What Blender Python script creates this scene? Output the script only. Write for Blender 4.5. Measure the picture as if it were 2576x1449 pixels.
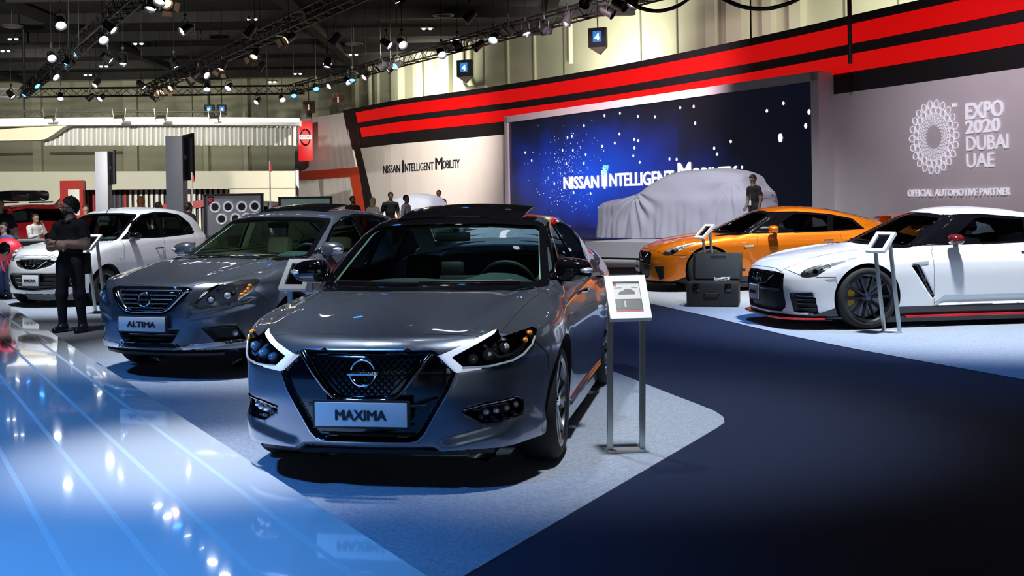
import bpy, bmesh, math, random
import numpy as np
from mathutils import Vector, Matrix, Euler
random.seed(7); np.random.seed(7)
SC = bpy.context.scene
for _o in list(bpy.data.objects): bpy.data.objects.remove(_o)

# ---------------------------------------------------------------- camera
_cd = bpy.data.cameras.new('camera'); _cd.sensor_width = 36; _cd.lens = 36*2900/2576
_cd.shift_y = -(724.5 - 510)/2576; _cd.clip_end = 300
_cam = bpy.data.objects.new('camera', _cd); SC.collection.objects.link(_cam)
_cam.location = (0, 0, 1.5)
_cam.rotation_euler = (Matrix.Rotation(math.radians(90), 3, 'X') @ Matrix.Rotation(math.radians(-.9), 3, 'Z')).to_euler()
SC.camera = _cam
SC.view_settings.view_transform = 'Standard'; SC.view_settings.look = 'None'; SC.view_settings.gamma = 1; SC.view_settings.use_curve_mapping = False
# ---------------------------------------------------------------- world and large lights
_w = bpy.data.worlds.new('world'); SC.world = _w; _w.use_nodes = True
_w.node_tree.nodes['Background'].inputs[0].default_value = (.55, .65, 1, 1); _w.node_tree.nodes['Background'].inputs[1].default_value = .012
def spot(name, loc, aim, power, size, blend=.5, color=(1, 1, 1), radius=.25):
    l = bpy.data.lights.new(name, 'SPOT'); l.energy = power; l.spot_size = math.radians(size); l.spot_blend = blend; l.color = color; l.shadow_soft_size = radius
    o = bpy.data.objects.new(name, l); SC.collection.objects.link(o); o.location = loc
    o.rotation_euler = (Vector(aim) - Vector(loc)).to_track_quat('-Z', 'Y').to_euler()
    return o
COOL = (.90, .95, 1.0); BLUE = (.08, .35, 1.0); WARM = (1.0, .88, .74)
# show lights above each car
spot('key_front_sedan', (.9, 5.4, 7.9), (.6, 7.6, 0), 3000, 36, .9, COOL)
spot('key_front_sedan_rear', (-1.2, 9.5, 7.9), (.3, 8.8, 0), 1300, 46, .9, COOL)
spot('key_stage', (-2.4, 7.4, 7.9), (-1.70, 6.6, 0), 3600, 21, 1., COOL)
spot('key_stage_far', (-6.0, 11.0, 7.9), (-6.0, 14.0, 0), 1200, 20, 1., COOL)
spot('key_mid_sedan', (-3.0, 9.6, 7.9), (-2.2, 11.9, 0), 5200, 42, .9, COOL)
spot('key_hatch', (-6.6, 16.2, 7.9), (-6.4, 18.8, 0), 5000, 48, .8, COOL)
spot('key_white_coupe', (4.6, 11.4, 7.9), (5.2, 13.8, 0), 6200, 58, .8, COOL)
spot('key_orange_coupe', (4.0, 16.6, 7.9), (4.4, 19.2, 0), 5600, 56, .8, (1, .96, .9))
spot('key_covered', (3.2, 24.5, 7.9), (4.8, 31, 1), 3000, 60, .8, (.93, .93, 1))
spot('key_small_cover', (-3.2, 36.5, 7.6), (-3.6, 43, 1), 3600, 60, .8, (.95, .95, 1))
spot('key_left_mid', (-10, 20, 7.9), (-12, 30, 1.0), 5200, 88, 1., (1, .97, .93))
spot('blue_stage', (-5.0, 1.2, 7.5), (-3.4, 4.0, 0), 5200, 56, 1., BLUE)
spot('blue_stage_far', (-8.0, 7.0, 7.5), (-5.2, 8.8, 0), 3200, 42, 1., BLUE)
spot('blue_path', (3.0, 16.5, 7.9), (2.4, 13.0, 0), 2200, 52, 1., BLUE)
spot('blue_island', (6.5, 7.2, 7.9), (5.2, 9.6, 0), 1100, 40, 1., BLUE)
# washes on the walls
spot('wash_left_wall', (-4, 44, 7.6), (-6.5, 58, 3), 15000, 75, 1., WARM)
spot('pink_frame_fill', (.8, 33.0, 6.9), (4.4, 42.5, 5.0), 12000, 75, 1., (1, .74, .80))  # pink lamp added to stand in for the red stripes' glow on the frame
spot('wash_right_wall', (7, 24, 7.9), (12, 29, 3), 1700, 75, 1., (.95, .8, .95))
spot('wash_booth', (-17, 30, 6.5), (-21, 56, 3), 26000, 70, 1., (1, .97, .86))
spot('hall_uplight', (-6, 68, 6.4), (-4, 71, 10), 7000, 130, 1., (1, .97, .82), 1.)
spot('hall_fill_mid', (3.5, 53, 6.4), (6, 58, 11), 5200, 130, 1., (1, .97, .82), 1.)  # extra lamp added to brighten the middle stretch of hall wall
spot('hall_uplight_near', (12, 38, 6.4), (14.5, 44.5, 11), 5600, 130, 1., (1, .97, .82), 1.)
spot('hall_back', (-28, 62, 8), (-28, 84, 4), 6000, 100, 1., (1, .97, .85), 1.)
spot('reflector_wash', (-6, -10, 7.5), (-9, -20, 2.5), 2500, 90, 1., (.95, 1, .97), 1.)  # added to light the unseen booth walls that the paint reflects
spot('reflector_wash_right', (5, -3, 7.5), (6.5, -9, 1.5), 6500, 80, 1., (.93, 1, .95), 1.)  # added likewise, for the unseen wall behind and right of the viewer
SC.view_settings.exposure = 0.0
# ---------------------------------------------------------------- implicit surface tools (pure numpy)
CAM_H, FPX, PCX, PCY, ROLL = 1.5, 2900.0, 1288.0, 510.0, math.radians(0.9)

def spl(*pts):
    """smooth monotone curve through (a, b) points; returns a vectorised function"""
    xs = np.array([p[0] for p in pts], float); ys = np.array([p[1] for p in pts], float)
    h = np.diff(xs); d = np.diff(ys) / h
    m = np.zeros(len(xs))
    if len(xs) == 2:
        m[:] = d[0]
    else:
        for i in range(1, len(xs) - 1):
            if d[i-1] * d[i] > 0:
                w1, w2 = 2*h[i] + h[i-1], h[i] + 2*h[i-1]
                m[i] = (w1 + w2) / (w1/d[i-1] + w2/d[i])
        m[0], m[-1] = d[0], d[-1]
    t = np.linspace(xs[0], xs[-1], 1500)
    k = np.clip(np.searchsorted(xs, t, side='right') - 1, 0, len(h) - 1)
    s = (t - xs[k]) / h[k]
    v = ((2*s**3 - 3*s**2 + 1)*ys[k] + (s**3 - 2*s**2 + s)*h[k]*m[k]
         + (-2*s**3 + 3*s**2)*ys[k+1] + (s**3 - s**2)*h[k]*m[k+1])
    return lambda a: np.interp(a, t, v)

def smax(a, b, k):
    h = np.clip(0.5 + 0.5*(a - b)/k, 0, 1)
    return b + (a - b)*h + k*h*(1 - h)

def smin(a, b, k):
    return -smax(-a, -b, k)

def poly_sd(px, py, poly):
    """signed distance to a polygon, negative inside"""
    P = np.asarray(poly, float)
    px, py = np.broadcast_arrays(px, py)
    best = np.full(px.shape, 1e9); ins = np.zeros(px.shape, bool)
    for i in range(len(P)):
        (ax, ay), (bx, by) = P[i], P[(i+1) % len(P)]
        ex, ey = bx - ax, by - ay
        t = np.clip(((px-ax)*ex + (py-ay)*ey)/(ex*ex + ey*ey + 1e-12), 0, 1)
        best = np.minimum(best, (px-ax-t*ex)**2 + (py-ay-t*ey)**2)
        if ay != by:
            ins ^= ((ay > py) != (by > py)) & (px < ex*(py-ay)/(by-ay) + ax)
    return np.where(ins, -1, 1)*np.sqrt(best)

def poly_near(px, py, poly):
    P = np.asarray(poly, float)
    best = np.full(px.shape, 1e9); qx = px.copy(); qy = py.copy()
    for i in range(len(P)):
        (ax, ay), (bx, by) = P[i], P[(i+1) % len(P)]
        ex, ey = bx - ax, by - ay
        t = np.clip(((px-ax)*ex + (py-ay)*ey)/(ex*ex + ey*ey + 1e-12), 0, 1)
        cx, cy = ax + t*ex, ay + t*ey
        d = (px-cx)**2 + (py-cy)**2
        k = d < best
        best = np.where(k, d, best); qx = np.where(k, cx, qx); qy = np.where(k, cy, qy)
    return qx, qy, np.sqrt(best)

def smooth_poly(pts, n=4):
    """round a closed polygon a little (Chaikin)"""
    P = np.asarray(pts, float)
    for _ in range(n):
        Q = np.roll(P, -1, 0)
        P = np.stack([P*0.75 + Q*0.25, P*0.25 + Q*0.75], 1).reshape(-1, 2)
    return P

def grow(poly, d):
    """offset a simple polygon outwards"""
    P = np.asarray(poly, float); A = P - np.roll(P, 1, 0); B = np.roll(P, -1, 0) - P
    area = .5*np.sum(P[:, 0]*np.roll(P[:, 1], -1) - np.roll(P[:, 0], -1)*P[:, 1]); s = 1 if area > 0 else -1
    A /= np.linalg.norm(A, axis=1, keepdims=True); B /= np.linalg.norm(B, axis=1, keepdims=True)
    n1 = np.stack([A[:, 1], -A[:, 0]], 1)*s; n2 = np.stack([B[:, 1], -B[:, 0]], 1)*s
    m = n1 + n2; m /= np.maximum((m*n1).sum(1, keepdims=True), .45)
    return P + m*d

def step(d, w):
    """1 inside (d<0) fading to 0 over +-w"""
    t = np.clip(0.5 - d/(2*w), 0, 1)
    return t*t*(3 - 2*t)

PROJ = {'front': (0, 2), 'side': (1, 2), 'top': (0, 1)}

def car_field(S):
    dr = 1e-3
    def lower(x, y, z):
        w = S['W'](y) + S['prof'](z)
        for ya, amp, sg in S.get('flare', ()):
            w = w + amp*np.exp(-((y-ya)/sg)**2)*np.exp(-((z-0.62)/0.28)**2)
        side = x - w
        ht = S['hood'](y) - S['crown'](y)*(np.abs(x)/0.9)**2.2
        for (xr, wr, amp) in S.get('ridge', ()):
            ht = ht + amp(y)*np.exp(-((x - xr(y))/wr)**2)
        top = (z - ht)*0.96
        front = S['nose'](z) + S['sweep'](np.abs(x)) + S.get('sweepz', lambda x, z: 0)(x, z) - y
        rear = y - (S['tail'](z) - S['rsweep'](np.abs(x)))
        bot = S['bot'](y) - z
        f = smax(side, top, S.get('ks', .07))
        f = smax(f, front, S.get('kf', .05))
        f = smax(f, rear, .07)
        return smax(f, bot, .03)
    def green(x, y, z):
        ye = y + S['curve'](y)*x*x
        sl = (S['roof'](ye + dr) - S['roof'](ye - dr))/(2*dr)
        lim = 3*np.maximum(0, S['rr'][0] - ye) + 3*np.maximum(0, ye - S['rr'][1])
        roof = (z + lim - (S['roof'](ye) - S['rcrown']*(x/0.6)**2))/np.sqrt(1 + sl*sl)
        t = S['tum']
        zz = np.maximum(z - S['zbelt'], -.04)
        gs = (x - (S['gw'](y) - t*zz - S.get('gbul', .25)*zz**2))/math.sqrt(1 + t*t)
        return smax(roof, gs, S.get('kg', .07))
    def base(x, y, z):
        x = np.abs(x)
        f = smin(lower(x, y, z), green(x, y, z), S.get('kj', .05))
        for R in S.get('recess', ()):
            u, v = {'front': (x, z), 'side': (y, z), 'top': (x, y)}[R[0]]
            P = np.asarray(R[1]); lo = P.min(0) - R[3]; hi = P.max(0) + R[3]
            u, v = np.broadcast_arrays(u, v)
            k = (u > lo[0]) & (u < hi[0]) & (v > lo[1]) & (v < hi[1])
            if not k.any(): continue
            m = np.zeros(u.shape); m[k] = step(poly_sd(u[k], v[k], R[1]), R[3])
            if len(R) > 4:
                m = m*R[4](x, y, z)
            f = f + R[2]*m
        return f
    def full(x, y, z):
        f = base(x, y, z); x = np.abs(x)
        for ya in S['axles']:
            r = np.sqrt((y-ya)**2 + (z-S['wr'])**2)
            f = np.maximum(f, -np.maximum(r - S['arch'], S.get('archin', .52) - x))
        return f
    return base, full

def grad(F, p, e=2e-3):
    g = np.empty_like(p)
    for k in range(3):
        a = p.copy(); b = p.copy(); a[:, k] += e; b[:, k] -= e
        g[:, k] = (F(a[:, 0], a[:, 1], a[:, 2]) - F(b[:, 0], b[:, 1], b[:, 2]))/(2*e)
    return g

def surface_nets(F, lo, hi, h, half=False):
    """mesh F=0. With half=True only x>=0 is meshed and the first layer lies on x=0"""
    lo = np.array(lo, float); hi = np.array(hi, float)
    if half: lo[0] = -h/2
    n = np.ceil((hi - lo)/h).astype(int) + 1
    ax = [lo[k] + h*np.arange(n[k]) for k in range(3)]
    V = F(ax[0][:, None, None], ax[1][None, :, None], ax[2][None, None, :]) + np.zeros(n)
    ins = V < 0
    acc = np.zeros((n[0]-1, n[1]-1, n[2]-1, 3), np.float32); cnt = np.zeros(acc.shape[:3], np.float32)
    for k in range(3):
        sa = [slice(None)]*3; sb = [slice(None)]*3
        sa[k] = slice(0, -1); sb[k] = slice(1, None)
        A, B = V[tuple(sa)], V[tuple(sb)]
        cr = ins[tuple(sa)] != ins[tuple(sb)]
        I = np.argwhere(cr)
        if len(I) == 0: continue
        a = A[cr]; b = B[cr]
        pos = I.astype(float); pos[:, k] += a/(a - b)
        o1, o2 = [j for j in range(3) if j != k]
        for d1 in (0, -1):
            for d2 in (0, -1):
                c = I.copy(); c[:, o1] += d1; c[:, o2] += d2
                ok = (c >= 0).all(1) & (c[:, 0] < acc.shape[0]) & (c[:, 1] < acc.shape[1]) & (c[:, 2] < acc.shape[2])
                ci = c[ok]
                np.add.at(acc, (ci[:, 0], ci[:, 1], ci[:, 2]), pos[ok]); np.add.at(cnt, (ci[:, 0], ci[:, 1], ci[:, 2]), 1)
    idx = np.full(cnt.shape, -1, int); m = cnt > 0
    idx[m] = np.arange(m.sum())
    verts = acc[m]/cnt[m][:, None]*h + lo
    faces = []
    for k in range(3):
        sa = [slice(None)]*3; sb = [slice(None)]*3
        sa[k] = slice(0, -1); sb[k] = slice(1, None)
        a_in = ins[tuple(sa)]; b_in = ins[tuple(sb)]
        I = np.argwhere(a_in != b_in)
        if len(I) == 0: continue
        o1, o2 = (k+1) % 3, (k+2) % 3
        ok = (I[:, o1] > 0) & (I[:, o2] > 0) & (I[:, o1] < cnt.shape[o1]) & (I[:, o2] < cnt.shape[o2])
        I = I[ok]
        flip = ~a_in[tuple(I.T)]
        def at(d1, d2):
            c = I.copy(); c[:, o1] += d1; c[:, o2] += d2
            return idx[tuple(c.T)]
        q = np.stack([at(-1, -1), at(0, -1), at(0, 0), at(-1, 0)], 1)
        q[flip] = q[flip][:, ::-1]
        faces.append(q)
    f = np.concatenate(faces)
    f = f[(f >= 0).all(1)]
    return verts.astype(float), f

def project(F, p, it=3, maxd=.02, keep0=False):
    for _ in range(it):
        g = grad(F, p); v = F(p[:, 0], p[:, 1], p[:, 2])
        s = np.clip(v/np.maximum((g*g).sum(1), .2), -maxd, maxd)
        if keep0: g[np.abs(p[:, 0]) < 1e-4, 0] = 0
        p = p - g*s[:, None]
    return p
# ---------------------------------------------------------------- scene helpers
COL = bpy.context.scene.collection
MATS = {}

def mat(name, color=(.5, .5, .5), rough=.5, metal=0., coat=0., coat_rough=.03, emit=None, emit_s=0., spec=.5,
        noise=None, bump=None, sheen=0.):
    if name in MATS: return MATS[name]
    m = bpy.data.materials.new(name); m.use_nodes = True
    nt = m.node_tree; b = nt.nodes['Principled BSDF']
    b.inputs['Base Color'].default_value = (*color, 1); b.inputs['Roughness'].default_value = rough
    b.inputs['Metallic'].default_value = metal; b.inputs['Coat Weight'].default_value = coat
    b.inputs['Coat Roughness'].default_value = coat_rough; b.inputs['Specular IOR Level'].default_value = spec
    b.inputs['Sheen Weight'].default_value = sheen
    if emit:
        b.inputs['Emission Color'].default_value = (*emit, 1); b.inputs['Emission Strength'].default_value = emit_s
    if noise or bump:
        tc = nt.nodes.new('ShaderNodeTexCoord')
        if noise:                                   # (scale, amount): small variation of the colour itself
            n = nt.nodes.new('ShaderNodeTexNoise'); n.inputs['Scale'].default_value = noise[0]; n.inputs['Detail'].default_value = 4
            r = nt.nodes.new('ShaderNodeMapRange'); r.inputs['To Min'].default_value = 1 - noise[1]; r.inputs['To Max'].default_value = 1 + noise[1]
            r.inputs['From Min'].default_value = .25; r.inputs['From Max'].default_value = .75
            v = nt.nodes.new('ShaderNodeVectorMath'); v.operation = 'SCALE'; v.inputs[0].default_value = color
            nt.links.new(tc.outputs['Object'], n.inputs['Vector']); nt.links.new(n.outputs['Fac'], r.inputs['Value'])
            nt.links.new(r.outputs['Result'], v.inputs['Scale']); nt.links.new(v.outputs['Vector'], b.inputs['Base Color'])
        if bump:                                    # (scale, strength)
            n = nt.nodes.new('ShaderNodeTexNoise'); n.inputs['Scale'].default_value = bump[0]; n.inputs['Detail'].default_value = 3
            k = nt.nodes.new('ShaderNodeBump'); k.inputs['Strength'].default_value = bump[1]; k.inputs['Distance'].default_value = .01
            nt.links.new(tc.outputs['Object'], n.inputs['Vector']); nt.links.new(n.outputs['Fac'], k.inputs['Height'])
            nt.links.new(k.outputs['Normal'], b.inputs['Normal'])
    MATS[name] = m
    return m

def emis(name, color, s):
    return mat(name, color=(.02, .02, .02), rough=.4, emit=color, emit_s=s)

def glass(name, tint, refl=1.0, rough=.0):
    """thin sheet: tinted see-through plus a fresnel reflection"""
    if name in MATS: return MATS[name]
    m = bpy.data.materials.new(name); m.use_nodes = True
    nt = m.node_tree; nt.nodes.clear()
    o = nt.nodes.new('ShaderNodeOutputMaterial'); mx = nt.nodes.new('ShaderNodeMixShader')
    t = nt.nodes.new('ShaderNodeBsdfTransparent'); t.inputs['Color'].default_value = (*tint, 1)
    g = nt.nodes.new('ShaderNodeBsdfGlossy'); g.inputs['Roughness'].default_value = rough
    f = nt.nodes.new('ShaderNodeFresnel'); f.inputs['IOR'].default_value = 1.5
    k = nt.nodes.new('ShaderNodeMath'); k.operation = 'MULTIPLY'; k.inputs[1].default_value = refl
    nt.links.new(f.outputs[0], k.inputs[0]); nt.links.new(k.outputs[0], mx.inputs[0])
    nt.links.new(t.outputs[0], mx.inputs[1]); nt.links.new(g.outputs[0], mx.inputs[2]); nt.links.new(mx.outputs[0], o.inputs[0])
    MATS[name] = m
    return m

class MB:
    """collects shapes that become ONE mesh object"""
    def __init__(s): s.v = []; s.f = []
    def add(s, v, f, M=None):
        o = len(s.v)
        v = [Vector(p) for p in v]
        if M is not None: v = [M @ p for p in v]
        s.v += [tuple(p) for p in v]; s.f += [[i + o for i in q] for q in f]
        return s
    def box(s, c, d, M=None, bev=0.):
        x, y, z = d[0]/2, d[1]/2, d[2]/2
        if bev <= 0:
            v = [(c[0]+a*x, c[1]+b*y, c[2]+e*z) for a in (-1, 1) for b in (-1, 1) for e in (-1, 1)]
            f = [(0, 1, 3, 2), (4, 6, 7, 5), (0, 4, 5, 1), (2, 3, 7, 6), (0, 2, 6, 4), (1, 5, 7, 3)]
            return s.add(v, f, M)
        bm = bmesh.new(); bmesh.ops.create_cube(bm, size=1)
        for q in bm.verts: q.co = Vector((c[0]+q.co.x*d[0], c[1]+q.co.y*d[1], c[2]+q.co.z*d[2]))
        bmesh.ops.bevel(bm, geom=bm.edges[:], offset=min(bev, min(d)*.49), segments=2, profile=.6, affect='EDGES')
        bm.verts.index_update()
        s.add([q.co for q in bm.verts], [[q.index for q in f.verts] for f in bm.faces], M); bm.free()
        return s
    def tube(s, pts, r, n=8, cap=True, closed=False, M=None, flat=1.0):
        """sweep a circle (or ellipse with flat<1) along pts; r may be a list"""
        P = [Vector(p) for p in pts]; k = len(P); R = r if hasattr(r, '__len__') else [r]*k
        v = []; f = []; up = None
        for i in range(k):
            a = P[(i-1) % k] if closed else P[max(i-1, 0)]
            b = P[(i+1) % k] if closed else P[min(i+1, k-1)]
            t = (b - a).normalized()
            if up is None:
                up = Vector((0, 0, 1)) if abs(t.z) < .9 else Vector((1, 0, 0))
            x = t.cross(up).normalized(); u = x.cross(t).normalized(); up = u
            for j in range(n):
                q = 2*math.pi*j/n
                v.append(P[i] + x*math.cos(q)*R[i] + u*math.sin(q)*R[i]*flat)
        for i in range(k if closed else k-1):
            i2 = (i+1) % k
            for j in range(n):
                j2 = (j+1) % n
                f.append((i*n+j, i*n+j2, i2*n+j2, i2*n+j))
        if cap and not closed:
            f.append(tuple(range(n))[::-1]); f.append(tuple((k-1)*n+j for j in range(n)))
        return s.add(v, f, M)
    def cyl(s, a, b, r, n=16, M=None): return s.tube([a, b], r, n, M=M)
    def lathe(s, prof, n=32, axis='x', M=None, closed=False):
        """profile of (radius, along) spun about an axis"""
        v = []; f = []; k = len(prof)
        for j in range(n):
            q = 2*math.pi*j/n; c, e = math.cos(q), math.sin(q)
            for r, a in prof:
                v.append({'x': (a, r*c, r*e), 'y': (r*c, a, r*e), 'z': (r*c, r*e, a)}[axis])
        for j in range(n):
            j2 = (j+1) % n
            for i in range(k if closed else k-1):
                i2 = (i+1) % k
                f.append((j*k+i, j2*k+i, j2*k+i2, j*k+i2))
        return s.add(v, f, M)
    def prism(s, poly, a, b, axis='y', M=None):
        """polygon of 2D points extruded from a to b along an axis (2D = the two other axes in x,y,z order)"""
        n = len(poly)
        def p3(p, t): return {'x': (t, p[0], p[1]), 'y': (p[0], t, p[1]), 'z': (p[0], p[1], t)}[axis]
        v = [p3(p, a) for p in poly] + [p3(p, b) for p in poly]
        f = [tuple(range(n)), tuple(range(2*n-1, n-1, -1))] + [(i, (i+1) % n, n+(i+1) % n, n+i)[::-1] for i in range(n)]
        return s.add(v, f, M)
    def sphere(s, c, r, n=12, M=None):
        rr = r if hasattr(r, '__len__') else (r, r, r)
        v = []; f = []
        for i in range(n+1):
            a = math.pi*i/n
            for j in range(2*n):
                b = math.pi*j/n
                v.append((c[0]+rr[0]*math.sin(a)*math.cos(b), c[1]+rr[1]*math.sin(a)*math.sin(b), c[2]+rr[2]*math.cos(a)))
        for i in range(n):
            for j in range(2*n):
                j2 = (j+1) % (2*n)
                f.append((i*2*n+j, (i+1)*2*n+j, (i+1)*2*n+j2, i*2*n+j2))
        return s.add(v, f, M)
    def build(s, name, m, parent=None, smooth=True, angle=35, M=None):
        return mesh_obj(name, s.v, s.f, m, parent, smooth, angle=angle)

def mesh_obj(name, v, f, m, parent=None, smooth=True, normals=None, angle=35, fmat=None):
    me = bpy.data.meshes.new(name)
    v = [tuple(map(float, p)) for p in v] if not isinstance(v, np.ndarray) else v.tolist()
    f = f.tolist() if isinstance(f, np.ndarray) else f
    me.from_pydata(v, [], f)
    for q in (m if isinstance(m, (list, tuple)) else [m]): me.materials.append(q)
    if fmat is not None: me.polygons.foreach_set('material_index', np.asarray(fmat, np.int32))
    if normals is None:
        bm = bmesh.new(); bm.from_mesh(me)
        bmesh.ops.remove_doubles(bm, verts=bm.verts, dist=1e-5)
        bmesh.ops.recalc_face_normals(bm, faces=bm.faces)
        bm.to_mesh(me); bm.free()
    if smooth:
        if normals is not None:
            me.shade_smooth(); me.normals_split_custom_set_from_vertices(np.asarray(normals).tolist())
        else:
            me.shade_smooth(); me.set_sharp_from_angle(angle=math.radians(angle))
    o = bpy.data.objects.new(name, me); COL.objects.link(o)
    if parent is not None: o.parent = parent
    return o

def tag(o, label, cat, group=None, kind=None):
    if label: o['label'] = label
    if cat: o['category'] = cat
    if group: o['group'] = group
    if kind: o['kind'] = kind
    return o

def thing(name, label, cat, loc=(0, 0, 0), rz=0., group=None):
    o = bpy.data.objects.new(name, None); COL.objects.link(o)
    o.empty_display_size = .1; o.location = loc; o.rotation_euler = (0, 0, rz)
    return tag(o, label, cat, group)

def dup(o, parent=None, loc=None, rz=None, rot=None):
    c = o.copy(); COL.objects.link(c); c.parent = parent
    if loc is not None: c.location = loc
    if rz is not None: c.rotation_euler = (0, 0, rz)
    if rot is not None: c.rotation_euler = rot
    for ch in o.children: dup(ch, c)
    return c

def text_data(s, width=None, height=None, depth=.004, bold=0., align='CENTER'):
    """lettering as mesh data lying in the x-z plane, facing -y, scaled to a width or height"""
    cu = bpy.data.curves.new('lettering', 'FONT'); cu.body = s; cu.size = 1; cu.extrude = .5
    cu.align_x = align; cu.align_y = 'BOTTOM_BASELINE'; cu.resolution_u = 3
    ob = bpy.data.objects.new('tmp', cu); COL.objects.link(ob)
    dg = bpy.context.evaluated_depsgraph_get(); dg.update()
    me = bpy.data.meshes.new_from_object(ob.evaluated_get(dg))
    bpy.data.objects.remove(ob); bpy.data.curves.remove(cu)
    co = np.array([v.co[:] for v in me.vertices]); f = [list(p.vertices) for p in me.polygons]
    bpy.data.meshes.remove(me)
    if bold > 0:                                    # heavier strokes: the same letters again, shifted a little
        n = len(co); k = [(bold*a*2.2, bold*b*1.6) for a, b in ((-1, 0), (1, 0), (0, 1), (0, -1))]
        f = [[i + n*j for i in q] for j in range(5) for q in f]
        co = np.concatenate([co] + [co + [a, b, .002*(j+1)] for j, (a, b) in enumerate(k)])
    w = np.ptp(co[:, 0]); h = np.ptp(co[:, 1])
    sx = width/w if width else height/h
    sy = height/h if height else sx
    return [(p[0]*sx, -p[2]*depth, p[1]*sy) for p in co], f

def text_obj(name, s, m, parent=None, loc=(0, 0, 0), rot=(0, 0, 0), **k):
    v, f = text_data(s, **k)
    o = mesh_obj(name, v, f, m, parent, smooth=False, normals=None)
    o.location = loc; o.rotation_euler = rot
    return o

def ground(px, py, z=0.):
    """point of the photograph that lies at height z"""
    u, v = px - PCX, PCY - py
    c, s = math.cos(ROLL), math.sin(ROLL)
    U, Vv = u*c + v*s, -u*s + v*c
    d = FPX*(CAM_H - z)/(-Vv)
    return Vector((U*d/FPX, d, z))

def at_depth(px, py, d):
    u, v = px - PCX, PCY - py
    c, s = math.cos(ROLL), math.sin(ROLL)
    return Vector(((u*c + v*s)*d/FPX, d, CAM_H + (-u*s + v*c)*d/FPX))
# ---------------------------------------------------------------- shared materials
def palette():
    mat('tyre', (.012, .012, .013), .75, noise=(40, .2))
    mat('chrome', (.82, .84, .88), .07, 1.)
    mat('satin_chrome', (.6, .62, .66), .25, 1.)
    mat('disc', (.25, .25, .26), .35, 1.)
    mat('rim_dark', (.03, .032, .036), .25, .7, coat=.6)
    mat('rim_machined', (.18, .19, .21), .25, .9, coat=.4)
    mat('black_plastic', (.012, .012, .014), .45, noise=(60, .15))
    mat('black_gloss', (.004, .004, .006), .08, 0, coat=1.)
    mat('panel_gap', (.003, .003, .004), .6)
    mat('plate', (.62, .64, .66), .4)
    mat('plate_white', (.85, .86, .88), .4)
    mat('lettering_black', (.01, .012, .02), .5)
    mat('lettering_white', (.9, .9, .92), .5)
    mat('lamp_dark', (.02, .022, .03), .12, .6)
    mat('lamp_chrome', (.85, .87, .9), .18, .6)
    mat('lamp_white', (.95, .96, .97), .35, 0, emit=(.95, .97, 1), emit_s=.35)
    mat('amber', (.9, .28, .02), .2, 0, coat=1)
    mat('interior_dark', (.012, .014, .016), .7, noise=(50, .2))
    mat('interior_cream', (.85, .78, .62), .7, noise=(50, .1))
    mat('dash_grey', (.03, .045, .048), .65, noise=(80, .1))
    mat('pillar_trim', (.80, .80, .70), .75, noise=(50, .05))
    mat('leather_black', (.01, .01, .012), .5, noise=(50, .2))
    mat('well', (.006, .006, .006), .9)
    glass('windshield_glass', (.60, .82, .77), .6)
    glass('side_glass', (.55, .66, .62), .9)
    glass('clear_lens', (.92, .94, .96), 1.)
    glass('dark_glass', (.12, .14, .15), 1.2)
palette()
mat('paint_grey', (.20, .232, .29), .27, .80, coat=1., coat_rough=.02, noise=(900, .06))
mat('smoked_chrome', (.30, .31, .34), .08, 1.)
mat('satin_dark', (.012, .012, .014), .25, .5)
mat('lamp_chrome2', (.80, .82, .85), .25, .25)
mat('paint_white', (.80, .82, .85), .35, 0., coat=1., coat_rough=.03, noise=(3, .01))
mat('paint_orange', (.80, .205, .006), .34, .5, coat=1., coat_rough=.02, noise=(900, .05))
mat('carbon', (.015, .015, .018), .3, 0, coat=.6, noise=(200, .3))
mat('red_gloss', (.45, .01, .015), .25, 0, coat=.8)
mat('mirror_red', (.12, .008, .012), .15, 0, coat=1.)
mat('leather_tan', (.25, .08, .02), .5, noise=(40, .1))
mat('caliper_gold', (.62, .32, .03), .35, .3)
glass('coupe_glass', (.35, .40, .41), 1.)
mat('paint_white2', (.74, .75, .78), .4, .15, coat=1., coat_rough=.03, noise=(3, .01))
mat('seat_grey', (.06, .065, .07), .8, noise=(40, .1))
# ---------------------------------------------------------------- car builder
def solve_axis(F, p, ax, lo, hi):
    """first surface crossing along an axis from lo towards hi for the points p (n,3)"""
    p = np.array(p, float); n = len(p)
    t = np.linspace(lo, hi, 110)
    P = np.repeat(p[:, None, :], len(t), 1); P[:, :, ax] = t
    v = F(P[..., 0], P[..., 1], P[..., 2])
    k = np.argmax(v < 0, 1); k = np.where((v < 0).any(1), np.maximum(k, 1), len(t)//2)
    a = t[k-1]; b = t[k]
    for _ in range(12):
        m = .5*(a + b); q = p.copy(); q[:, ax] = m
        inside = F(q[:, 0], q[:, 1], q[:, 2]) < 0
        b = np.where(inside, m, b); a = np.where(inside, a, m)
    p[:, ax] = .5*(a + b)
    return p

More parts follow.
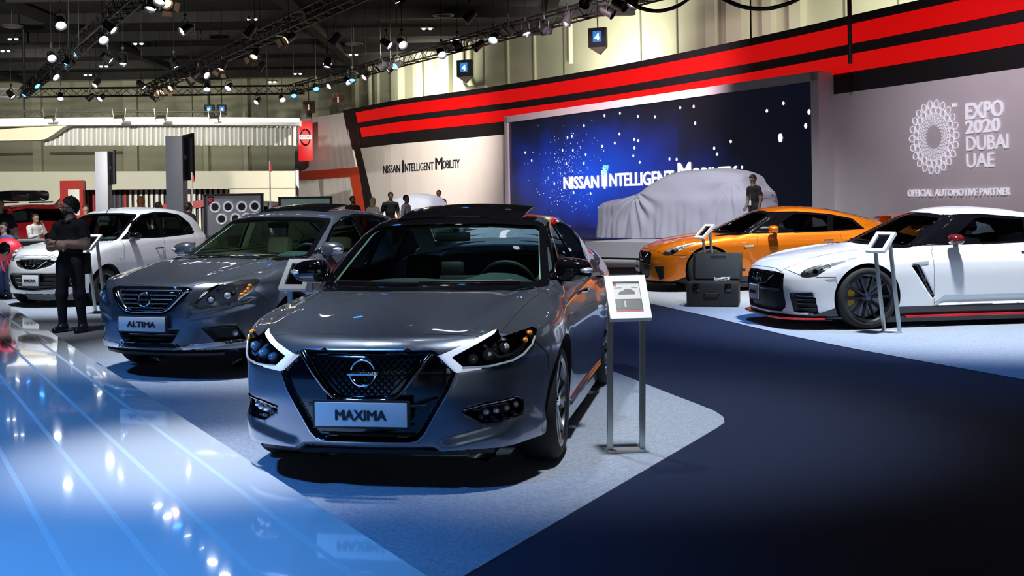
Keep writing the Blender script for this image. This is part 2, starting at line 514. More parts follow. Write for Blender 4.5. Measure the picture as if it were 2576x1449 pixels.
class Car:
    def __init__(s, S, root, h):
        s.S, s.root, s.h = S, root, h
        s.base, s.full = car_field(S)
        V, Q = surface_nets(s.full, (0, -.06, S.get('zlo', .08)), (S.get('xmax', 1.0), S['L'] + .06, S['H'] + .06), h, half=True)
        cen0 = np.abs(V[:, 0]) < h*.3
        V[cen0, 0] = 0
        bv = s.base(V[:, 0], V[:, 1], V[:, 2])
        onb = np.abs(bv) < h*.75
        V[onb] = project(s.base, V[onb], 3, .02, True)
        V[cen0, 0] = 0
        cen = V[Q].mean(1)
        lab = np.full(len(Q), 'body', dtype='U24')
        # wheel wells: crisp circular lips
        well = s.base(cen[:, 0], cen[:, 1], cen[:, 2]) < -.35*h
        lab[well] = 'wheel_well'
        isw = np.zeros(len(V), bool); isb = np.zeros(len(V), bool)
        isw[Q[well].ravel()] = True; isb[Q[~well].ravel()] = True
        bd = np.where(isw & isb)[0]
        for ya in S['axles']:
            sel = bd[np.abs(V[bd, 1] - ya) < S['arch'] + .1]
            if len(sel) == 0: continue
            d = V[sel][:, 1:] - np.array([ya, S['wr']]); r = np.linalg.norm(d, axis=1, keepdims=True)
            q = V[sel].copy(); q[:, 1:] = np.array([ya, S['wr']]) + d/r*S['arch']
            for _ in range(6):
                g = grad(s.base, q); v = s.base(q[:, 0], q[:, 1], q[:, 2])
                q[:, 0] -= np.clip(v/np.where(np.abs(g[:, 0]) > .25, g[:, 0], 9e9), -.03, .03)
            V[sel] = q
        lock = np.zeros(len(V), bool); lock[bd] = True
        N = grad(s.base, V, .004); N /= np.maximum(np.linalg.norm(N, axis=1, keepdims=True), 1e-9)
        for (name, pr, poly, cond) in S['labels']:
            cen = V[Q].mean(1); fn = N[Q].mean(1)
            a, b = PROJ[pr]
            ok = (poly_sd(cen[:, a], cen[:, b], poly) < 0) & (lab != 'wheel_well')
            if cond is not None: ok &= cond(cen, fn)
            if not ok.any():
                print('EMPTY LABEL', name); continue
            isw[:] = False; isb[:] = False
            isw[Q[ok].ravel()] = True; isb[Q[~ok].ravel()] = True
            bd = np.where(isw & isb & ~lock)[0]
            qx, qy, dist = poly_near(V[bd, a], V[bd, b], poly)
            near = dist < 1.3*h
            bd = bd[near]; q = V[bd].copy(); c0 = np.abs(q[:, 0]) < 1e-6
            q[:, a] = qx[near]; q[:, b] = qy[near]; q[c0, 0] = 0
            ax = 3 - a - b
            for _ in range(4):
                g = grad(s.base, q); v = s.base(q[:, 0], q[:, 1], q[:, 2])
                q[:, ax] -= np.clip(v/np.where(np.abs(g[:, ax]) > .2, g[:, ax], 9e9), -.02, .02)
            q = project(s.base, q, 1, .01, True); q[c0, 0] = 0
            V[bd] = q
            lab[ok] = name
        cen = V[Q].mean(1)
        N = grad(s.base, V, .004); N /= np.maximum(np.linalg.norm(N, axis=1, keepdims=True), 1e-9)
        N[np.abs(V[:, 0]) < 1e-6, 0] = 0
        s.V, s.Q, s.N, s.lab = V, Q, N, lab
    # -- geometry of a label; side: +1 / -1 one side only, 0 both halves joined
    def pick(s, names, side=0, off=0., where=None):
        m = np.isin(s.lab, names if isinstance(names, (list, tuple)) else [names])
        if where is not None: m &= where(s.V[s.Q].mean(1))
        q = s.Q[m]; ids = np.unique(q); re = np.zeros(len(s.V), int); re[ids] = np.arange(len(ids))
        v = s.V[ids] + s.N[ids]*off; n = s.N[ids]; q = re[q]
        mv, mn = v*[-1, 1, 1], n*[-1, 1, 1]
        if side > 0: return v, q, n
        if side < 0: return mv, q[:, ::-1], mn
        c = np.abs(v[:, 0]) < 1e-6
        k = np.arange(len(v)); k2 = np.where(c, k, len(v) + np.cumsum(~c) - 1)
        return np.concatenate([v, mv[~c]]), np.concatenate([q, k2[q][:, ::-1]]), np.concatenate([n, mn[~c]])
    def part(s, name, names, m, side=0, off=0., parent=None, flatn=False, where=None):
        v, q, n = s.pick(names, side, off, where)
        if len(q) == 0:
            print('EMPTY PART', name); return None
        return mesh_obj(name, v, q, m, parent or s.root, True, normals=None if flatn else n)
    def pair(s, name, names, m, **k):
        return [s.part(name, names, m, side=sd, **k) for sd in (1, -1)]
    def shell(s, name, names, m, depth, side, parent=None):
        """the same faces set back by depth, with walls round the rim: a recessed bowl"""
        v, q, n = s.pick(names, side)
        e = {}
        for f in q:
            for i in range(4):
                a, b = f[i], f[(i+1) % 4]
                if a == b: continue
                e[(a, b)] = 1
        k = len(v); f = [list(a) for a in q + k]
        for (a, b) in e:
            if (b, a) not in e: f.append([a, b, b + k, a + k])
        return mesh_obj(name, np.concatenate([v - n*.001, v - n*depth]), f, m, parent or s.root, True, normals=None, angle=40)
    def strip(s, name, pairs, m, w, off=.001, parent=None, side=0, thick=0.):
        """a narrow band that follows the seam between labels; pairs: test(labelA, labelB)"""
        if not hasattr(s, 'EE'):
            Q = s.Q; n = len(Q)
            e = np.concatenate([np.stack([Q[:, i], Q[:, (i+1) % 4]], 1) for i in range(4)]); fi = np.tile(np.arange(n), 4)
            e.sort(1); ok = e[:, 0] != e[:, 1]; e = e[ok]; fi = fi[ok]
            key = e[:, 0].astype(np.int64)*len(s.V) + e[:, 1]; o = np.argsort(key, kind='stable'); key, e, fi = key[o], e[o], fi[o]
            two = np.where(key[:-1] == key[1:])[0]
            d = s.lab[fi[two]] != s.lab[fi[two+1]]; two = two[d]
            s.EE = e[two]; s.EA = s.lab[fi[two]]; s.EB = s.lab[fi[two+1]]
        E = [(int(p), int(q)) for (p, q), la, lb in zip(s.EE, s.EA, s.EB) if pairs(la, lb)]
        nb = {}
        for a, b in E:
            if np.linalg.norm(s.V[a] - s.V[b]) < 1e-5: continue
            nb.setdefault(a, []).append(b); nb.setdefault(b, []).append(a)
        tan = {}
        for a, l in nb.items():
            t = s.V[l[1]] - s.V[l[0]] if len(l) >= 2 else s.V[l[0]] - s.V[a]
            ln = np.linalg.norm(t)
            if len(l) >= 2:
                d0 = s.V[l[0]] - s.V[a]; d1 = s.V[l[1]] - s.V[a]
                if np.dot(d0, d1) > 0: t = d1; ln = np.linalg.norm(t)
            tan[a] = t/max(ln, 1e-9)
        out = []; fo = []; no = []
        for a, b in E:
            if a not in tan or b not in tan: continue
            d = s.V[b] - s.V[a]
            if np.linalg.norm(d) < 1e-5: continue
            o = len(out)
            for k in (a, b):
                t = tan[k]
                if np.dot(t, d) < 0: t = -t
                sd = np.cross(s.N[k], t); sd /= max(np.linalg.norm(sd), 1e-9)
                for q in (-1, 1):
                    out.append(s.V[k] + sd*q*w/2 + s.N[k]*off); no.append(s.N[k])
            fo.append([o, o+1, o+3, o+2][::-1])
        if not out: return None
        out = np.array(out); no = np.array(no); fo = np.array(fo)
        ou, fu, nu = [], [], []
        for sd in ((1, -1) if side == 0 else (side,)):
            k = sum(len(x) for x in ou)
            ou.append(out*[sd, 1, 1]); nu.append(no*[sd, 1, 1]); fu.append((fo if sd > 0 else fo[:, ::-1]) + k)
        return mesh_obj(name, np.concatenate(ou), np.concatenate(fu), m, parent or s.root, True, normals=np.concatenate(nu))
    # -- surface lookups
    def yf(s, x, z): return solve_axis(s.base, [(x, 0, z)], 1, -.05, 2.2)[0, 1]
    def xs(s, y, z): return solve_axis(s.base, [(0, y, z)], 0, 1.1, .2)[0, 0]
    def zt(s, x, y): return solve_axis(s.base, [(x, y, 0)], 2, 1.9, .3)[0, 2]
    def line(s, pts, proj, off=0., n=6):
        """polyline of 2D points laid on the surface"""
        out = []
        for i in range(len(pts)-1):
            for k in range(n):
                t = k/n; out.append((pts[i][0]*(1-t) + pts[i+1][0]*t, pts[i][1]*(1-t) + pts[i+1][1]*t))
        out.append(pts[-1]); P = []
        a, b = PROJ[proj]; ax = 3 - a - b
        q = np.zeros((len(out), 3)); q[:, a] = [o[0] for o in out]; q[:, b] = [o[1] for o in out]
        q = solve_axis(s.base, q, ax, *{0: (1.1, .1), 1: (-.05, 2.2), 2: (1.9, .2)}[ax])
        g = grad(s.base, q); g /= np.linalg.norm(g, axis=1, keepdims=True)
        return q + g*off

def frame_on(car, x, z, n=None):
    """matrix that puts the x-z plane flat on the nose at (x, z)"""
    y = car.yf(x, z)
    g = grad(car.base, np.array([[x, y, z]]))[0]; g /= np.linalg.norm(g)
    Y = Vector(-g) if n is None else Vector(n); Z = Vector((0, 0, 1)); X = Y.cross(Z).normalized(); Z = X.cross(Y)
    return Matrix(((X.x, Y.x, Z.x, x), (X.y, Y.y, Z.y, y), (X.z, Y.z, Z.z, z), (0, 0, 0, 1)))

def rot_to(loc, rx=0, ry=0, rz=0):
    return Matrix.Translation(loc) @ Euler((rx, ry, rz)).to_matrix().to_4x4()

def make_wheel(car, R, width, rimr, xo, style, m_rim, m_dark, caliper=None, xlip=.0):
    """one wheel standing at x=+xo (outer face); returns the tyre object with its sub-parts"""
    tyre = MB(); w = width
    prof = [(rimr*.96, xo-w+.01), (rimr+.02, xo-w), (R-.045, xo-w-.004), (R-.012, xo-w+.018), (R, xo-w+.045), (R, xo-.045), (R-.012, xo-.018),
            (R-.045, xo+.004), (rimr+.02, xo), (rimr*.96, xo-.012)]
    tyre.lathe(prof, 48, 'x')
    t = tyre.build('tyre', MATS['tyre'], angle=50)
    rim = MB()
    rim.lathe([(rimr+.012, xo-.002), (rimr-.004, xo+.001), (rimr-.02, xo-.012), (rimr-.03, xo-.05), (rimr-.05, xo-w+.02), (rimr, xo-w+.01)], 48, 'x')
    rim.lathe([(.0, xo-.028), (.045, xo-.026), (.065, xo-.04), (.07, xo-.09), (0, xo-.09)], 20, 'x')
    n, hw0, hw1, tw, pairs = style                      # spokes, hub half width, rim half width, twist, doubled
    for k in range(n):
        for e in ((-1, 1) if pairs else (0,)):
            a0 = 2*math.pi*k/n; a1 = a0 + e*pairs + tw
            a0 += e*pairs*.35
            d0 = Vector((0, math.cos(a0), math.sin(a0))); d1 = Vector((0, math.cos(a1), math.sin(a1)))
            p0 = Vector((0, -math.sin(a0), math.cos(a0))); p1 = Vector((0, -math.sin(a1), math.cos(a1)))
            A = d0*.05; B = d1*(rimr-.012); X = Vector((1, 0, 0))
            ring = []
            for q, hw, pp, xx in ((A, hw0, p0, xo-.03), (A.lerp(B, .5), (hw0+hw1)/2, (p0+p1)/2, xo-.022), (B, hw1, p1, xo-.012)):
                ring += [q + pp*hw + X*(xx-.03), q + pp*hw*.55 + X*xx, q - pp*hw*.55 + X*xx, q - pp*hw + X*(xx-.03)]
            f = []
            for j in range(2):
                for i in range(3): f.append((j*4+i, j*4+i+1, j*4+i+5, j*4+i+4))
                f.append((j*4+3, j*4, j*4+4, j*4+7))
            rim.add(ring, f)
    r = rim.build('rim', m_rim, t, angle=30)
    d = MB(); d.lathe([(.06, xo-.12), (rimr*.82, xo-.12), (rimr*.82, xo-.145), (.06, xo-.145)], 36, 'x')
    d.build('brake_disc', MATS['disc'], t, angle=30)
    if caliper:
        c = MB()
        for k in range(-3, 3):
            q0, q1 = math.pi + k*.15 - .02, math.pi + (k+1)*.15 - .02
            pts = []
            for q in (q0, q1):
                for rr in (rimr*.55, rimr*.9):
                    for xx in (xo-.075, xo-.16): pts.append((xx, -math.cos(q)*-rr, math.sin(q)*rr))
            c.add(pts, [(0, 1, 3, 2), (4, 6, 7, 5), (0, 4, 5, 1), (2, 3, 7, 6), (0, 2, 6, 4), (1, 5, 7, 3)])
        c.build('brake_caliper', caliper, t)
    hub = MB(); hub.lathe([(0, xo-.018), (.028, xo-.018), (.032, xo-.03)], 20, 'x')
    hub.build('hub_cap', MATS['chrome'], t)
    return t

def put_wheels(car, wheel, axles, R, steer=0.):
    """copies of the +x wheel at the four corners"""
    first = True
    for ya in axles:
        for sd in (1, -1):
            o = wheel if first else dup(wheel)
            first = False
            o.parent = car.root
            o.location = (0, ya, R)
            o.rotation_euler = (0, 0, 0 if sd > 0 else math.pi)

def seat(root, x, y, z, m, hr=True, lean=.28, w=.5, parent=None):
    b = MB(); Mt = rot_to((x, y, z), rx=-lean)
    b.box((0, .0, .30), (w, .14, .62), Mt, bev=.06)
    b.box((-w*.4, -.05, .28), (.09, .14, .5), Mt, bev=.04); b.box((w*.4, -.05, .28), (.09, .14, .5), Mt, bev=.04)
    b.box((x, y-.26, z+.02), (w, .52, .16), None, bev=.06)
    s = b.build('seat', m, root)
    if hr:
        h = MB(); h.box((0, .0, .73), (.27, .11, .19), Mt, bev=.05)
        h.cyl((-.06, 0, .58), (-.06, 0, .68), .008, 6, Mt); h.cyl((.06, 0, .58), (.06, 0, .68), .008, 6, Mt)
        h.build('headrest', m, s)
    return s

def steering_wheel(root, x, y, z, m):
    b = MB(); M = rot_to((x, y, z), rx=math.radians(-62))
    b.tube([(.185*math.cos(a), .185*math.sin(a), 0) for a in np.linspace(0, 2*math.pi, 33)[:-1]], .016, 8, closed=True, M=M)
    b.sphere((0, 0, -.02), (.075, .06, .03), 8, M=M)
    for a in (0, math.pi, -math.pi/2):
        b.cyl((0, 0, -.02), (.18*math.cos(a), .18*math.sin(a), 0), .016, 6, M)
    b.cyl((0, 0, 0), (0, 0, -.2), .03, 8, M)
    return b.build('steering_wheel', m, root)

def plate(car, root, z, w, h, text, tw, th, y=None, tilt=.0, m=None, mt=None, x=0., yaw=0.):
    """number plate in its holder on the nose"""
    y = car.yf(x, z) - .03 if y is None else y
    M = rot_to((x, y, z), rx=tilt, rz=yaw)
    fr = MB(); fr.box((0, .014, -.002), (w+.03, .02, h+.024), M, bev=.008)
    hold = fr.build('plate_holder', MATS['black_plastic'], root)
    pb = MB(); pb.box((0, 0, 0), (w, .01, h), M, bev=.004)
    pl = pb.build('number_plate', m or MATS['plate'], root)
    v, f = text_data(text, width=tw, height=th, depth=.006, bold=.015)
    tb = MB(); tb.add([(a, b-.008, c-th/2) for a, b, c in v], f, M)
    tb.build('plate_lettering', mt or MATS['lettering_black'], pl, smooth=False)
    return pl

def emblem(root, M, r, m=None, bar=True, text=True):
    """ring emblem with a bar across it, in the x-z plane of M"""
    e = MB()
    e.tube([(r*math.cos(a), 0, r*math.sin(a)) for a in np.linspace(0, 2*math.pi, 37)[:-1]], r*.13, 8, closed=True, M=M)
    o = e.build('emblem', m or MATS['chrome'], root)
    if bar:
        b = MB(); b.box((0, -.004, 0), (r*2.5, .016, r*.42), M, bev=.004)
        q = b.build('emblem_bar', m or MATS['chrome'], o)
        if text:
            v, f = text_data('NISSAN', width=r*1.9, height=r*.24, depth=.002, bold=.004)
            t = MB(); t.add([(a, c-.014, d-r*.12) for a, c, d in v], f, M); t.build('emblem_lettering', MATS['lettering_black'], o, smooth=False)
    return o
# ---------------------------------------------------------------- parts every car shares
PAINTED = ('front_bumper', 'hood', 'front_fender', 'rear_quarter', 'front_door', 'rear_door', 'roof', 'trunk_lid', 'rear_bumper', 'pillar', 'body', 'sill')

def car_shell(c, paint, roof_m=None, glass_ws='windshield_glass', glass_sd='side_glass', trim='pillar_trim', surround='black_gloss',
              chrome='chrome', inner='interior_dark', sill_m=None, band='black_gloss', gap=.005, ring=.012):
    labs = set(c.lab); r = c.root
    for l in ('front_bumper', 'hood', 'roof', 'trunk_lid', 'rear_bumper'):
        if l in labs: c.part(l, l, paint if not (l == 'roof' and roof_m) else roof_m)
    for l in ('front_fender', 'rear_quarter', 'front_door', 'rear_door', 'pillar', 'sill', 'body'):
        if l in labs: c.pair('side_sill' if l == 'sill' else 'body_side' if l == 'body' else l, l, (sill_m if l == 'sill' and sill_m else paint))
    c.part('underbody', 'underbody', MATS['well'])
    for s in (1, -1):
        for wh in (lambda q: q[:, 1] < c.S['L']/2, lambda q: q[:, 1] >= c.S['L']/2): c.part('wheel_well', 'wheel_well', MATS['well'], side=s, flatn=True, where=wh)
    c.part('windshield', 'windshield', MATS[glass_ws]); c.part('windshield_border', 'windshield_band', MATS[band])
    if 'rear_window' in labs: c.part('rear_window', 'rear_window', MATS[glass_sd])
    if 'roof_glass' in labs: c.part('roof_panel', 'roof_glass', MATS['black_gloss'])
    for l in ('front_window', 'rear_door_window', 'quarter_window'):
        if l in labs: c.pair('side_window', l, MATS[glass_sd])
    c.pair('window_surround', 'window_surround', MATS[surround])
    # inner skin: headliner, pillars, door cards
    if trim: c.part('pillar_lining', ['pillar', 'windshield_band'], MATS[trim], off=-.03)
    c.part('headliner', [l for l in ('roof', 'roof_glass') if l in labs], MATS[inner], off=-.03)
    c.part('window_frame_lining', ['window_surround'], MATS[inner], off=-.02)
    c.pair('door_card', [l for l in ('front_door', 'rear_door') if l in labs], MATS[inner], off=-.05)
    P = set(PAINTED)
    pg = c.strip('panel_gaps', lambda a, b: a in P and b in P and not ({a, b} <= {'pillar', 'roof', 'body'}) and not ('sill' in (a, b)) and
            not ({a, b} in ({'pillar', 'front_fender'}, {'pillar', 'rear_quarter'}, {'front_bumper', 'underbody'})), MATS['panel_gap'], gap, .0012); pg['kind'] = 'stuff'
    if chrome:
        for sd in (1, -1): c.strip('window_trim', lambda a, b: ('window_surround' in (a, b)) and ((a in P) or (b in P)), MATS[chrome], ring, .003, side=sd)

def cabin(c, y_dash, y_front, y_rear, zseat, w, m_seat, m_dash, driver=1, zdash=.98, tub=True, rear_hr=True, xseat=.37, rear=True):
    r = c.root
    nx, ny = 25, 12; v = []; f = []
    for j in range(ny):
        for i in range(nx):
            x = -w + 2*w*i/(nx-1); t = j/(ny-1); y = y_dash + .52*t
            hump = .05*math.exp(-((x - driver*xseat)/.19)**4)*math.exp(-((t-.75)/.3)**2) + .018*math.exp(-((x + driver*xseat)/.28)**4)*math.exp(-((t-.6)/.4)**2)
            z = zdash - .02 + .02*t + hump - .05*(x/w)**4 - (.25*max(0, t-.86)/.14)
            v.append((x, y, z))
    for j in range(ny-1):
        for i in range(nx-1): f.append((j*nx+i, j*nx+i+1, (j+1)*nx+i+1, (j+1)*nx+i))
    k = len(v)
    v += [(-w, y_dash+.52, .45), (w, y_dash+.52, .45)]
    f += [tuple([(ny-1)*nx + i for i in range(nx)] + [k+1, k])]
    mesh_obj('dashboard', v, f, m_dash, r)
    steering_wheel(r, driver*xseat, y_dash + .66, zdash - .06, MATS['interior_dark'])
    seat(r, xseat, y_front, zseat, m_seat); seat(r, -xseat, y_front, zseat, m_seat)
    if rear:
        b = MB(); Mt = rot_to((0, y_rear, zseat+.04), rx=-.42)
        b.box((0, 0, .28), (2*w-.16, .16, .60), Mt, bev=.06); b.box((0, y_rear-.28, zseat+.05), (2*w-.16, .5, .16), None, bev=.06)
        bench = b.build('rear_bench', m_seat, r)
        if rear_hr:
            for x in (-.38, .38):
                h = MB(); h.box((x, .01, .64), (.24, .10, .14), Mt, bev=.04); h.build('headrest', m_seat, bench)
    if tub:
        t = MB(); t.box((0, (y_dash + y_rear)/2 + .2, .27), (2*w - .06, y_rear - y_dash + .6, .05))
        t.build('cabin_floor', MATS['interior_dark'], r)
    m = MB(); m.box((0, 0, 0), (.24, .03, .065), rot_to((0, y_dash + .62, c.zt(0, y_dash + .62) - .10), rx=.1), bev=.02)
    m.build('rear_view_mirror', MATS['interior_dark'], r)

def door_mirror(c, x, y, z, m, d=(.24, .11, .15), lens=None, stem=True, tilt=0.):
    """a shell-shaped door mirror on each side"""
    for s in (1, -1):
        b = MB(); n = 14; v = []; f = []
        for i in range(n+1):
            a = math.pi*i/n
            for j in range(2*n):
                q = math.pi*j/n
                px, py, pz = math.cos(a), math.sin(a)*math.cos(q), math.sin(a)*math.sin(q)
                py = py*(1.0 if py < 0 else .45)                                  # flat back (the glass side)
                e = .72
                v.append((s*(x + d[0]/2*math.copysign(abs(px)**e, px)), y + d[1]*math.copysign(abs(py)**e, py),
                          z + tilt*px*d[0]/2 + d[2]/2*math.copysign(abs(pz)**e, pz)*(1 - .18*px)))
        for i in range(n):
            for j in range(2*n):
                j2 = (j+1) % (2*n); f.append((i*2*n+j, (i+1)*2*n+j, (i+1)*2*n+j2, i*2*n+j2))
        b.add(v, f)
        o = b.build('door_mirror', m, c.root, angle=60)
        if stem:
            st = MB(); xb = c.xs(y + .05, z - d[2]*.42) - .02
            st.tube([(s*xb, y+.06, z-d[2]*.55), (s*(x-d[0]*.25), y+.02, z-d[2]*.42), (s*(x), y, z-d[2]*.3)], [.035, .03, .03], 8, flat=.55)
            st.build('mirror_stem', MATS['black_gloss'], o)
        if lens:
            l = MB(); l.sphere((s*(x+d[0]*.33), y-d[1]*.55, z+.0), (.05, .045, .022), 8); l.build('turn_signal', lens, o)

def wipers(c, pts_pairs, off=.02):
    for P in pts_pairs:
        L = c.line(P, 'front', off)
        b = MB(); b.tube([tuple(q) for q in L], .008, 6)
        b.build('wiper', MATS['black_plastic'], c.root)

def handles(c, spots, m, w=.19):
    for (y, z) in spots:
        for s in (1, -1):
            x0 = c.xs(y, z); b = MB()
            b.tube([(s*(x0-.01), y-w/2, z), (s*(x0+.028), y-w*.36, z+.002), (s*(x0+.034), y, z+.004), (s*(x0+.028), y+w*.36, z+.002), (s*(x0-.01), y+w/2, z)],
                   [.012, .016, .017, .016, .012], 8, flat=.8)
            b.build('door_handle', m, c.root)
# ---------------------------------------------------------------- the dark grey sedan in front
def spec_front_sedan():
    S = dict(L=4.897, H=1.436, axles=(.985, 3.76), wr=.335, arch=.392, archin=.55)
    S['W'] = spl((-.1, .60), (.15, .69), (.3, .752), (.45, .812), (.6, .866), (.75, .900), (1.0, .917), (1.5, .905), (2.2, .900), (3.0, .905), (3.7, .925), (4.2, .915), (4.6, .88), (5.0, .78))
    S['prof'] = spl((.1, -.09), (.18, -.05), (.26, -.025), (.42, -.012), (.58, -.002), (.68, 0), (.78, -.012), (.88, -.04), (.96, -.08), (1.05, -.15), (1.2, -.3))
    S['flare'] = ((.985, .012, .42), (3.76, .014, .45))
    S['hood'] = spl((-.1, .70), (.0, .735), (.06, .775), (.15, .81), (.35, .858), (.7, .918), (1.1, .968), (1.45, .995), (2.0, 1.0), (3.2, 1.03), (3.8, 1.075), (4.2, 1.10), (4.7, 1.118), (4.9, 1.10), (5.1, 1.06))
    S['crown'] = spl((0, .07), (.4, .085), (1.0, .09), (1.5, .09), (3.5, .07), (5, .07))
    S['ridge'] = ((spl((0, .52), (.4, .56), (1.4, .66), (2, .68)), .10, spl((0, 0), (.3, .012), (.8, .024), (1.4, .018), (1.9, 0), (3, 0))),)
    S['nose'] = spl((.08, .20), (.15, .10), (.20, .055), (.28, .03), (.40, .012), (.52, 0), (.62, .002), (.70, .018), (.78, .06), (.86, .16), (1.0, .5))
    S['sweep'] = spl((0, 0), (.2, .012), (.4, .052), (.6, .14), (.75, .26), (.85, .40), (.92, .56), (1.0, .8))
    S['tail'] = spl((.1, 4.70), (.3, 4.84), (.6, 4.90), (.9, 4.89), (1.1, 4.86), (1.2, 4.8))
    S['rsweep'] = spl((0, 0), (.3, .02), (.6, .09), (.8, .22), (.9, .4), (1.0, .7))
    S['bot'] = spl((0, .24), (.3, .235), (.6, .23), (.8, .2), (1.4, .19), (3.4, .19), (4.2, .22), (4.9, .3))
    S['roof'] = spl((.9, .80), (1.15, .93), (1.3, 1.005), (1.6, 1.15), (1.9, 1.285), (2.1, 1.36), (2.3, 1.402), (2.55, 1.428), (2.8, 1.434), (3.1, 1.422), (3.4, 1.388), (3.8, 1.28), (4.2, 1.13), (4.5, 1.0), (4.9, .8))
    S['rr'] = (.9, 4.9); S['rcrown'] = .045
    S['curve'] = spl((1.0, -.36), (2.0, -.32), (2.5, 0), (3.2, .1), (3.8, .25), (4.5, .3))
    S['gw'] = spl((.9, .80), (1.4, .815), (2.0, .825), (2.6, .832), (3.2, .832), (3.6, .822), (4.0, .78), (4.4, .68), (4.8, .5))
    S['tum'] = .38; S['zbelt'] = .96; S['gbul'] = .35; S['kg'] = .05; S['ks'] = .055
    fr = lambda c, n: (c[:, 1] < 1.0)
    sd = lambda c, n: (n[:, 0] > .45)
    mouth = [(-.1, .735), (.345, .733), (.385, .716), (.462, .632), (.425, .542), (.362, .437), (.297, .325), (.262, .290), (.225, .284), (-.1, .284)]
    fog = [(.512, .427), (.60, .452), (.74, .462), (.757, .440), (.756, .385), (.677, .372), (.597, .370)]
    head = [(.368, .718), (.386, .716), (.521, .772), (.569, .797), (.644, .826), (.670, .790), (.705, .798), (.761, .812), (.803, .818), (.824, .802), (.822, .760),
            (.808, .716), (.774, .672), (.728, .656), (.632, .643), (.477, .628), (.462, .632)]
    drl = [(.368, .718), (.386, .716), (.521, .772), (.569, .797), (.640, .825), (.636, .806), (.56, .763), (.447, .706), (.507, .654), (.585, .657), (.600, .641), (.477, .628), (.462, .632)]
    lip = [(.34, .20), (.40, .262), (.60, .305), (.69, .325), (.735, .372), (.80, .378), (.86, .30), (.86, .20)]
    S['recess'] = [('front', mouth, .035, .012, lambda x, y, z: (y < .9)*1.), ('front', fog, .05, .014, lambda x, y, z: (y < .9)*1.),
                   ('front', lip, -.026, .036, lambda x, y, z: (y < .62)*1.)]
    win = lambda c, n: (n[:, 0] > .3) & (c[:, 2] > .97)
    wsc = lambda c, n: (c[:, 1] < 2.3) & (c[:, 1] > 1.1) & (n[:, 2] > .2)
    S['labels'] = [
        ('pillar', 'side', [(1.3, .985), (1.3, 1.6), (4.5, 1.6), (4.3, 1.1), (3.6, 1.05)], None),
        ('front_bumper', 'side', [(-.3, 0), (.80, 0), (.80, .3), (.62, .52), (.60, .66), (.42, .79), (.20, .83), (-.3, .83)], None),
        ('front_fender', 'side', [(.80, 0), (.80, .3), (.62, .52), (.60, .66), (.42, .79), (.20, .83), (.2, 1.1), (1.56, .985), (1.52, .8), (1.52, 0)], None),
        ('rear_quarter', 'side', [(3.3, 0), (3.35, .62), (3.62, .9), (3.72, 1.06), (5.2, 1.3), (5.2, 0)], None),
        ('hood', 'top', [(-.2, .165), (.07, .165), (.52, .203), (.565, .215), (.662, .285), (.735, 1.40), (.74, 1.52), (-.2, 1.52)], lambda c, n: (n[:, 2] > .3) & (c[:, 2] > .76)),
        ('front_door', 'side', [(1.52, .26), (1.52, .8), (1.56, 1.0), (2.62, 1.04), (2.62, .26)], sd),
        ('rear_door', 'side', [(2.62, .26), (2.62, 1.04), (3.72, 1.08), (3.62, .9), (3.35, .62), (3.3, .26)], sd),
        ('sill', 'side', [(1.36, .1), (1.36, .26), (3.4, .26), (3.4, .1)], None),
        ('roof', 'side', [(1.9, 1.30), (1.9, 1.5), (3.6, 1.5), (3.4, 1.34), (2.6, 1.38)], lambda c, n: n[:, 2] > .5),
        ('trunk_lid', 'top', [(-.2, 4.0), (.66, 4.05), (.62, 5.1), (-.2, 5.1)], lambda c, n: (n[:, 2] > .2) & (c[:, 2] > .8)),
        ('rear_bumper', 'side', [(4.25, 0), (4.25, .66), (5.2, .66), (5.2, 0)], None),
        ('underbody', 'side', [(-1, -1), (6, -1), (6, .5), (-1, .5)], lambda c, n: n[:, 2] < -.75),
        ('window_surround', 'side', [(1.57, 1.0), (1.75, 1.06), (2.10, 1.26), (2.36, 1.345), (2.7, 1.375), (3.05, 1.36), (3.45, 1.285), (3.85, 1.145), (3.80, 1.09), (3.4, 1.045), (2.6, 1.01)], win),
        ('front_window', 'side', [(1.72, 1.03), (2.12, 1.25), (2.38, 1.33), (2.58, 1.352), (2.58, 1.03)], win),
        ('rear_door_window', 'side', [(2.68, 1.035), (2.68, 1.358), (3.02, 1.345), (3.38, 1.275), (3.42, 1.065)], win),
        ('windshield_band', 'front', [(-.1, .97), (.60, .958), (.745, .965), (.745, .985), (.635, 1.325), (.60, 1.36), (.3, 1.385), (-.1, 1.39)], wsc),
        ('windshield', 'front', [(-.1, 1.008), (.4, 1.002), (.675, .992), (.69, 1.01), (.595, 1.315), (.57, 1.335), (.3, 1.352), (-.1, 1.357)], wsc),
        ('rear_window', 'top', [(-.1, 3.36), (.50, 3.30), (.58, 3.95), (-.1, 4.05)], lambda c, n: (n[:, 2] > .4) & (c[:, 2] > 1.1)),
        ('roof_glass', 'top', [(-.1, 2.10), (.54, 2.24), (.54, 3.2), (-.1, 3.25)], lambda c, n: (c[:, 2] > 1.3)),
        ('grille', 'front', grow(mouth, .013), fr),
        ('fog_pocket', 'front', grow(fog, .015), fr),
        ('headlamp', 'front', head, lambda c, n: (c[:, 1] < 1.05)),
        ('daytime_light', 'front', drl, lambda c, n: (c[:, 1] < 1.05)),
    ]
    return S
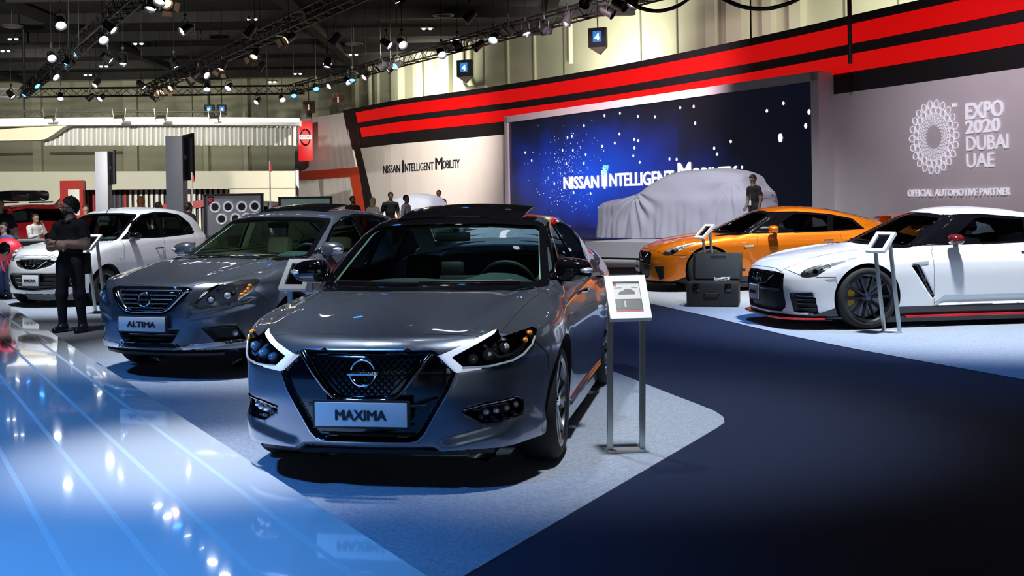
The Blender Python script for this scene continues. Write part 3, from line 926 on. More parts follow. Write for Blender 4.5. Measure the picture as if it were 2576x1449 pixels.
# ---- build
def build_front_sedan():
    root = thing('sedan', 'dark grey sedan lettered MAXIMA in the foreground, white boomerang lights and raised sunroof', 'car', (-.778, 5.90, .006), math.radians(-10), 'cars on the stand')
    S = spec_front_sedan(); c = Car(S, root, .0145)
    paint = MATS['paint_grey']
    car_shell(c, paint)
    r = root
    # grille, bright V and mesh
    g = c.part('grille', 'grille', MATS['black_gloss'])
    V = [(.335, .722), (.27, .635), (.205, .55), (.165, .512), (.11, .497), (0, .494), (-.11, .497), (-.165, .512), (-.205, .55), (-.27, .635), (-.335, .722)]
    L = c.line(V, 'front', .02, 3)
    n = len(L); rad = [.026 - .012*math.sin(math.pi*i/(n-1)) for i in range(n)]
    b = MB(); b.tube([tuple(q) for q in L], rad, 10, flat=.7); b.build('bright_v_bar', MATS['smoked_chrome'], g, angle=60)
    mesh = MB()
    for k in range(-14, 15):
        for dr in (1, -1):
            pts = []
            for t in np.linspace(0, 1, 9):
                z = .515 + t*.185; x = k*.035 + dr*(t-.5)*.2*.9
                lim = .165 + (z-.512)/(.722-.512)*.165 - .02
                if abs(x) < lim: pts.append((x, z))
            if len(pts) > 1:
                mesh.tube([tuple(q) for q in c.line(pts, 'front', .010, 1)], .0045, 5)
    o = mesh.build('grille_mesh', MATS['satin_dark'], g); o['kind'] = 'stuff'
    for z in (.46, .36, .31):
        w = .30 if z > .4 else .24
        bb = MB(); bb.tube([tuple(q) for q in c.line([(-w*1.05, z), (0, z), (w*1.05, z)], 'front', .004, 6)], .008, 6); bb.build('grille_bar', MATS['black_plastic'], g)
    emblem(r, frame_on(c, 0, .632) @ Matrix.Translation((0, -.035, 0)), .066)
    # bright outline of the mouth on the bumper
    for sd in (1, -1): c.strip('grille_edge', lambda a, b: {a, b} == {'grille', 'front_bumper'}, MATS['satin_chrome'], .006, .002, parent=g, side=sd)
    plate(c, r, .43, .487, .122, 'MAXIMA', .27, .052, y=-.045)
    for s in (1, -1):
        h = c.part('headlamp', 'headlamp', MATS['clear_lens'], side=s)
        c.shell('lamp_bowl', 'headlamp', MATS['lamp_dark'], .06, s, h)
        c.part('daytime_light', 'daytime_light', MATS['lamp_white'], side=s, off=.002, parent=h)
        for (x, z, q) in ((.545, .69, .027), (.615, .705, .03), (.69, .735, .028)):
            y = c.yf(x, z); e = MB(); e.sphere((s*x, y+.035, z), q, 10); e.build('projector', MATS['lamp_chrome'], h)
        for (x, z) in ((.79, .79), (.775, .76)):
            y = c.yf(x, z); e = MB(); e.sphere((s*x, y+.03, z), (.018, .035, .016), 8); e.build('amber_reflector', MATS['amber'], h)
        P = c.line([(.60, .765), (.64, .73), (.68, .695), (.74, .70), (.785, .73), (.80, .78)], 'front', -.02, 4)
        e = MB(); e.tube([(s*q[0], q[1], q[2]) for q in P], .008, 6); e.build('light_guide', MATS['lamp_chrome'], h)
        P = c.line([(.50, .652), (.63, .652), (.73, .668), (.775, .69), (.808, .73), (.818, .77)], 'front', .002, 4)
        e = MB(); e.tube([(s*q[0], q[1], q[2]) for q in P], .006, 6); e.build('lamp_edge', MATS['lamp_chrome'], h)
        f = c.part('fog_lamp', 'fog_pocket', MATS['black_gloss'], side=s)
        for (x, z) in ((.60, .41), (.645, .412), (.69, .415), (.725, .42)):
            y = c.yf(x, z); e = MB(); e.sphere((s*x, y-.002, z), (.02, .014, .018), 8); e.build('fog_light', MATS['lamp_chrome'], f)
        P = c.line([(.50, .438), (.60, .462), (.735, .474)], 'front', .004, 6)
        e = MB(); e.tube([(s*q[0], q[1], q[2]) for q in P], .005, 6); e.build('fog_trim', MATS['smoked_chrome'], f)
        for k, z in enumerate((.235, .262)):
            P = [(s*(c.xs(y, z)+.006), y, z) for y in np.linspace(1.5, 3.25, 12)]
            e = MB(); e.tube(P, .012 if k == 0 else .006, 6); e.build('sill_strip', MATS['chrome'], r)
    valance = MB()
    for s in (1, -1):
        pass
    valance.tube([(x, c.yf(abs(x), .30)+.12, .215) for x in np.linspace(-.62, .62, 14)], .05, 8, flat=.7)
    valance.build('air_dam', MATS['black_plastic'], r)
    door_mirror(c, .885, 1.72, 1.055, MATS['black_gloss'], (.245, .10, .155), MATS['lamp_chrome'])
    wipers(c, [[(.58, .985), (.2, .998), (-.08, .995)], [(-.02, .992), (-.40, .990), (-.62, .985)]])
    handles(c, [(2.38, .87), (3.42, .90)], MATS['chrome'])
    cabin(c, 1.50, 2.52, 3.42, .32, .70, MATS['leather_black'], MATS['dash_grey'], driver=1, zdash=.985)
    # tilted sunroof panel
    v = []; f = []; nx, ny = 13, 6
    for q in (0, 1):
        for j in range(ny):
            for i in range(nx):
                x = -.45 + .9*i/(nx-1); t = j/(ny-1); y = 2.32 + .56*t + .05*(1-(x/.45)**2)*(-1)
                v.append((x, y, c.zt(abs(x), y) + .008 + .05*t**1.2 - .012*q))
    k = nx*ny
    for j in range(ny-1):
        for i in range(nx-1):
            a = j*nx+i; f += [(a, a+1, a+nx+1, a+nx), (k+a, k+a+nx, k+a+nx+1, k+a+1)]
    rim = [i for i in range(nx)] + [j*nx+nx-1 for j in range(1, ny)] + [(ny-1)*nx+i for i in range(nx-2, -1, -1)] + [j*nx for j in range(ny-2, 0, -1)]
    for i in range(len(rim)): a, b2 = rim[i], rim[(i+1) % len(rim)]; f.append((a, b2, k+b2, k+a))
    mesh_obj('sunroof_panel', v, f, MATS['black_gloss'], r)
    w = make_wheel(c, .338, .235, .250, .895, (5, .022, .032, 0, .26), MATS['rim_machined'], MATS['black_plastic'])
    put_wheels(c, w, S['axles'], .338)
    return root
# ---------------------------------------------------------------- the second grey sedan
def spec_mid_sedan():
    S = dict(L=4.875, H=1.475, axles=(.98, 3.756), wr=.33, arch=.385, archin=.55)
    S['W'] = spl((-.1, .54), (.15, .645), (.3, .72), (.45, .79), (.6, .85), (.75, .888), (1.0, .905), (1.5, .895), (2.2, .892), (3.0, .895), (3.7, .91), (4.2, .90), (4.6, .86), (5.0, .76))
    S['prof'] = spl((.1, -.09), (.18, -.05), (.26, -.025), (.42, -.012), (.58, -.002), (.70, 0), (.80, -.010), (.90, -.035), (.98, -.075), (1.07, -.15), (1.2, -.3))
    S['flare'] = ((.98, .012, .42), (3.76, .012, .45))
    S['hood'] = spl((-.1, .74), (.0, .775), (.06, .815), (.15, .85), (.35, .895), (.7, .955), (1.1, 1.012), (1.45, 1.035), (2.0, 1.03), (3.2, 1.05), (3.8, 1.09), (4.2, 1.115), (4.7, 1.13), (4.9, 1.11), (5.1, 1.06))
    S['crown'] = spl((0, .08), (.4, .08), (1.0, .08), (1.5, .08), (3.5, .07), (5, .07))
    S['ridge'] = ((spl((0, .40), (.4, .46), (1.4, .60), (2, .62)), .09, spl((0, 0), (.3, .012), (.8, .02), (1.4, .014), (1.9, 0), (3, 0))),)
    S['nose'] = spl((.08, .20), (.15, .10), (.20, .055), (.28, .03), (.40, .012), (.52, 0), (.66, .004), (.76, .025), (.84, .07), (.92, .18), (1.05, .5))
    S['sweep'] = spl((0, 0), (.2, .013), (.4, .062), (.55, .135), (.65, .21), (.75, .32), (.85, .46), (.92, .6), (1.0, .8))
    S['tail'] = spl((.1, 4.68), (.3, 4.82), (.6, 4.87), (.9, 4.86), (1.1, 4.83), (1.2, 4.78))
    S['rsweep'] = spl((0, 0), (.3, .02), (.6, .09), (.8, .22), (.9, .4), (1.0, .7))
    S['bot'] = spl((0, .26), (.3, .255), (.6, .24), (.8, .2), (1.4, .19), (3.4, .19), (4.2, .22), (4.9, .3))
    S['roof'] = spl((.9, .82), (1.15, .955), (1.3, 1.03), (1.6, 1.175), (1.9, 1.31), (2.1, 1.39), (2.3, 1.437), (2.55, 1.465), (2.8, 1.472), (3.1, 1.458), (3.4, 1.43), (3.8, 1.315), (4.2, 1.14), (4.5, 1.0), (4.9, .8))
    S['rr'] = (.9, 4.9); S['rcrown'] = .045
    S['curve'] = spl((1.0, -.36), (2.0, -.32), (2.5, 0), (3.2, .1), (3.8, .25), (4.5, .3))
    S['gw'] = spl((.9, .79), (1.4, .80), (2.0, .81), (2.6, .815), (3.2, .815), (3.6, .80), (4.0, .76), (4.4, .66), (4.8, .5))
    S['tum'] = .36; S['zbelt'] = .98; S['gbul'] = .32; S['kg'] = .055; S['ks'] = .06
    fr = lambda c, n: (c[:, 1] < 1.0)
    sd = lambda c, n: (n[:, 0] > .45)
    win = lambda c, n: (n[:, 0] > .3) & (c[:, 2] > .97)
    wsc = lambda c, n: (c[:, 1] < 2.35) & (c[:, 1] > 1.1) & (n[:, 2] > .2)
    grille = [(-.1, .806), (.36, .800), (.415, .785), (.27, .628), (.215, .598), (.16, .588), (-.1, .584)]
    intake = [(-.1, .440), (.315, .438), (.25, .345), (-.1, .335)]
    gap = [(-.1, .315), (.30, .318), (.25, .292), (-.1, .285)]
    fog = [(.525, .450), (.66, .468), (.715, .455), (.745, .345), (.60, .348)]
    strip = [(.315, .308), (.50, .322), (.775, .345), (.79, .335), (.775, .318), (.58, .292), (.345, .270)]
    head = [(.402, .665), (.47, .70), (.55, .80), (.622, .842), (.633, .818), (.721, .857), (.797, .858), (.815, .835), (.800, .752), (.746, .688), (.653, .645), (.493, .616)]
    crease = [(.44, .60), (.66, .63), (.80, .68), (.80, .64), (.62, .575), (.42, .545)]
    S['recess'] = [('front', grille, .03, .012, lambda x, y, z: (y < .9)*1.), ('front', intake, .05, .012, lambda x, y, z: (y < .9)*1.),
                   ('front', gap, .03, .008, lambda x, y, z: (y < .9)*1.), ('front', fog, .045, .012, lambda x, y, z: (y < .9)*1.),
                   ('front', crease, -.018, .03, lambda x, y, z: (y < .62)*1.)]
    S['labels'] = [
        ('pillar', 'side', [(1.3, 1.01), (1.3, 1.6), (4.5, 1.6), (4.3, 1.1), (3.6, 1.07)], None),
        ('front_bumper', 'side', [(-.3, 0), (.78, 0), (.78, .3), (.62, .52), (.60, .66), (.40, .82), (.10, .86), (-.3, .86)], None),
        ('front_fender', 'side', [(.78, 0), (.78, .3), (.62, .52), (.60, .66), (.40, .82), (.10, .86), (.1, 1.1), (1.56, 1.01), (1.52, .8), (1.52, 0)], None),
        ('rear_quarter', 'side', [(3.3, 0), (3.35, .62), (3.62, .9), (3.72, 1.08), (5.2, 1.3), (5.2, 0)], None),
        ('hood', 'top', [(-.2, .085), (.36, .105), (.40, .12), (.622, .29), (.72, .9), (.745, 1.40), (.74, 1.52), (-.2, 1.52)], lambda c, n: (n[:, 2] > .3) & (c[:, 2] > .79)),
        ('front_door', 'side', [(1.52, .26), (1.52, .8), (1.56, 1.02), (2.62, 1.06), (2.62, .26)], sd),
        ('rear_door', 'side', [(2.62, .26), (2.62, 1.06), (3.72, 1.10), (3.62, .9), (3.35, .62), (3.3, .26)], sd),
        ('sill', 'side', [(1.36, .1), (1.36, .26), (3.4, .26), (3.4, .1)], None),
        ('roof', 'side', [(1.95, 1.34), (1.95, 1.55), (3.6, 1.55), (3.4, 1.37), (2.6, 1.41)], lambda c, n: n[:, 2] > .5),
        ('trunk_lid', 'top', [(-.2, 4.0), (.66, 4.05), (.62, 5.1), (-.2, 5.1)], lambda c, n: (n[:, 2] > .2) & (c[:, 2] > .8)),
        ('rear_bumper', 'side', [(4.25, 0), (4.25, .66), (5.2, .66), (5.2, 0)], None),
        ('underbody', 'side', [(-1, -1), (6, -1), (6, .5), (-1, .5)], lambda c, n: n[:, 2] < -.75),
        ('window_surround', 'side', [(1.60, 1.03), (1.78, 1.09), (2.12, 1.285), (2.38, 1.37), (2.7, 1.40), (3.05, 1.385), (3.45, 1.31), (3.80, 1.16), (3.75, 1.10), (3.4, 1.07), (2.6, 1.035)], win),
        ('front_window', 'side', [(1.76, 1.055), (2.14, 1.275), (2.40, 1.355), (2.57, 1.375), (2.60, 1.055)], win),
        ('rear_door_window', 'side', [(2.72, 1.06), (2.68, 1.383), (3.02, 1.37), (3.38, 1.30), (3.50, 1.09)], win),
        ('windshield_band', 'front', [(-.1, .995), (.60, .983), (.735, .99), (.735, 1.005), (.61, 1.335), (.58, 1.362), (.3, 1.385), (-.1, 1.392)], wsc),
        ('windshield', 'front', [(-.1, 1.03), (.4, 1.025), (.665, 1.015), (.68, 1.035), (.575, 1.322), (.55, 1.34), (.3, 1.36), (-.1, 1.366)], wsc),
        ('rear_window', 'top', [(-.1, 3.42), (.50, 3.36), (.56, 3.95), (-.1, 4.05)], lambda c, n: (n[:, 2] > .4) & (c[:, 2] > 1.1)),
        ('roof_glass', 'top', [(-.1, 2.36), (.42, 2.40), (.42, 3.1), (-.1, 3.14)], lambda c, n: (c[:, 2] > 1.35)),
        ('grille', 'front', grow(grille, .013), fr), ('intake', 'front', grow(intake, .013), fr), ('lip_gap', 'front', grow(gap, .008), fr), ('fog_pocket', 'front', grow(fog, .013), fr),
        ('bright_strip', 'front', strip, lambda c, n: (c[:, 1] < .7) & (n[:, 2] > -.7)),
        ('headlamp', 'front', head, lambda c, n: (c[:, 1] < 1.05)),
    ]
    return S
# ---- build
def build_mid_sedan():
    root = thing('sedan', 'blue-grey sedan lettered ALTIMA with cream seats, standing behind the foremost car', 'car', (-3.20, 9.98, .006), math.radians(-21), 'cars on the stand')
    S = spec_mid_sedan(); c = Car(S, root, .02); r = root
    car_shell(c, MATS['paint_grey'], inner='interior_cream')
    g = c.part('grille', 'grille', MATS['black_gloss'])
    V = [(.375, .79), (.31, .715), (.24, .64), (.20, .612), (.15, .602), (0, .598), (-.15, .602), (-.20, .612), (-.24, .64), (-.31, .715), (-.375, .79)]
    L = c.line(V, 'front', .018, 3); n = len(L)
    b = MB(); b.tube([tuple(q) for q in L], [.040 - .022*math.sin(math.pi*i/(n-1)) for i in range(n)], 10, flat=.6); b.build('bright_v_bar', MATS['chrome'], g, angle=60)
    for k in range(5):
        z = .775 - k*.036; w = .16 + (z-.60)*.93
        bb = MB(); bb.tube([tuple(q) for q in c.line([(-w, z), (0, z), (w, z)], 'front', .010, 6)], .010, 6, flat=.6); bb.build('grille_bar', MATS['satin_chrome'], g)
    emblem(r, frame_on(c, .0, .70) @ Matrix.Translation((0, -.035, 0)), .06)
    i = c.part('lower_intake', 'intake', MATS['black_plastic'])
    for z in (.37, .405):
        bb = MB(); bb.tube([tuple(q) for q in c.line([(-.25, z), (0, z), (.25, z)], 'front', .012, 6)], .007, 6); bb.build('grille_bar', MATS['black_gloss'], i)
    c.part('lip_gap', 'lip_gap', MATS['black_plastic'])
    plate(c, r, .496, .487, .122, 'ALTIMA', .30, .05, y=-.035)
    for s in (1, -1):
        h = c.part('headlamp', 'headlamp', MATS['clear_lens'], side=s)
        c.shell('lamp_bowl', 'headlamp', MATS['lamp_chrome2'], .05, s, h)
        for (x, z, q) in ((.56, .695, .036), (.66, .725, .036), (.60, .77, .02), (.70, .79, .02)):
            y = c.yf(x, z); e = MB(); e.sphere((s*x, y+.035, z), q, 10); e.build('projector', MATS['lamp_chrome'] if z < .76 else MATS['chrome'], h)
        e = MB(); e.sphere((s*.70, c.yf(.70, .74)+.02, .74), (.022, .016, .022), 10); e.build('projector', MATS['lamp_dark'], h)
        for (x, z) in ((.775, .80), (.772, .775), (.762, .75), (.745, .73)):
            y = c.yf(x, z); e = MB(); e.sphere((s*x, y+.016, z), (.018, .03, .018), 8); e.build('amber_reflector', MATS['amber'], h)
        for dz in (0, .014, .028):
            P = c.line([(.47+dz, .628+dz*.7), (.44+dz, .66+dz*.4), (.52+dz, .76), (.60+dz*.5, .825)], 'front', -.006, 4)
            e = MB(); e.tube([(s*q[0], q[1], q[2]) for q in P], .005, 6); e.build('light_guide', MATS['chrome'], h)
        f = c.part('fog_lamp', 'fog_pocket', MATS['black_plastic'], side=s)
        y = c.yf(.685, .40); e = MB(); e.sphere((s*.685, y-.004, .40), (.034, .02, .034), 10); e.build('fog_light', MATS['lamp_chrome'], f)
        c.part('bright_strip', 'bright_strip', MATS['chrome'], side=s, off=.004)
    valance = MB(); valance.tube([(x, c.yf(abs(x), .32)+.12, .235) for x in np.linspace(-.6, .6, 14)], .05, 8, flat=.7); valance.build('air_dam', MATS['black_plastic'], r)
    door_mirror(c, .87, 1.75, 1.07, MATS['paint_grey'], (.22, .10, .14), MATS['lamp_chrome'])
    wipers(c, [[(.56, 1.01), (.2, 1.02), (-.08, 1.02)], [(-.02, 1.017), (-.40, 1.015), (-.60, 1.01)]])
    handles(c, [(2.38, .89), (3.42, .92)], MATS['chrome'])
    cabin(c, 1.52, 2.55, 3.45, .36, .69, MATS['interior_cream'], MATS['dash_grey'], driver=1, zdash=1.0)
    v = []; f = []; nx, ny = 11, 5
    for q in (0, 1):
        for j in range(ny):
            for i in range(nx):
                x = -.40 + .8*i/(nx-1); t = j/(ny-1); y = 2.40 + .5*t
                v.append((x, y, c.zt(abs(x), y) + .006 + .045*t - .012*q))
    k = nx*ny
    for j in range(ny-1):
        for i in range(nx-1): a = j*nx+i; f += [(a, a+1, a+nx+1, a+nx), (k+a, k+a+nx, k+a+nx+1, k+a+1)]
    rim = [i for i in range(nx)] + [j*nx+nx-1 for j in range(1, ny)] + [(ny-1)*nx+i for i in range(nx-2, -1, -1)] + [j*nx for j in range(ny-2, 0, -1)]
    for i in range(len(rim)): a, b2 = rim[i], rim[(i+1) % len(rim)]; f.append((a, b2, k+b2, k+a))
    mesh_obj('sunroof_panel', v, f, MATS['black_gloss'], r)
    w = make_wheel(c, .333, .22, .24, .88, (10, .012, .02, 0, 0), MATS['rim_machined'], MATS['black_plastic'])
    put_wheels(c, w, S['axles'], .333)
    return root
# ---------------------------------------------------------------- the two sports coupes
def spec_coupe(variant='white'):
    S = dict(L=4.71, H=1.372, axles=(.96, 3.74), wr=.356, arch=.392, archin=.58, zlo=.05)
    S['W'] = spl((-.1, .66), (.1, .74), (.25, .82), (.4, .875), (.6, .915), (.96, .935), (1.3, .925), (1.7, .905), (2.4, .90), (3.0, .915), (3.74, .945), (4.2, .93), (4.6, .86), (4.9, .74))
    S['prof'] = spl((.05, -.09), (.14, -.05), (.22, -.02), (.35, -.012), (.5, -.004), (.62, 0), (.72, -.006), (.80, -.03), (.88, -.075), (.96, -.14), (1.1, -.3))
    S['flare'] = ((.96, .022, .42), (3.74, .026, .45))
    S['hood'] = spl((-.1, .62), (.0, .665), (.08, .71), (.2, .762), (.45, .825), (.8, .885), (1.15, .93), (1.4, .952), (2.0, .95), (3.0, .97), (3.6, 1.0), (4.1, 1.005), (4.5, 1.0), (4.7, .985), (4.9, .95))
    S['crown'] = spl((0, .05), (.4, .07), (1.0, .07), (1.5, .08), (3.5, .06), (5, .06))
    S['ridge'] = ((spl((0, .58), (.5, .68), (1.4, .76), (2, .78)), .10, spl((0, 0), (.3, .012), (.7, .03), (1.2, .03), (1.6, .01), (1.9, 0), (3, 0))),)
    S['nose'] = spl((.05, .10), (.12, .05), (.18, .03), (.3, .012), (.45, 0), (.56, .012), (.64, .045), (.72, .12), (.8, .28), (.95, .6))
    S['sweep'] = spl((0, 0), (.3, .012), (.5, .05), (.65, .12), (.78, .24), (.88, .40), (.95, .58), (1.0, .75))
    S['tail'] = spl((.05, 4.55), (.2, 4.62), (.5, 4.70), (.8, 4.71), (1.0, 4.69), (1.1, 4.65))
    S['rsweep'] = spl((0, 0), (.3, .015), (.6, .06), (.8, .16), (.9, .3), (1.0, .6))
    S['bot'] = spl((0, .13), (.6, .14), (1.4, .15), (3.4, .16), (4.2, .2), (4.7, .26))
    S['roof'] = spl((.8, .74), (1.1, .90), (1.25, .972), (1.5, 1.09), (1.75, 1.20), (1.95, 1.282), (2.15, 1.337), (2.35, 1.362), (2.55, 1.368), (2.8, 1.355), (3.1, 1.325), (3.5, 1.245), (3.9, 1.14), (4.2, 1.05), (4.5, .93), (4.8, .75))
    S['rr'] = (.8, 4.8); S['rcrown'] = .05
    S['curve'] = spl((.9, -.42), (1.9, -.36), (2.4, 0), (3.2, .12), (3.8, .2), (4.5, .25))
    S['gw'] = spl((.8, .77), (1.4, .79), (2.0, .795), (2.6, .80), (3.2, .80), (3.6, .785), (4.0, .72), (4.4, .60), (4.7, .5))
    S['tum'] = .50; S['zbelt'] = .93; S['gbul'] = .25; S['kg'] = .055; S['ks'] = .05; S['kj'] = .06
    fr = lambda c, n: (c[:, 1] < .9)
    sd = lambda c, n: (n[:, 0] > .4)
    win = lambda c, n: (n[:, 0] > .3) & (c[:, 2] > .925)
    wsc = lambda c, n: (c[:, 1] < 2.4) & (c[:, 1] > 1.05) & (n[:, 2] > .2)
    near = lambda x, y, z: (y < .9)*1.
    if variant == 'white':
        grille = [(-.1, .635), (.40, .632), (.56, .615), (.575, .50), (.60, .28), (.53, .205), (-.1, .195)]
        duct = [(.675, .405), (.69, .41), (.83, .418), (.835, .19), (.70, .205)]
    else:
        grille = [(-.1, .635), (.42, .632), (.52, .60), (.54, .48), (.47, .27), (.40, .22), (-.1, .21)]
        duct = [(.655, .41), (.765, .42), (.745, .22), (.705, .21)]
    head = [(.232, .63), (.285, .680), (.36, .712), (.453, .742), (.60, .777), (.709, .803), (.86, .815), (.70, .765), (.564, .718), (.46, .66), (.374, .605), (.30, .592), (.24, .597)]
    slash = [(1.50, .705), (1.585, .715), (1.77, .355), (1.755, .335)]
    scallop = [(1.30, .20), (1.42, .72), (1.58, .72), (1.78, .34), (1.80, .22)]
    cut = [(.30, .585), (.62, .60), (.62, .57), (.25, .56)]
    S['recess'] = [('front', grille, .05, .012, near), ('front', duct, .05, .01, near), ('side', slash, .03 if variant == 'white' else .012, .008, lambda x, y, z: (x > .7)*1.),
                   ('side', [(1.8, .26), (3.2, .26), (3.2, .33), (1.9, .33)], .02, .03, lambda x, y, z: (x > .7)*1.)]
    S['labels'] = [
        ('pillar', 'side', [(1.3, .945), (1.3, 1.6), (4.5, 1.6), (4.5, 1.02), (3.6, .985)], None),
        ('front_bumper', 'side', [(-.3, 0), (.80, 0), (.80, .3), (.60, .50), (.58, .60), (.36, .60), (.23, .62), (.10, .70), (-.3, .70)], None),
        ('front_fender', 'side', [(.80, 0), (.80, .3), (.60, .50), (.58, .60), (.36, .60), (.23, .62), (.10, .70), (.1, 1.1), (1.80, .95), (1.77, .85), (1.77, 0)], None),
        ('rear_quarter', 'side', [(3.17, 0), (3.17, .95), (3.6, .985), (5.2, 1.3), (5.2, 0)], None),
        ('hood', 'top', [(-.2, .075), (.50, .10), (.62, .25), (.70, .8), (.74, 1.45), (-.2, 1.45)], lambda c, n: (n[:, 2] > .3) & (c[:, 2] > .66)),
        ('front_door', 'side', [(1.77, .25), (1.77, .85), (1.82, .95), (3.17, .965), (3.17, .5), (3.05, .25)], sd),
        ('sill', 'side', [(1.2, .05), (1.2, .245), (3.5, .245), (3.5, .05)], None),
        ('front_lip', 'side', [(-.3, .05), (-.3, .165), (.35, .17), (.58, .25), (.66, .25), (.66, .05)], lambda c, n: c[:, 1] < .7),
        ('roof', 'side', [(1.9, 1.24), (1.9, 1.5), (3.9, 1.5), (3.9, 1.05), (3.4, 1.18), (2.6, 1.27)], lambda c, n: n[:, 2] > .5),
        ('trunk_lid', 'top', [(-.2, 4.0), (.62, 4.05), (.62, 5.1), (-.2, 5.1)], lambda c, n: (n[:, 2] > .2) & (c[:, 2] > .8)),
        ('rear_bumper', 'side', [(4.2, 0), (4.2, .62), (5.2, .62), (5.2, 0)], None),
        ('underbody', 'side', [(-1, -1), (6, -1), (6, .5), (-1, .5)], lambda c, n: n[:, 2] < -.75),
        ('a_pillar', 'side', [(1.25, .93), (1.25, 1.5), (2.02, 1.5), (2.46, 1.270), (2.0, .93)], lambda c, n: (c[:, 2] > .935) & ((c[:, 1] > 1.55) | (n[:, 0] > .3)) & (c[:, 2] < 1.275)),
        ('window_surround', 'side', [(1.40, .93), (1.62, 1.02), (1.95, 1.19), (2.25, 1.275), (2.50, 1.275), (3.05, 1.225), (3.43, 1.14), (3.60, .975), (3.0, .945), (2.2, .925)], win),
        ('front_window', 'side', [(1.98, .952), (2.05, .99), (2.43, 1.222), (2.53, 1.236), (3.02, 1.203), (2.97, .958)], win),
        ('quarter_window', 'side', [(3.07, .962), (3.12, 1.185), (3.39, 1.12), (3.53, .985)], win),
        ('windshield_band', 'front', [(-.1, .955), (.60, .925), (.80, .90), (.80, .935), (.625, 1.235), (.59, 1.262), (.3, 1.295), (-.1, 1.305)], wsc),
        ('windshield', 'front', [(-.1, .985), (.4, .97), (.725, .94), (.725, .955), (.575, 1.215), (.55, 1.235), (.3, 1.262), (-.1, 1.270)], wsc),
        ('rear_window', 'top', [(-.1, 3.1), (.46, 3.05), (.5, 3.85), (-.1, 3.95)], lambda c, n: (n[:, 2] > .4) & (c[:, 2] > 1.0)),
        ('grille', 'front', grow(grille, .012), fr), ('side_duct', 'front', grow(duct, .010), fr),
        ('fender_slash', 'side', grow(slash, .006), sd),
        ('fender_badge', 'side', [(1.485, .738), (1.71, .752), (1.705, .715), (1.60, .712)], sd),
        ('headlamp', 'side', head, lambda c, n: (c[:, 1] < 1.05)),
        ('turn_signal', 'side', [(.46, .573), (.60, .585), (.59, .563), (.50, .557)], lambda c, n: (c[:, 1] < 1.05) & (n[:, 0] > .3)),
    ]
    if variant == 'white':
        S['labels'] += [('red_flash', 'front', [(.548, .33), (.60, .28), (.60, .24), (.54, .205), (.53, .22)], fr)]
    return S
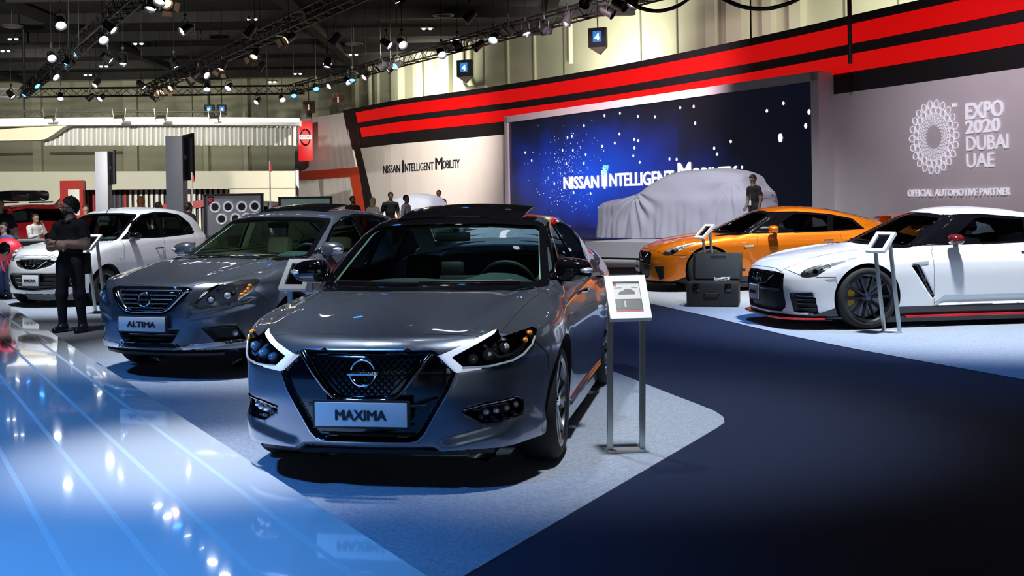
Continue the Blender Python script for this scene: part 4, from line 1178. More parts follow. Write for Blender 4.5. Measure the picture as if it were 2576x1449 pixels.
# ---- build
def build_coupe(variant, name, label, loc, yaw, paint):
    root = thing(name, label, 'car', loc, math.radians(yaw), 'cars on the stand')
    S = spec_coupe(variant); c = Car(S, root, .02); r = root
    W = variant == 'white'
    car_shell(c, paint, glass_ws='coupe_glass', glass_sd='coupe_glass', trim='interior_dark', surround='black_gloss', chrome='satin_dark', sill_m=MATS['carbon'], ring=.010)
    c.pair('front_pillar', 'a_pillar', MATS['black_gloss'])
    c.part('front_lip', 'front_lip', MATS['carbon'] if W else MATS['satin_dark'])
    g = c.part('grille', 'grille', MATS['black_plastic'])
    mesh = MB()
    for k in range(-16, 17):
        for dr in (1, -1):
            pts = [(x, z) for x, z in [(k*.035 + dr*(t-.5)*.16, .46 + t*.15) for t in np.linspace(0, 1, 7)] if abs(x) < .46]
            if len(pts) > 1: mesh.tube([tuple(q) for q in c.line(pts, 'front', .008, 1)], .005, 5)
    o = mesh.build('grille_mesh', MATS['satin_dark'], g); o['kind'] = 'stuff'
    V = [(.36, .605), (.25, .545), (.17, .50), (0, .492), (-.17, .50), (-.25, .545), (-.36, .605)]
    b = MB(); b.tube([tuple(q) for q in c.line(V, 'front', .022, 4)], .020, 8, flat=.6); b.build('bright_v_bar', MATS['smoked_chrome'] if W else MATS['chrome'], g, angle=60)
    emblem(r, frame_on(c, 0, .555, (0, 1, .1)) @ Matrix.Translation((0, -.045, 0)), .062)
    b = MB(); b.tube([tuple(q) for q in c.line([(-.5, .44), (0, .44), (.5, .44)], 'front', .01, 8)], .022, 8, flat=.8); b.build('bumper_beam', MATS['carbon'] if W else MATS['black_plastic'], g)
    plate(c, r, .39, .31, .17, 'NISMO' if W else 'NISSAN', .2, .042, y=-.05, m=MATS['plate_white'])
    for s in (1, -1):
        h = c.part('headlamp', 'headlamp', MATS['clear_lens'], side=s)
        c.shell('lamp_bowl', 'headlamp', MATS['lamp_chrome2'], .04, s, h)
        for (y, z, q) in ((.30, .635, .028), (.37, .66, .03), (.44, .685, .026), (.53, .725, .016)):
            x = c.xs(y, z); e = MB(); e.sphere((s*(x-.03), y+.02, z), q, 10); e.build('projector', MATS['chrome'] if q < .029 else MATS['lamp_dark'], h)
        P = [(c.xs(y, z)-.012, y, z) for (y, z) in ((.29, .665), (.45, .725), (.60, .765), (.75, .797))]
        e = MB(); e.tube([(s*q[0], q[1], q[2]) for q in P], .007, 6); e.build('light_guide', MATS['lamp_white'], h)
        d = c.part('side_duct', 'side_duct', MATS['black_plastic'], side=s)
        if W:
            for z in (.25, .30, .345, .385):
                P = c.line([(.70, z), (.82, z)], 'front', .014, 5); e = MB(); e.tube([(s*q[0], q[1], q[2]) for q in P], .007, 6)
                e.build('duct_slat', MATS['satin_chrome'] if z > .38 else MATS['black_gloss'], d)
            c.part('red_flash', 'red_flash', MATS['red_gloss'], side=s)
        c.part('fender_slash', 'fender_slash', MATS['black_gloss'] if W else paint, side=s)
        c.part('fender_badge', 'fender_badge', MATS['lamp_chrome'], side=s, off=.004)
        c.part('turn_signal', 'turn_signal', MATS['lamp_chrome'], side=s, off=.002)
        if W:
            P = [(s*(c.xs(y, .16)+.012), y, .125) for y in np.linspace(1.42, 3.3, 12)]
            e = MB(); e.tube(P, .016, 8); e.build('red_sill_line', MATS['red_gloss'], r)
    xs = np.linspace(-.86, .86, 27); lipz = .115 if W else .13
    v = []; f = []
    for x in xs:
        y = c.yf(abs(x)*.97, .2) if abs(x) < .8 else c.yf(.78, .2) + (abs(x)-.8)*3.2
        v += [(x, y-.045, lipz), (x, y-.045, lipz+.02), (x, y+.16, lipz+.03), (x, y+.16, lipz)]
    for i in range(len(xs)-1):
        for k in range(4): f.append((i*4+k, i*4+(k+1) % 4, (i+1)*4+(k+1) % 4, (i+1)*4+k))
    mesh_obj('front_splitter', v, f, MATS['carbon'] if W else MATS['satin_dark'], r, smooth=False)
    if W:
        e = MB(); e.tube([(q[0], q[1]-.004, q[2]+.008) for q in v[0::4]], .012, 8); e.build('red_splitter_line', MATS['red_gloss'], r)
    door_mirror(c, .94, 2.04, .995, MATS['mirror_red'] if W else paint, (.19, .10, .125), None)
    wipers(c, [[(.52, .955), (.1, .975), (-.2, .975)]], .014)
    if not W:
        P = [(s, 2.98, .845) for s in (1, -1)]
    for s in (1, -1):
        e = MB(); y = 2.95; z = .80 if not W else .83; e.box((s*(c.xs(y, z)+.004), y, z), (.012, .17, .03), bev=.005); e.build('door_handle', MATS['satin_chrome'], r)
    cabin(c, 1.45, 2.55, 3.15, .24, .66, MATS['leather_black'] if W else MATS['leather_tan'], MATS['dash_grey'], driver=1, zdash=.90, rear_hr=False)
    # rear wing
    wg = MB(); n = 15; v = []; f = []
    for i in range(n):
        x = -.80 + 1.6*i/(n-1); dz = -.05*(abs(x)/.8)**6
        v += [(x, 4.36, 1.165+dz), (x, 4.46, 1.185+dz), (x, 4.64, 1.20+dz), (x, 4.66, 1.175+dz), (x, 4.45, 1.155+dz)]
    for i in range(n-1):
        for k in range(5): f.append((i*5+k, i*5+(k+1) % 5, (i+1)*5+(k+1) % 5, (i+1)*5+k))
    f += [tuple(range(5)), tuple((n-1)*5+k for k in range(4, -1, -1))]
    w = mesh_obj('rear_wing', v, f, paint, r)
    for s in (1, -1):
        p = MB(); p.prism([(4.40, .96), (4.62, .96), (4.64, 1.18), (4.46, 1.17)], s*.66, s*.72, 'x'); p.build('wing_post', paint, w)
    wh = make_wheel(c, .356, .25, .272, .945, (10, .016, .020, .05, .0) if W else (5, .016, .022, .1, .2), MATS['rim_dark'], MATS['black_plastic'], caliper=MATS['caliper_gold'])
    put_wheels(c, wh, S['axles'], .356)
    return root
# ---------------------------------------------------------------- the white hatchback
def spec_hatch():
    S = dict(L=3.825, H=1.53, axles=(.74, 3.19), wr=.295, arch=.345, archin=.50)
    S['W'] = spl((-.1, .56), (.1, .66), (.25, .735), (.4, .785), (.6, .815), (.8, .825), (1.3, .815), (2.0, .815), (2.8, .83), (3.2, .835), (3.5, .82), (3.9, .72))
    S['prof'] = spl((.1, -.08), (.2, -.03), (.32, -.012), (.5, 0), (.62, 0), (.75, -.008), (.85, -.02), (.95, -.045), (1.02, -.08), (1.1, -.15), (1.25, -.3))
    S['flare'] = ((.74, .015, .40), (3.19, .015, .4))
    S['hood'] = spl((-.1, .70), (.0, .745), (.07, .80), (.18, .86), (.4, .925), (.7, .985), (1.0, 1.02), (1.3, 1.03), (2.5, 1.05), (3.2, 1.08), (3.6, 1.07), (3.9, 1.0))
    S['crown'] = spl((0, .10), (.4, .11), (1.0, .10), (2, .08), (4, .06))
    S['nose'] = spl((.08, .15), (.15, .08), (.22, .04), (.35, .012), (.48, 0), (.6, .012), (.70, .045), (.78, .09), (.86, .17), (1.0, .4))
    S['sweep'] = spl((0, 0), (.2, .015), (.4, .075), (.55, .155), (.68, .27), (.78, .42), (.85, .58), (.95, .8))
    S['tail'] = spl((.1, 3.70), (.3, 3.80), (.6, 3.825), (.85, 3.80), (1.0, 3.76), (1.3, 3.6), (1.5, 3.4))
    S['rsweep'] = spl((0, 0), (.3, .02), (.55, .07), (.7, .16), (.8, .3), (.9, .5))
    S['bot'] = spl((0, .20), (.6, .2), (1.4, .2), (2.9, .2), (3.4, .25), (3.8, .32))
    S['roof'] = spl((.6, .84), (.85, .96), (1.0, 1.035), (1.25, 1.17), (1.5, 1.305), (1.7, 1.40), (1.9, 1.465), (2.15, 1.505), (2.45, 1.522), (2.75, 1.515), (3.05, 1.485), (3.3, 1.425), (3.5, 1.31), (3.65, 1.12), (3.75, .95))
    S['rr'] = (.6, 3.75); S['rcrown'] = .05
    S['curve'] = spl((.8, -.40), (1.6, -.34), (2.2, 0), (3.0, .1), (3.6, .2))
    S['gw'] = spl((.6, .73), (1.2, .745), (2.0, .755), (2.8, .765), (3.2, .76), (3.5, .72), (3.7, .64))
    S['tum'] = .26; S['zbelt'] = 1.0; S['gbul'] = .35; S['kg'] = .08; S['ks'] = .07; S['kj'] = .06
    fr = lambda c, n: (c[:, 1] < .8)
    sd = lambda c, n: (n[:, 0] > .4)
    win = lambda c, n: (n[:, 0] > .3) & (c[:, 2] > .96)
    wsc = lambda c, n: (c[:, 1] < 2.0) & (c[:, 1] > .85) & (n[:, 2] > .2)
    near = lambda x, y, z: (y < .8)*1.
    grille = [(-.1, .735), (.26, .725), (.37, .70), (.30, .645), (.16, .61), (.08, .598), (-.1, .595)]
    mouth = [(-.1, .515), (.44, .512), (.52, .49), (.47, .38), (.36, .29), (-.1, .27)]
    fog = [(.535, .40), (.60, .43), (.62, .33), (.56, .32)]
    head = [(.455, .705), (.475, .78), (.53, .87), (.60, .915), (.665, .925), (.705, .88), (.71, .80), (.66, .745), (.56, .715)]
    S['recess'] = [('front', grille, .03, .012, near), ('front', mouth, .04, .014, near), ('front', fog, .03, .012, near)]
    S['labels'] = [
        ('pillar', 'side', [(1.0, 1.0), (1.0, 1.6), (3.9, 1.6), (3.9, 1.05), (3.2, 1.03)], None),
        ('front_bumper', 'side', [(-.3, 0), (.62, 0), (.62, .25), (.44, .45), (.43, .60), (.36, .70), (.12, .76), (-.3, .76)], None),
        ('front_fender', 'side', [(.62, 0), (.62, .25), (.44, .45), (.43, .60), (.36, .70), (.12, .76), (.1, 1.2), (1.2, 1.0), (1.17, .8), (1.17, 0)], None),
        ('rear_quarter', 'side', [(2.82, 0), (2.85, .55), (3.1, .85), (3.15, 1.03), (5.2, 1.3), (5.2, 0)], None),
        ('hood', 'top', [(-.2, .09), (.42, .15), (.50, .3), (.60, .7), (.66, 1.15), (-.2, 1.15)], lambda c, n: (n[:, 2] > .3) & (c[:, 2] > .72)),
        ('front_door', 'side', [(1.17, .26), (1.17, .8), (1.22, 1.0), (2.25, 1.02), (2.25, .26)], sd),
        ('rear_door', 'side', [(2.25, .26), (2.25, 1.02), (3.15, 1.04), (3.1, .85), (2.85, .55), (2.82, .26)], sd),
        ('sill', 'side', [(1.06, .1), (1.06, .26), (2.86, .26), (2.86, .1)], None),
        ('roof', 'side', [(1.65, 1.37), (1.65, 1.6), (3.7, 1.6), (3.3, 1.34), (2.6, 1.44), (2.0, 1.44)], lambda c, n: n[:, 2] > .5),
        ('trunk_lid', 'side', [(3.45, .45), (3.35, 1.3), (4.2, 1.6), (4.2, .45)], lambda c, n: n[:, 1] > .4),
        ('rear_bumper', 'side', [(3.5, 0), (3.5, .5), (4.2, .5), (4.2, 0)], None),
        ('underbody', 'side', [(-1, -1), (6, -1), (6, .5), (-1, .5)], lambda c, n: n[:, 2] < -.75),
        ('window_surround', 'side', [(1.24, 1.0), (1.40, 1.09), (1.68, 1.29), (1.92, 1.395), (2.25, 1.43), (2.6, 1.425), (2.92, 1.38), (3.13, 1.23), (3.20, 1.06), (3.1, 1.03), (2.3, 1.0)], win),
        ('front_window', 'side', [(1.33, 1.03), (1.69, 1.27), (1.93, 1.375), (2.20, 1.405), (2.20, 1.025)], win),
        ('rear_door_window', 'side', [(2.34, 1.03), (2.31, 1.408), (2.60, 1.402), (2.82, 1.37), (2.92, 1.05)], win),
        ('quarter_window', 'side', [(2.955, 1.055), (2.865, 1.355), (2.93, 1.335), (3.10, 1.20), (3.16, 1.065)], win),
        ('windshield_band', 'front', [(-.1, 1.0), (.50, .985), (.64, .985), (.655, 1.0), (.57, 1.36), (.53, 1.40), (.3, 1.425), (-.1, 1.43)], wsc),
        ('windshield', 'front', [(-.1, 1.03), (.4, 1.02), (.605, 1.01), (.615, 1.03), (.535, 1.345), (.50, 1.375), (.3, 1.40), (-.1, 1.405)], wsc),
        ('rear_window', 'front', [(-.1, 1.12), (.5, 1.12), (.48, 1.34), (-.1, 1.36)], lambda c, n: (n[:, 1] > .3) & (c[:, 1] > 3.0)),
        ('grille', 'front', grow(grille, .012), fr), ('mouth', 'front', grow(mouth, .014), fr), ('fog_pocket', 'front', grow(fog, .012), fr),
        ('headlamp', 'front', head, lambda c, n: (c[:, 1] < .95)),
    ]
    return S
# ---- build
HATCH_NOSE = (-7.37, 17.62)
def build_hatch():
    root = thing('hatchback', 'small white hatchback lettered MICRA behind the standing man', 'car', (HATCH_NOSE[0], HATCH_NOSE[1], .006), math.radians(-19), 'cars on the stand')
    S = spec_hatch(); c = Car(S, root, .024); r = root
    car_shell(c, MATS['paint_white2'], trim='dash_grey', chrome=None, surround='black_gloss')
    g = c.part('grille', 'grille', MATS['black_plastic'])
    for sx in (1, -1):
        b = MB(); b.tube([(sx*q[0], q[1], q[2]) for q in c.line([(.24, .72), (.16, .66), (.10, .605)], 'front', .015, 4)], .018, 8, flat=.6); b.build('bright_v_bar', MATS['chrome'], g)
    for z in (.635, .67, .70):
        b = MB(); w = .2 + (z-.60); b.tube([tuple(q) for q in c.line([(-w, z), (0, z), (w, z)], 'front', .006, 5)], .006, 6); b.build('grille_bar', MATS['black_gloss'], g)
    emblem(r, frame_on(c, 0, .668) @ Matrix.Translation((0, -.03, 0)), .055)
    m = c.part('lower_intake', 'mouth', MATS['black_plastic'])
    for z in (.33, .39, .45):
        b = MB(); w = .30 + (z-.3)*.5; b.tube([tuple(q) for q in c.line([(-w, z), (0, z), (w, z)], 'front', .008, 5)], .007, 6); b.build('grille_bar', MATS['black_gloss'], m)
    plate(c, r, .42, .305, .165, 'MICRA', .22, .05, y=-.02, m=MATS['plate_white'])
    for s in (1, -1):
        h = c.part('headlamp', 'headlamp', MATS['clear_lens'], side=s)
        c.shell('lamp_bowl', 'headlamp', MATS['lamp_chrome2'], .05, s, h)
        for (x, z, q) in ((.55, .78, .045), (.61, .84, .04), (.67, .89, .02)):
            y = c.yf(x, z); e = MB(); e.sphere((s*x, y+.03, z), q, 10); e.build('projector', MATS['lamp_chrome'], h)
        f = c.part('fog_lamp', 'fog_pocket', MATS['black_plastic'], side=s)
        e = MB(); e.sphere((s*.585, c.yf(.585, .37), .37), (.03, .02, .03), 8); e.build('fog_light', MATS['lamp_chrome'], f)
        e = MB(); x = c.xs(1.05, .72); e.sphere((s*x, 1.05, .72), (.008, .03, .018), 8); e.build('side_marker', MATS['lamp_chrome'], r)
    door_mirror(c, .84, 1.42, 1.045, MATS['black_gloss'], (.20, .09, .15), None)
    handles(c, [(2.10, .83), (2.98, .87)], MATS['black_gloss'])
    cabin(c, 1.10, 2.0, 2.85, .42, .62, MATS['seat_grey'], MATS['dash_grey'], driver=1, zdash=1.0, xseat=.34)
    b = MB(); b.cyl((0, 1.75, c.zt(0, 1.75)), (0, 1.95, c.zt(0, 1.75)+.16), .006, 6); b.build('aerial', MATS['black_plastic'], r)
    w = make_wheel(c, .295, .18, .195, .80, (7, .014, .02, 0, 0), MATS['rim_dark'], MATS['black_plastic'])
    put_wheels(c, w, S['axles'], .295)
    return root
# ---------------------------------------------------------------- the hall
def struct(o): o['kind'] = 'structure'; return o

def slab(name, pts, z0, z1, m, parent=None):
    b = MB(); b.prism(pts, z0, z1, 'z'); return b.build(name, m, parent, smooth=False)

def carpet_mat(name, col, var):
    m = mat(name, col, .95, sheen=.15, spec=.1)
    nt = m.node_tree; b = nt.nodes['Principled BSDF']
    tc = nt.nodes.new('ShaderNodeTexCoord'); n1 = nt.nodes.new('ShaderNodeTexNoise'); n1.inputs['Scale'].default_value = 55; n1.inputs['Detail'].default_value = 6
    n2 = nt.nodes.new('ShaderNodeTexNoise'); n2.inputs['Scale'].default_value = 260; n2.inputs['Detail'].default_value = 2
    mm = nt.nodes.new('ShaderNodeMath'); mm.operation = 'ADD'
    r = nt.nodes.new('ShaderNodeMapRange'); r.inputs['From Min'].default_value = .7; r.inputs['From Max'].default_value = 1.3; r.inputs['To Min'].default_value = 1-var; r.inputs['To Max'].default_value = 1+var
    v = nt.nodes.new('ShaderNodeVectorMath'); v.operation = 'SCALE'; v.inputs[0].default_value = col
    bp = nt.nodes.new('ShaderNodeBump'); bp.inputs['Strength'].default_value = .5; bp.inputs['Distance'].default_value = .004
    for n in (n1, n2): nt.links.new(tc.outputs['Object'], n.inputs['Vector'])
    nt.links.new(n1.outputs['Fac'], mm.inputs[0]); nt.links.new(n2.outputs['Fac'], mm.inputs[1]); nt.links.new(mm.outputs[0], r.inputs['Value'])
    nt.links.new(r.outputs['Result'], v.inputs['Scale']); nt.links.new(v.outputs['Vector'], b.inputs['Base Color'])
    nt.links.new(n2.outputs['Fac'], bp.inputs['Height']); nt.links.new(bp.outputs['Normal'], b.inputs['Normal'])
    return m

def build_floor():
    navy = carpet_mat('carpet_navy', (.0022, .009, .036), .35)
    light = carpet_mat('carpet_light', (.27, .31, .38), .30)
    fl = slab('floor', [(-74, -45), (45, -45), (45, 95), (-74, 95)], -.2, 0, navy); struct(fl)
    # pale carpet islands, a few millimetres thick
    ed = lambda q: (-.34 + .02 - .4885*q, 4.34 + .01 + .8726*q)
    a = [(-.22, 4.62), ed(0), ed(8), ed(16), ed(24.2), (-16, 32), (-18, 40), (-6.5, 36.5), (.50, 11.48), (.83, 10.27), (1.23, 8.8), (1.34, 8.42), (1.41, 8.15), (1.43, 7.92), (1.40, 7.72), (1.31, 7.53)]
    o = slab('pale_carpet', a, 0, .006, light); tag(o, 'pale grey carpet island under the three cars on the left', 'carpet')
    b = [(2.02, 16.6), (2.49, 14.81), (2.97, 12.66), (3.36, 11.37), (3.82, 10.13), (4.12, 9.33), (5.3, 6.2), (16, 6), (16, 17), (12, 24.2), (9, 24.5), (4, 23.4), (.2, 24.0), (.2, 23.2), (1.75, 18.6), (1.86, 17.4)]
    o = slab('pale_carpet', b, 0, .006, light); tag(o, 'pale blue-grey carpet island under the orange and white sports cars', 'carpet')
    # glossy stage in planks
    st = thing('stage', 'low glossy white stage of long planks at lower left', 'stage', (-.34, 4.34, 0))
    d = Vector((.4885, -.8726, 0)); n = Vector((-.8726, -.4885, 0))
    mp = mat('stage_gloss', (.78, .82, .86), .06, 0, coat=.6, coat_rough=.02, noise=(2, .02))
    ms = mat('stage_core', (.25, .27, .3), .5); mt = mat('seam_tape', (.60, .70, .74), .35, noise=(30, .06))
    e = [0, .235] + [.235 + .31*k for k in range(1, 15)]
    for k in range(len(e)-1):
        b = MB(); q0, q1 = e[k]+.001, e[k+1]-.001
        P = [n*q0 - d*24, n*q1 - d*24, n*q1 + d*4.5, n*q0 + d*4.5]
        b.prism([(p.x, p.y) for p in P], .02, .10, 'z')
        b.build('stage_plank', mp, st, smooth=False)
        if k:
            t = MB(); P = [n*(e[k]-.014) - d*24, n*(e[k]+.014) - d*24, n*(e[k]+.014) + d*4.5, n*(e[k]-.014) + d*4.5]
            t.prism([(p.x, p.y) for p in P], .1001, .1008, 'z'); t.build('seam_tape', mt, st, smooth=False)
    b = MB(); P = [n*.03 - d*24, n*4.5 - d*24, n*4.5 + d*4.5, n*.03 + d*4.5]; b.prism([(p.x, p.y) for p in P], 0, .02, 'z'); b.build('stage_base', ms, st, smooth=False)

# the long curved back wall of the stand, seen in plan: depth along each viewing line
_wd = spl((600, 74.5), (750, 69), (785, 67.4), (875, 63.6), (905, 62.2), (1000, 58.2), (1200, 53.2), (1400, 48.4), (1800, 39.6), (2052, 35.0), (2200, 32.6), (2576, 27.8), (2800, 25.4), (3200, 22))
def wall_xy(t, off=0.):
    """point of the curved wall; t runs along it, off moves it towards the room"""
    d = float(_wd(t)); p = Vector(((t-1288)/2900*d, d))
    d2 = float(_wd(t+6)); q = Vector(((t+6-1288)/2900*d2, d2)); tg = (q - p).normalized()
    nrm = Vector((tg.y, -tg.x))
    if nrm.y > 0: nrm = -nrm
    return p + nrm*off

def band(name, t0, t1, z0, z1, m, parent, off=.0, th=.1, t0top=None, t1top=None, n=24):
    t0top = t0 if t0top is None else t0top; t1top = t1 if t1top is None else t1top
    v = []; f = []
    for i in range(n+1):
        s = i/n
        for (a, b, z) in ((t0, t1, z0), (t0top, t1top, z1)):
            t = a + (b-a)*s
            for o in (off+th, off): p = wall_xy(t, o); v.append((p.x, p.y, z))
    for i in range(n):
        a, b = i*4, i*4+4
        f += [(a, b, b+2, a+2), (a+1, a+3, b+3, b+1), (a+2, b+2, b+3, a+3), (a, a+1, b+1, b)]
    f += [(0, 2, 3, 1), (n*4, n*4+1, n*4+3, n*4+2)]
    return mesh_obj(name, v, f, m, parent, smooth=False)

def wall_text(name, s, t0, t1, z, h, m, parent, off, bold=.0):
    """lettering on the curved wall between t0 and t1"""
    p = wall_xy(t0, off); q = wall_xy(t1, off); a = math.atan2(q.y-p.y, q.x-p.x)
    return text_obj(name, s, m, parent, (p.x, p.y, z), (0, 0, a), width=(q-p).length, height=h, depth=.03, bold=bold, align='LEFT')

def build_backwall():
    wht = mat('panel_white', (.66, .63, .62), .6, noise=(1.5, .02)); blk = mat('panel_black', (.006, .005, .006), .5)
    red = mat('panel_red_lit', (.25, .002, .002), .4, emit=(1, .0015, .0015), emit_s=.5)
    redp = mat('panel_red', (.62, .055, .02), .45)
    root = thing('exhibition_wall', 'long curved white stand wall with two glowing red stripes along the top', 'wall', (wall_xy(1288).x, wall_xy(1288).y, 0))
    R = root
    def P(o): 
        o.matrix_parent_inverse = Matrix.Translation(-Vector(root.location)); return o
    P(band('wall_panel', 913, 1300, 0, 4.54, wht, R, 0, .12, t0top=913, n=10))
    P(band('wall_panel', 1300, 2060, 0, 4.54, wht, R, 0, .12, n=16))
    P(band('wall_panel', 2060, 3000, 0, 4.54, wht, R, 0, .12, n=20))
    P(band('wall_panel', 747, 934, 0, 6.62, wht, R, 0, .10, t1top=874, n=10))
    P(band('header_board', 876, 3000, 4.54, 6.75, blk, R, 0, .10, t0top=870, n=40))
    P(band('slanted_post', 932, 962, 0, 4.56, blk, R, .0, .14, t0top=903, t1top=914, n=3))
    P(band('slanted_post', 903, 914, 4.54, 6.75, blk, R, .0, .14, t0top=873, t1top=902, n=3))
    P(band('red_light_stripe', 909.5, 3000, 5.93, 6.49, red, R, .08, .06, t0top=904, n=44))
    P(band('red_light_stripe', 919.5, 3000, 5.12, 5.63, red, R, .08, .06, t0top=914, n=44))
    P(band('red_trim', 747, 914, 3.05, 3.55, redp, R, .09, .05, t1top=908.5, n=8))
    P(band('red_trim', 912, 933, 0, 3.08, redp, R, .09, .05, t0top=887, t1top=913.5, n=3))
    for tx, t0, t1, z, h, bd in (('NISSAN', 971, 1013, 3.12, .40, .004), ('I', 1018.5, 1023.5, 3.13, .62, .03), ('NTELLIGENT', 1025, 1097, 3.14, .40, .004), ('M', 1101, 1119, 3.16, .56, .008), ('OBILITY', 1120.5, 1163, 3.18, .40, .004)):
        P(wall_text('wall_lettering', tx, t0, t1, z, h, MATS['lettering_black'], R, .14, bd))
    # emblem, partner lettering on the right
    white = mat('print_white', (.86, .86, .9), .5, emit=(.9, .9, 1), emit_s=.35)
    c = wall_xy(2361, .14); q = wall_xy(2381, .14); a = math.atan2(q.y-c.y, q.x-c.x)
    wd2 = (wall_xy(2424) - wall_xy(2298)).length/2
    M = Matrix.Translation((c.x, c.y, 3.05)) @ Matrix.Rotation(a, 4, 'Z') @ Matrix.Diagonal((wd2/.94, 1, 1.04, 1))
    ring = MB(); rr = .92
    def loop(cr, ca, r, tear=1.0, w=.014):
        pts = []
        for k in range(14):
            t = 2*math.pi*k/14; lx = r*math.cos(t); ly = r*tear*math.sin(t)*(1 - .22*math.cos(t))
            pts.append(((cr+lx)*math.cos(ca) - ly*math.sin(ca), 0, (cr+lx)*math.sin(ca) + ly*math.cos(ca)))
        ring.tube(pts, w, 5, closed=True, M=M)
    for k in range(22):
        t = 2*math.pi*k/22
        loop(.845, t, .095, .9); loop(.68, t + math.pi/22, .085, .95); loop(.545, t, .046, w=.011); loop(.455, t + math.pi/22, .036, w=.009); loop(.385, t, .028, w=.008); loop(.325, t+math.pi/22, .021, w=.007)
    e = P(ring.build('partner_emblem', white, R))
    # the ring itself is wider than high along the wall: stretch along the wall
    for s, t1, y0, y1, bd in (('EXPO', 2538, 296, 249, .012), ('2020', 2530, 333, 294, .012), ('DUBAI', 2547, 377, 336, -.01), ('UAE', 2511, 420, 380, -.01)):
        d = float(_wd(2485)); z = 1.5 + (491.5-y0)*d/2900
        P(wall_text('partner_lettering', s, 2441, t1, z, (y0-y1)*d/2900*.88, white, R, .14, bd))
    d = float(_wd(2420)); P(wall_text('partner_lettering', 'OFFICIAL AUTOMOTIVE PARTNER', 2293, 2552, 1.5, 18*d/2900, white, R, .14))
    P(wall_text('partner_lettering', 'TM', 2407, 2420, 1.5 + (492-269)*float(_wd(2413))/2900, .09, white, R, .14))
    # red box sign with bright emblem at the far left end
    c = at_depth(769, 355, 65.6)
    sg = thing('sign', 'red box sign with bright ring emblem at the far end of the stand wall', 'sign', c, math.radians(8))
    b = MB(); b.box((0, 0, 0), (.80, .5, 2.28), bev=.03); b.build('sign_box', mat('sign_red', (.62, .004, .01), .35, emit=(1, .01, .02), emit_s=.35), sg)
    b = MB(); b.box((.1, 1.2, .3), (.1, 2.0, .1)); b.build('sign_bracket', MATS['black_plastic'], sg, smooth=False)
    M2 = Matrix.Translation((0, -.28, .20)); e = MB()
    e.tube([(.27*math.cos(t), 0, .44*math.sin(t)) for t in np.linspace(0, 2*math.pi, 33)[:-1]], .05, 8, closed=True, M=M2); e.build('sign_ring', MATS['chrome'], sg)
    b = MB(); b.box((0, -.32, .20), (.70, .06, .22), bev=.02); bar = b.build('sign_bar', mat('sign_white', (.85, .85, .85), .4, emit=(1, 1, 1), emit_s=.5), sg)
    t = text_obj('sign_lettering', 'NISSAN', MATS['lettering_black'], bar, (0, -.355, .14), (0, 0, 0), width=.58, height=.12, depth=.01)
    # LED screen in its projecting frame
    A = Vector((-.02, 49.6)); B = Vector((8.98, 34.05))
    L = (B-A).length; a = math.atan2(B.y-A.y, B.x-A.x); C = (A+B)/2
    sc = thing('video_wall', 'wide blue starfield video wall in a pale projecting frame', 'screen', (C.x, C.y, 0), a)
    m = bpy.data.materials.new('starfield_screen'); m.use_nodes = True; MATS['starfield_screen'] = m
    nt = m.node_tree; bs = nt.nodes['Principled BSDF']; bs.inputs['Base Color'].default_value = (.004, .004, .006, 1); bs.inputs['Roughness'].default_value = .3
    N, Lk = nt.nodes.new, nt.links.new
    tc = N('ShaderNodeTexCoord'); mp = N('ShaderNodeMapping'); mp.inputs['Location'].default_value = (.30, 0, .10); mp.inputs['Scale'].default_value = (.115, 0, .36)
    ln = N('ShaderNodeVectorMath'); ln.operation = 'LENGTH'; nz = N('ShaderNodeTexNoise'); nz.inputs['Scale'].default_value = .55; nz.inputs['Detail'].default_value = 5
    add = N('ShaderNodeMath'); add.operation = 'MULTIPLY_ADD'; add.inputs[1].default_value = .55; add.inputs[2].default_value = -.27
    s2 = N('ShaderNodeMath'); s2.operation = 'ADD'
    rp = N('ShaderNodeValToRGB'); el = rp.color_ramp.elements
    el[0].position = 0; el[0].color = (.0, .035, .36, 1); el[1].position = 1.0; el[1].color = (.0005, .001, .004, 1)
    k = rp.color_ramp.elements.new(.45); k.color = (.0, .012, .16, 1); k = rp.color_ramp.elements.new(.8); k.color = (.0008, .003, .022, 1)
    Lk(tc.outputs['Object'], mp.inputs['Vector']); Lk(mp.outputs[0], ln.inputs[0]); Lk(tc.outputs['Object'], nz.inputs['Vector']); Lk(nz.outputs['Fac'], add.inputs[0])
    Lk(ln.outputs['Value'], s2.inputs[0]); Lk(add.outputs[0], s2.inputs[1]); Lk(s2.outputs[0], rp.inputs['Fac']); Lk(rp.outputs[0], bs.inputs['Emission Color'])
    bs.inputs['Emission Strength'].default_value = 2.2
    b = MB(); b.box((0, 0, 0), (L, .12, 4.45)); face = b.build('screen_face', m, sc, smooth=False); face.location = (0, 0, 2.72)
    fm = mat('frame_white', (.62, .58, .60), .5)
    for (cx, cz, sx, sz) in ((0, 5.08, L+.6, .27), (L/2+.16, 2.6, .32, 5.2), (-L/2-.13, 2.6, .26, 5.2)):
        b = MB(); b.box((cx, .55, cz), (sx, 1.4, sz)); b.build('screen_frame', fm, sc, smooth=False)
    # stars
    def sx(px):                                         # screen-local x where a viewing line meets the screen
        k = (px-1288)/2900; t = (k*A.y - A.x)/((B.x-A.x) - k*(B.y-A.y)); return (t-.5)*L
    st = MB(); rnd = random.Random(4)
    big = [(1528, 291), (1567, 285), (1612, 293), (1655, 294), (1719, 271), (1753, 268), (1756, 310), (1476, 316), (1434, 346), (1445, 343), (1553, 360), (1602, 351), (1521, 368), (1565, 337), (1612, 354), (1602, 372), (1599, 392), (1690, 400), (1708, 401), (1615, 408), (1845, 356), (1803, 373), (1810, 388), (1872, 421),
           (1421, 378), (1447, 378), (1479, 389), (1430, 411), (1474, 411), (1327, 384), (1343, 404), (1399, 462), (1447, 484), (1455, 456), (1490, 487), (1937, 279), (1979, 260)]
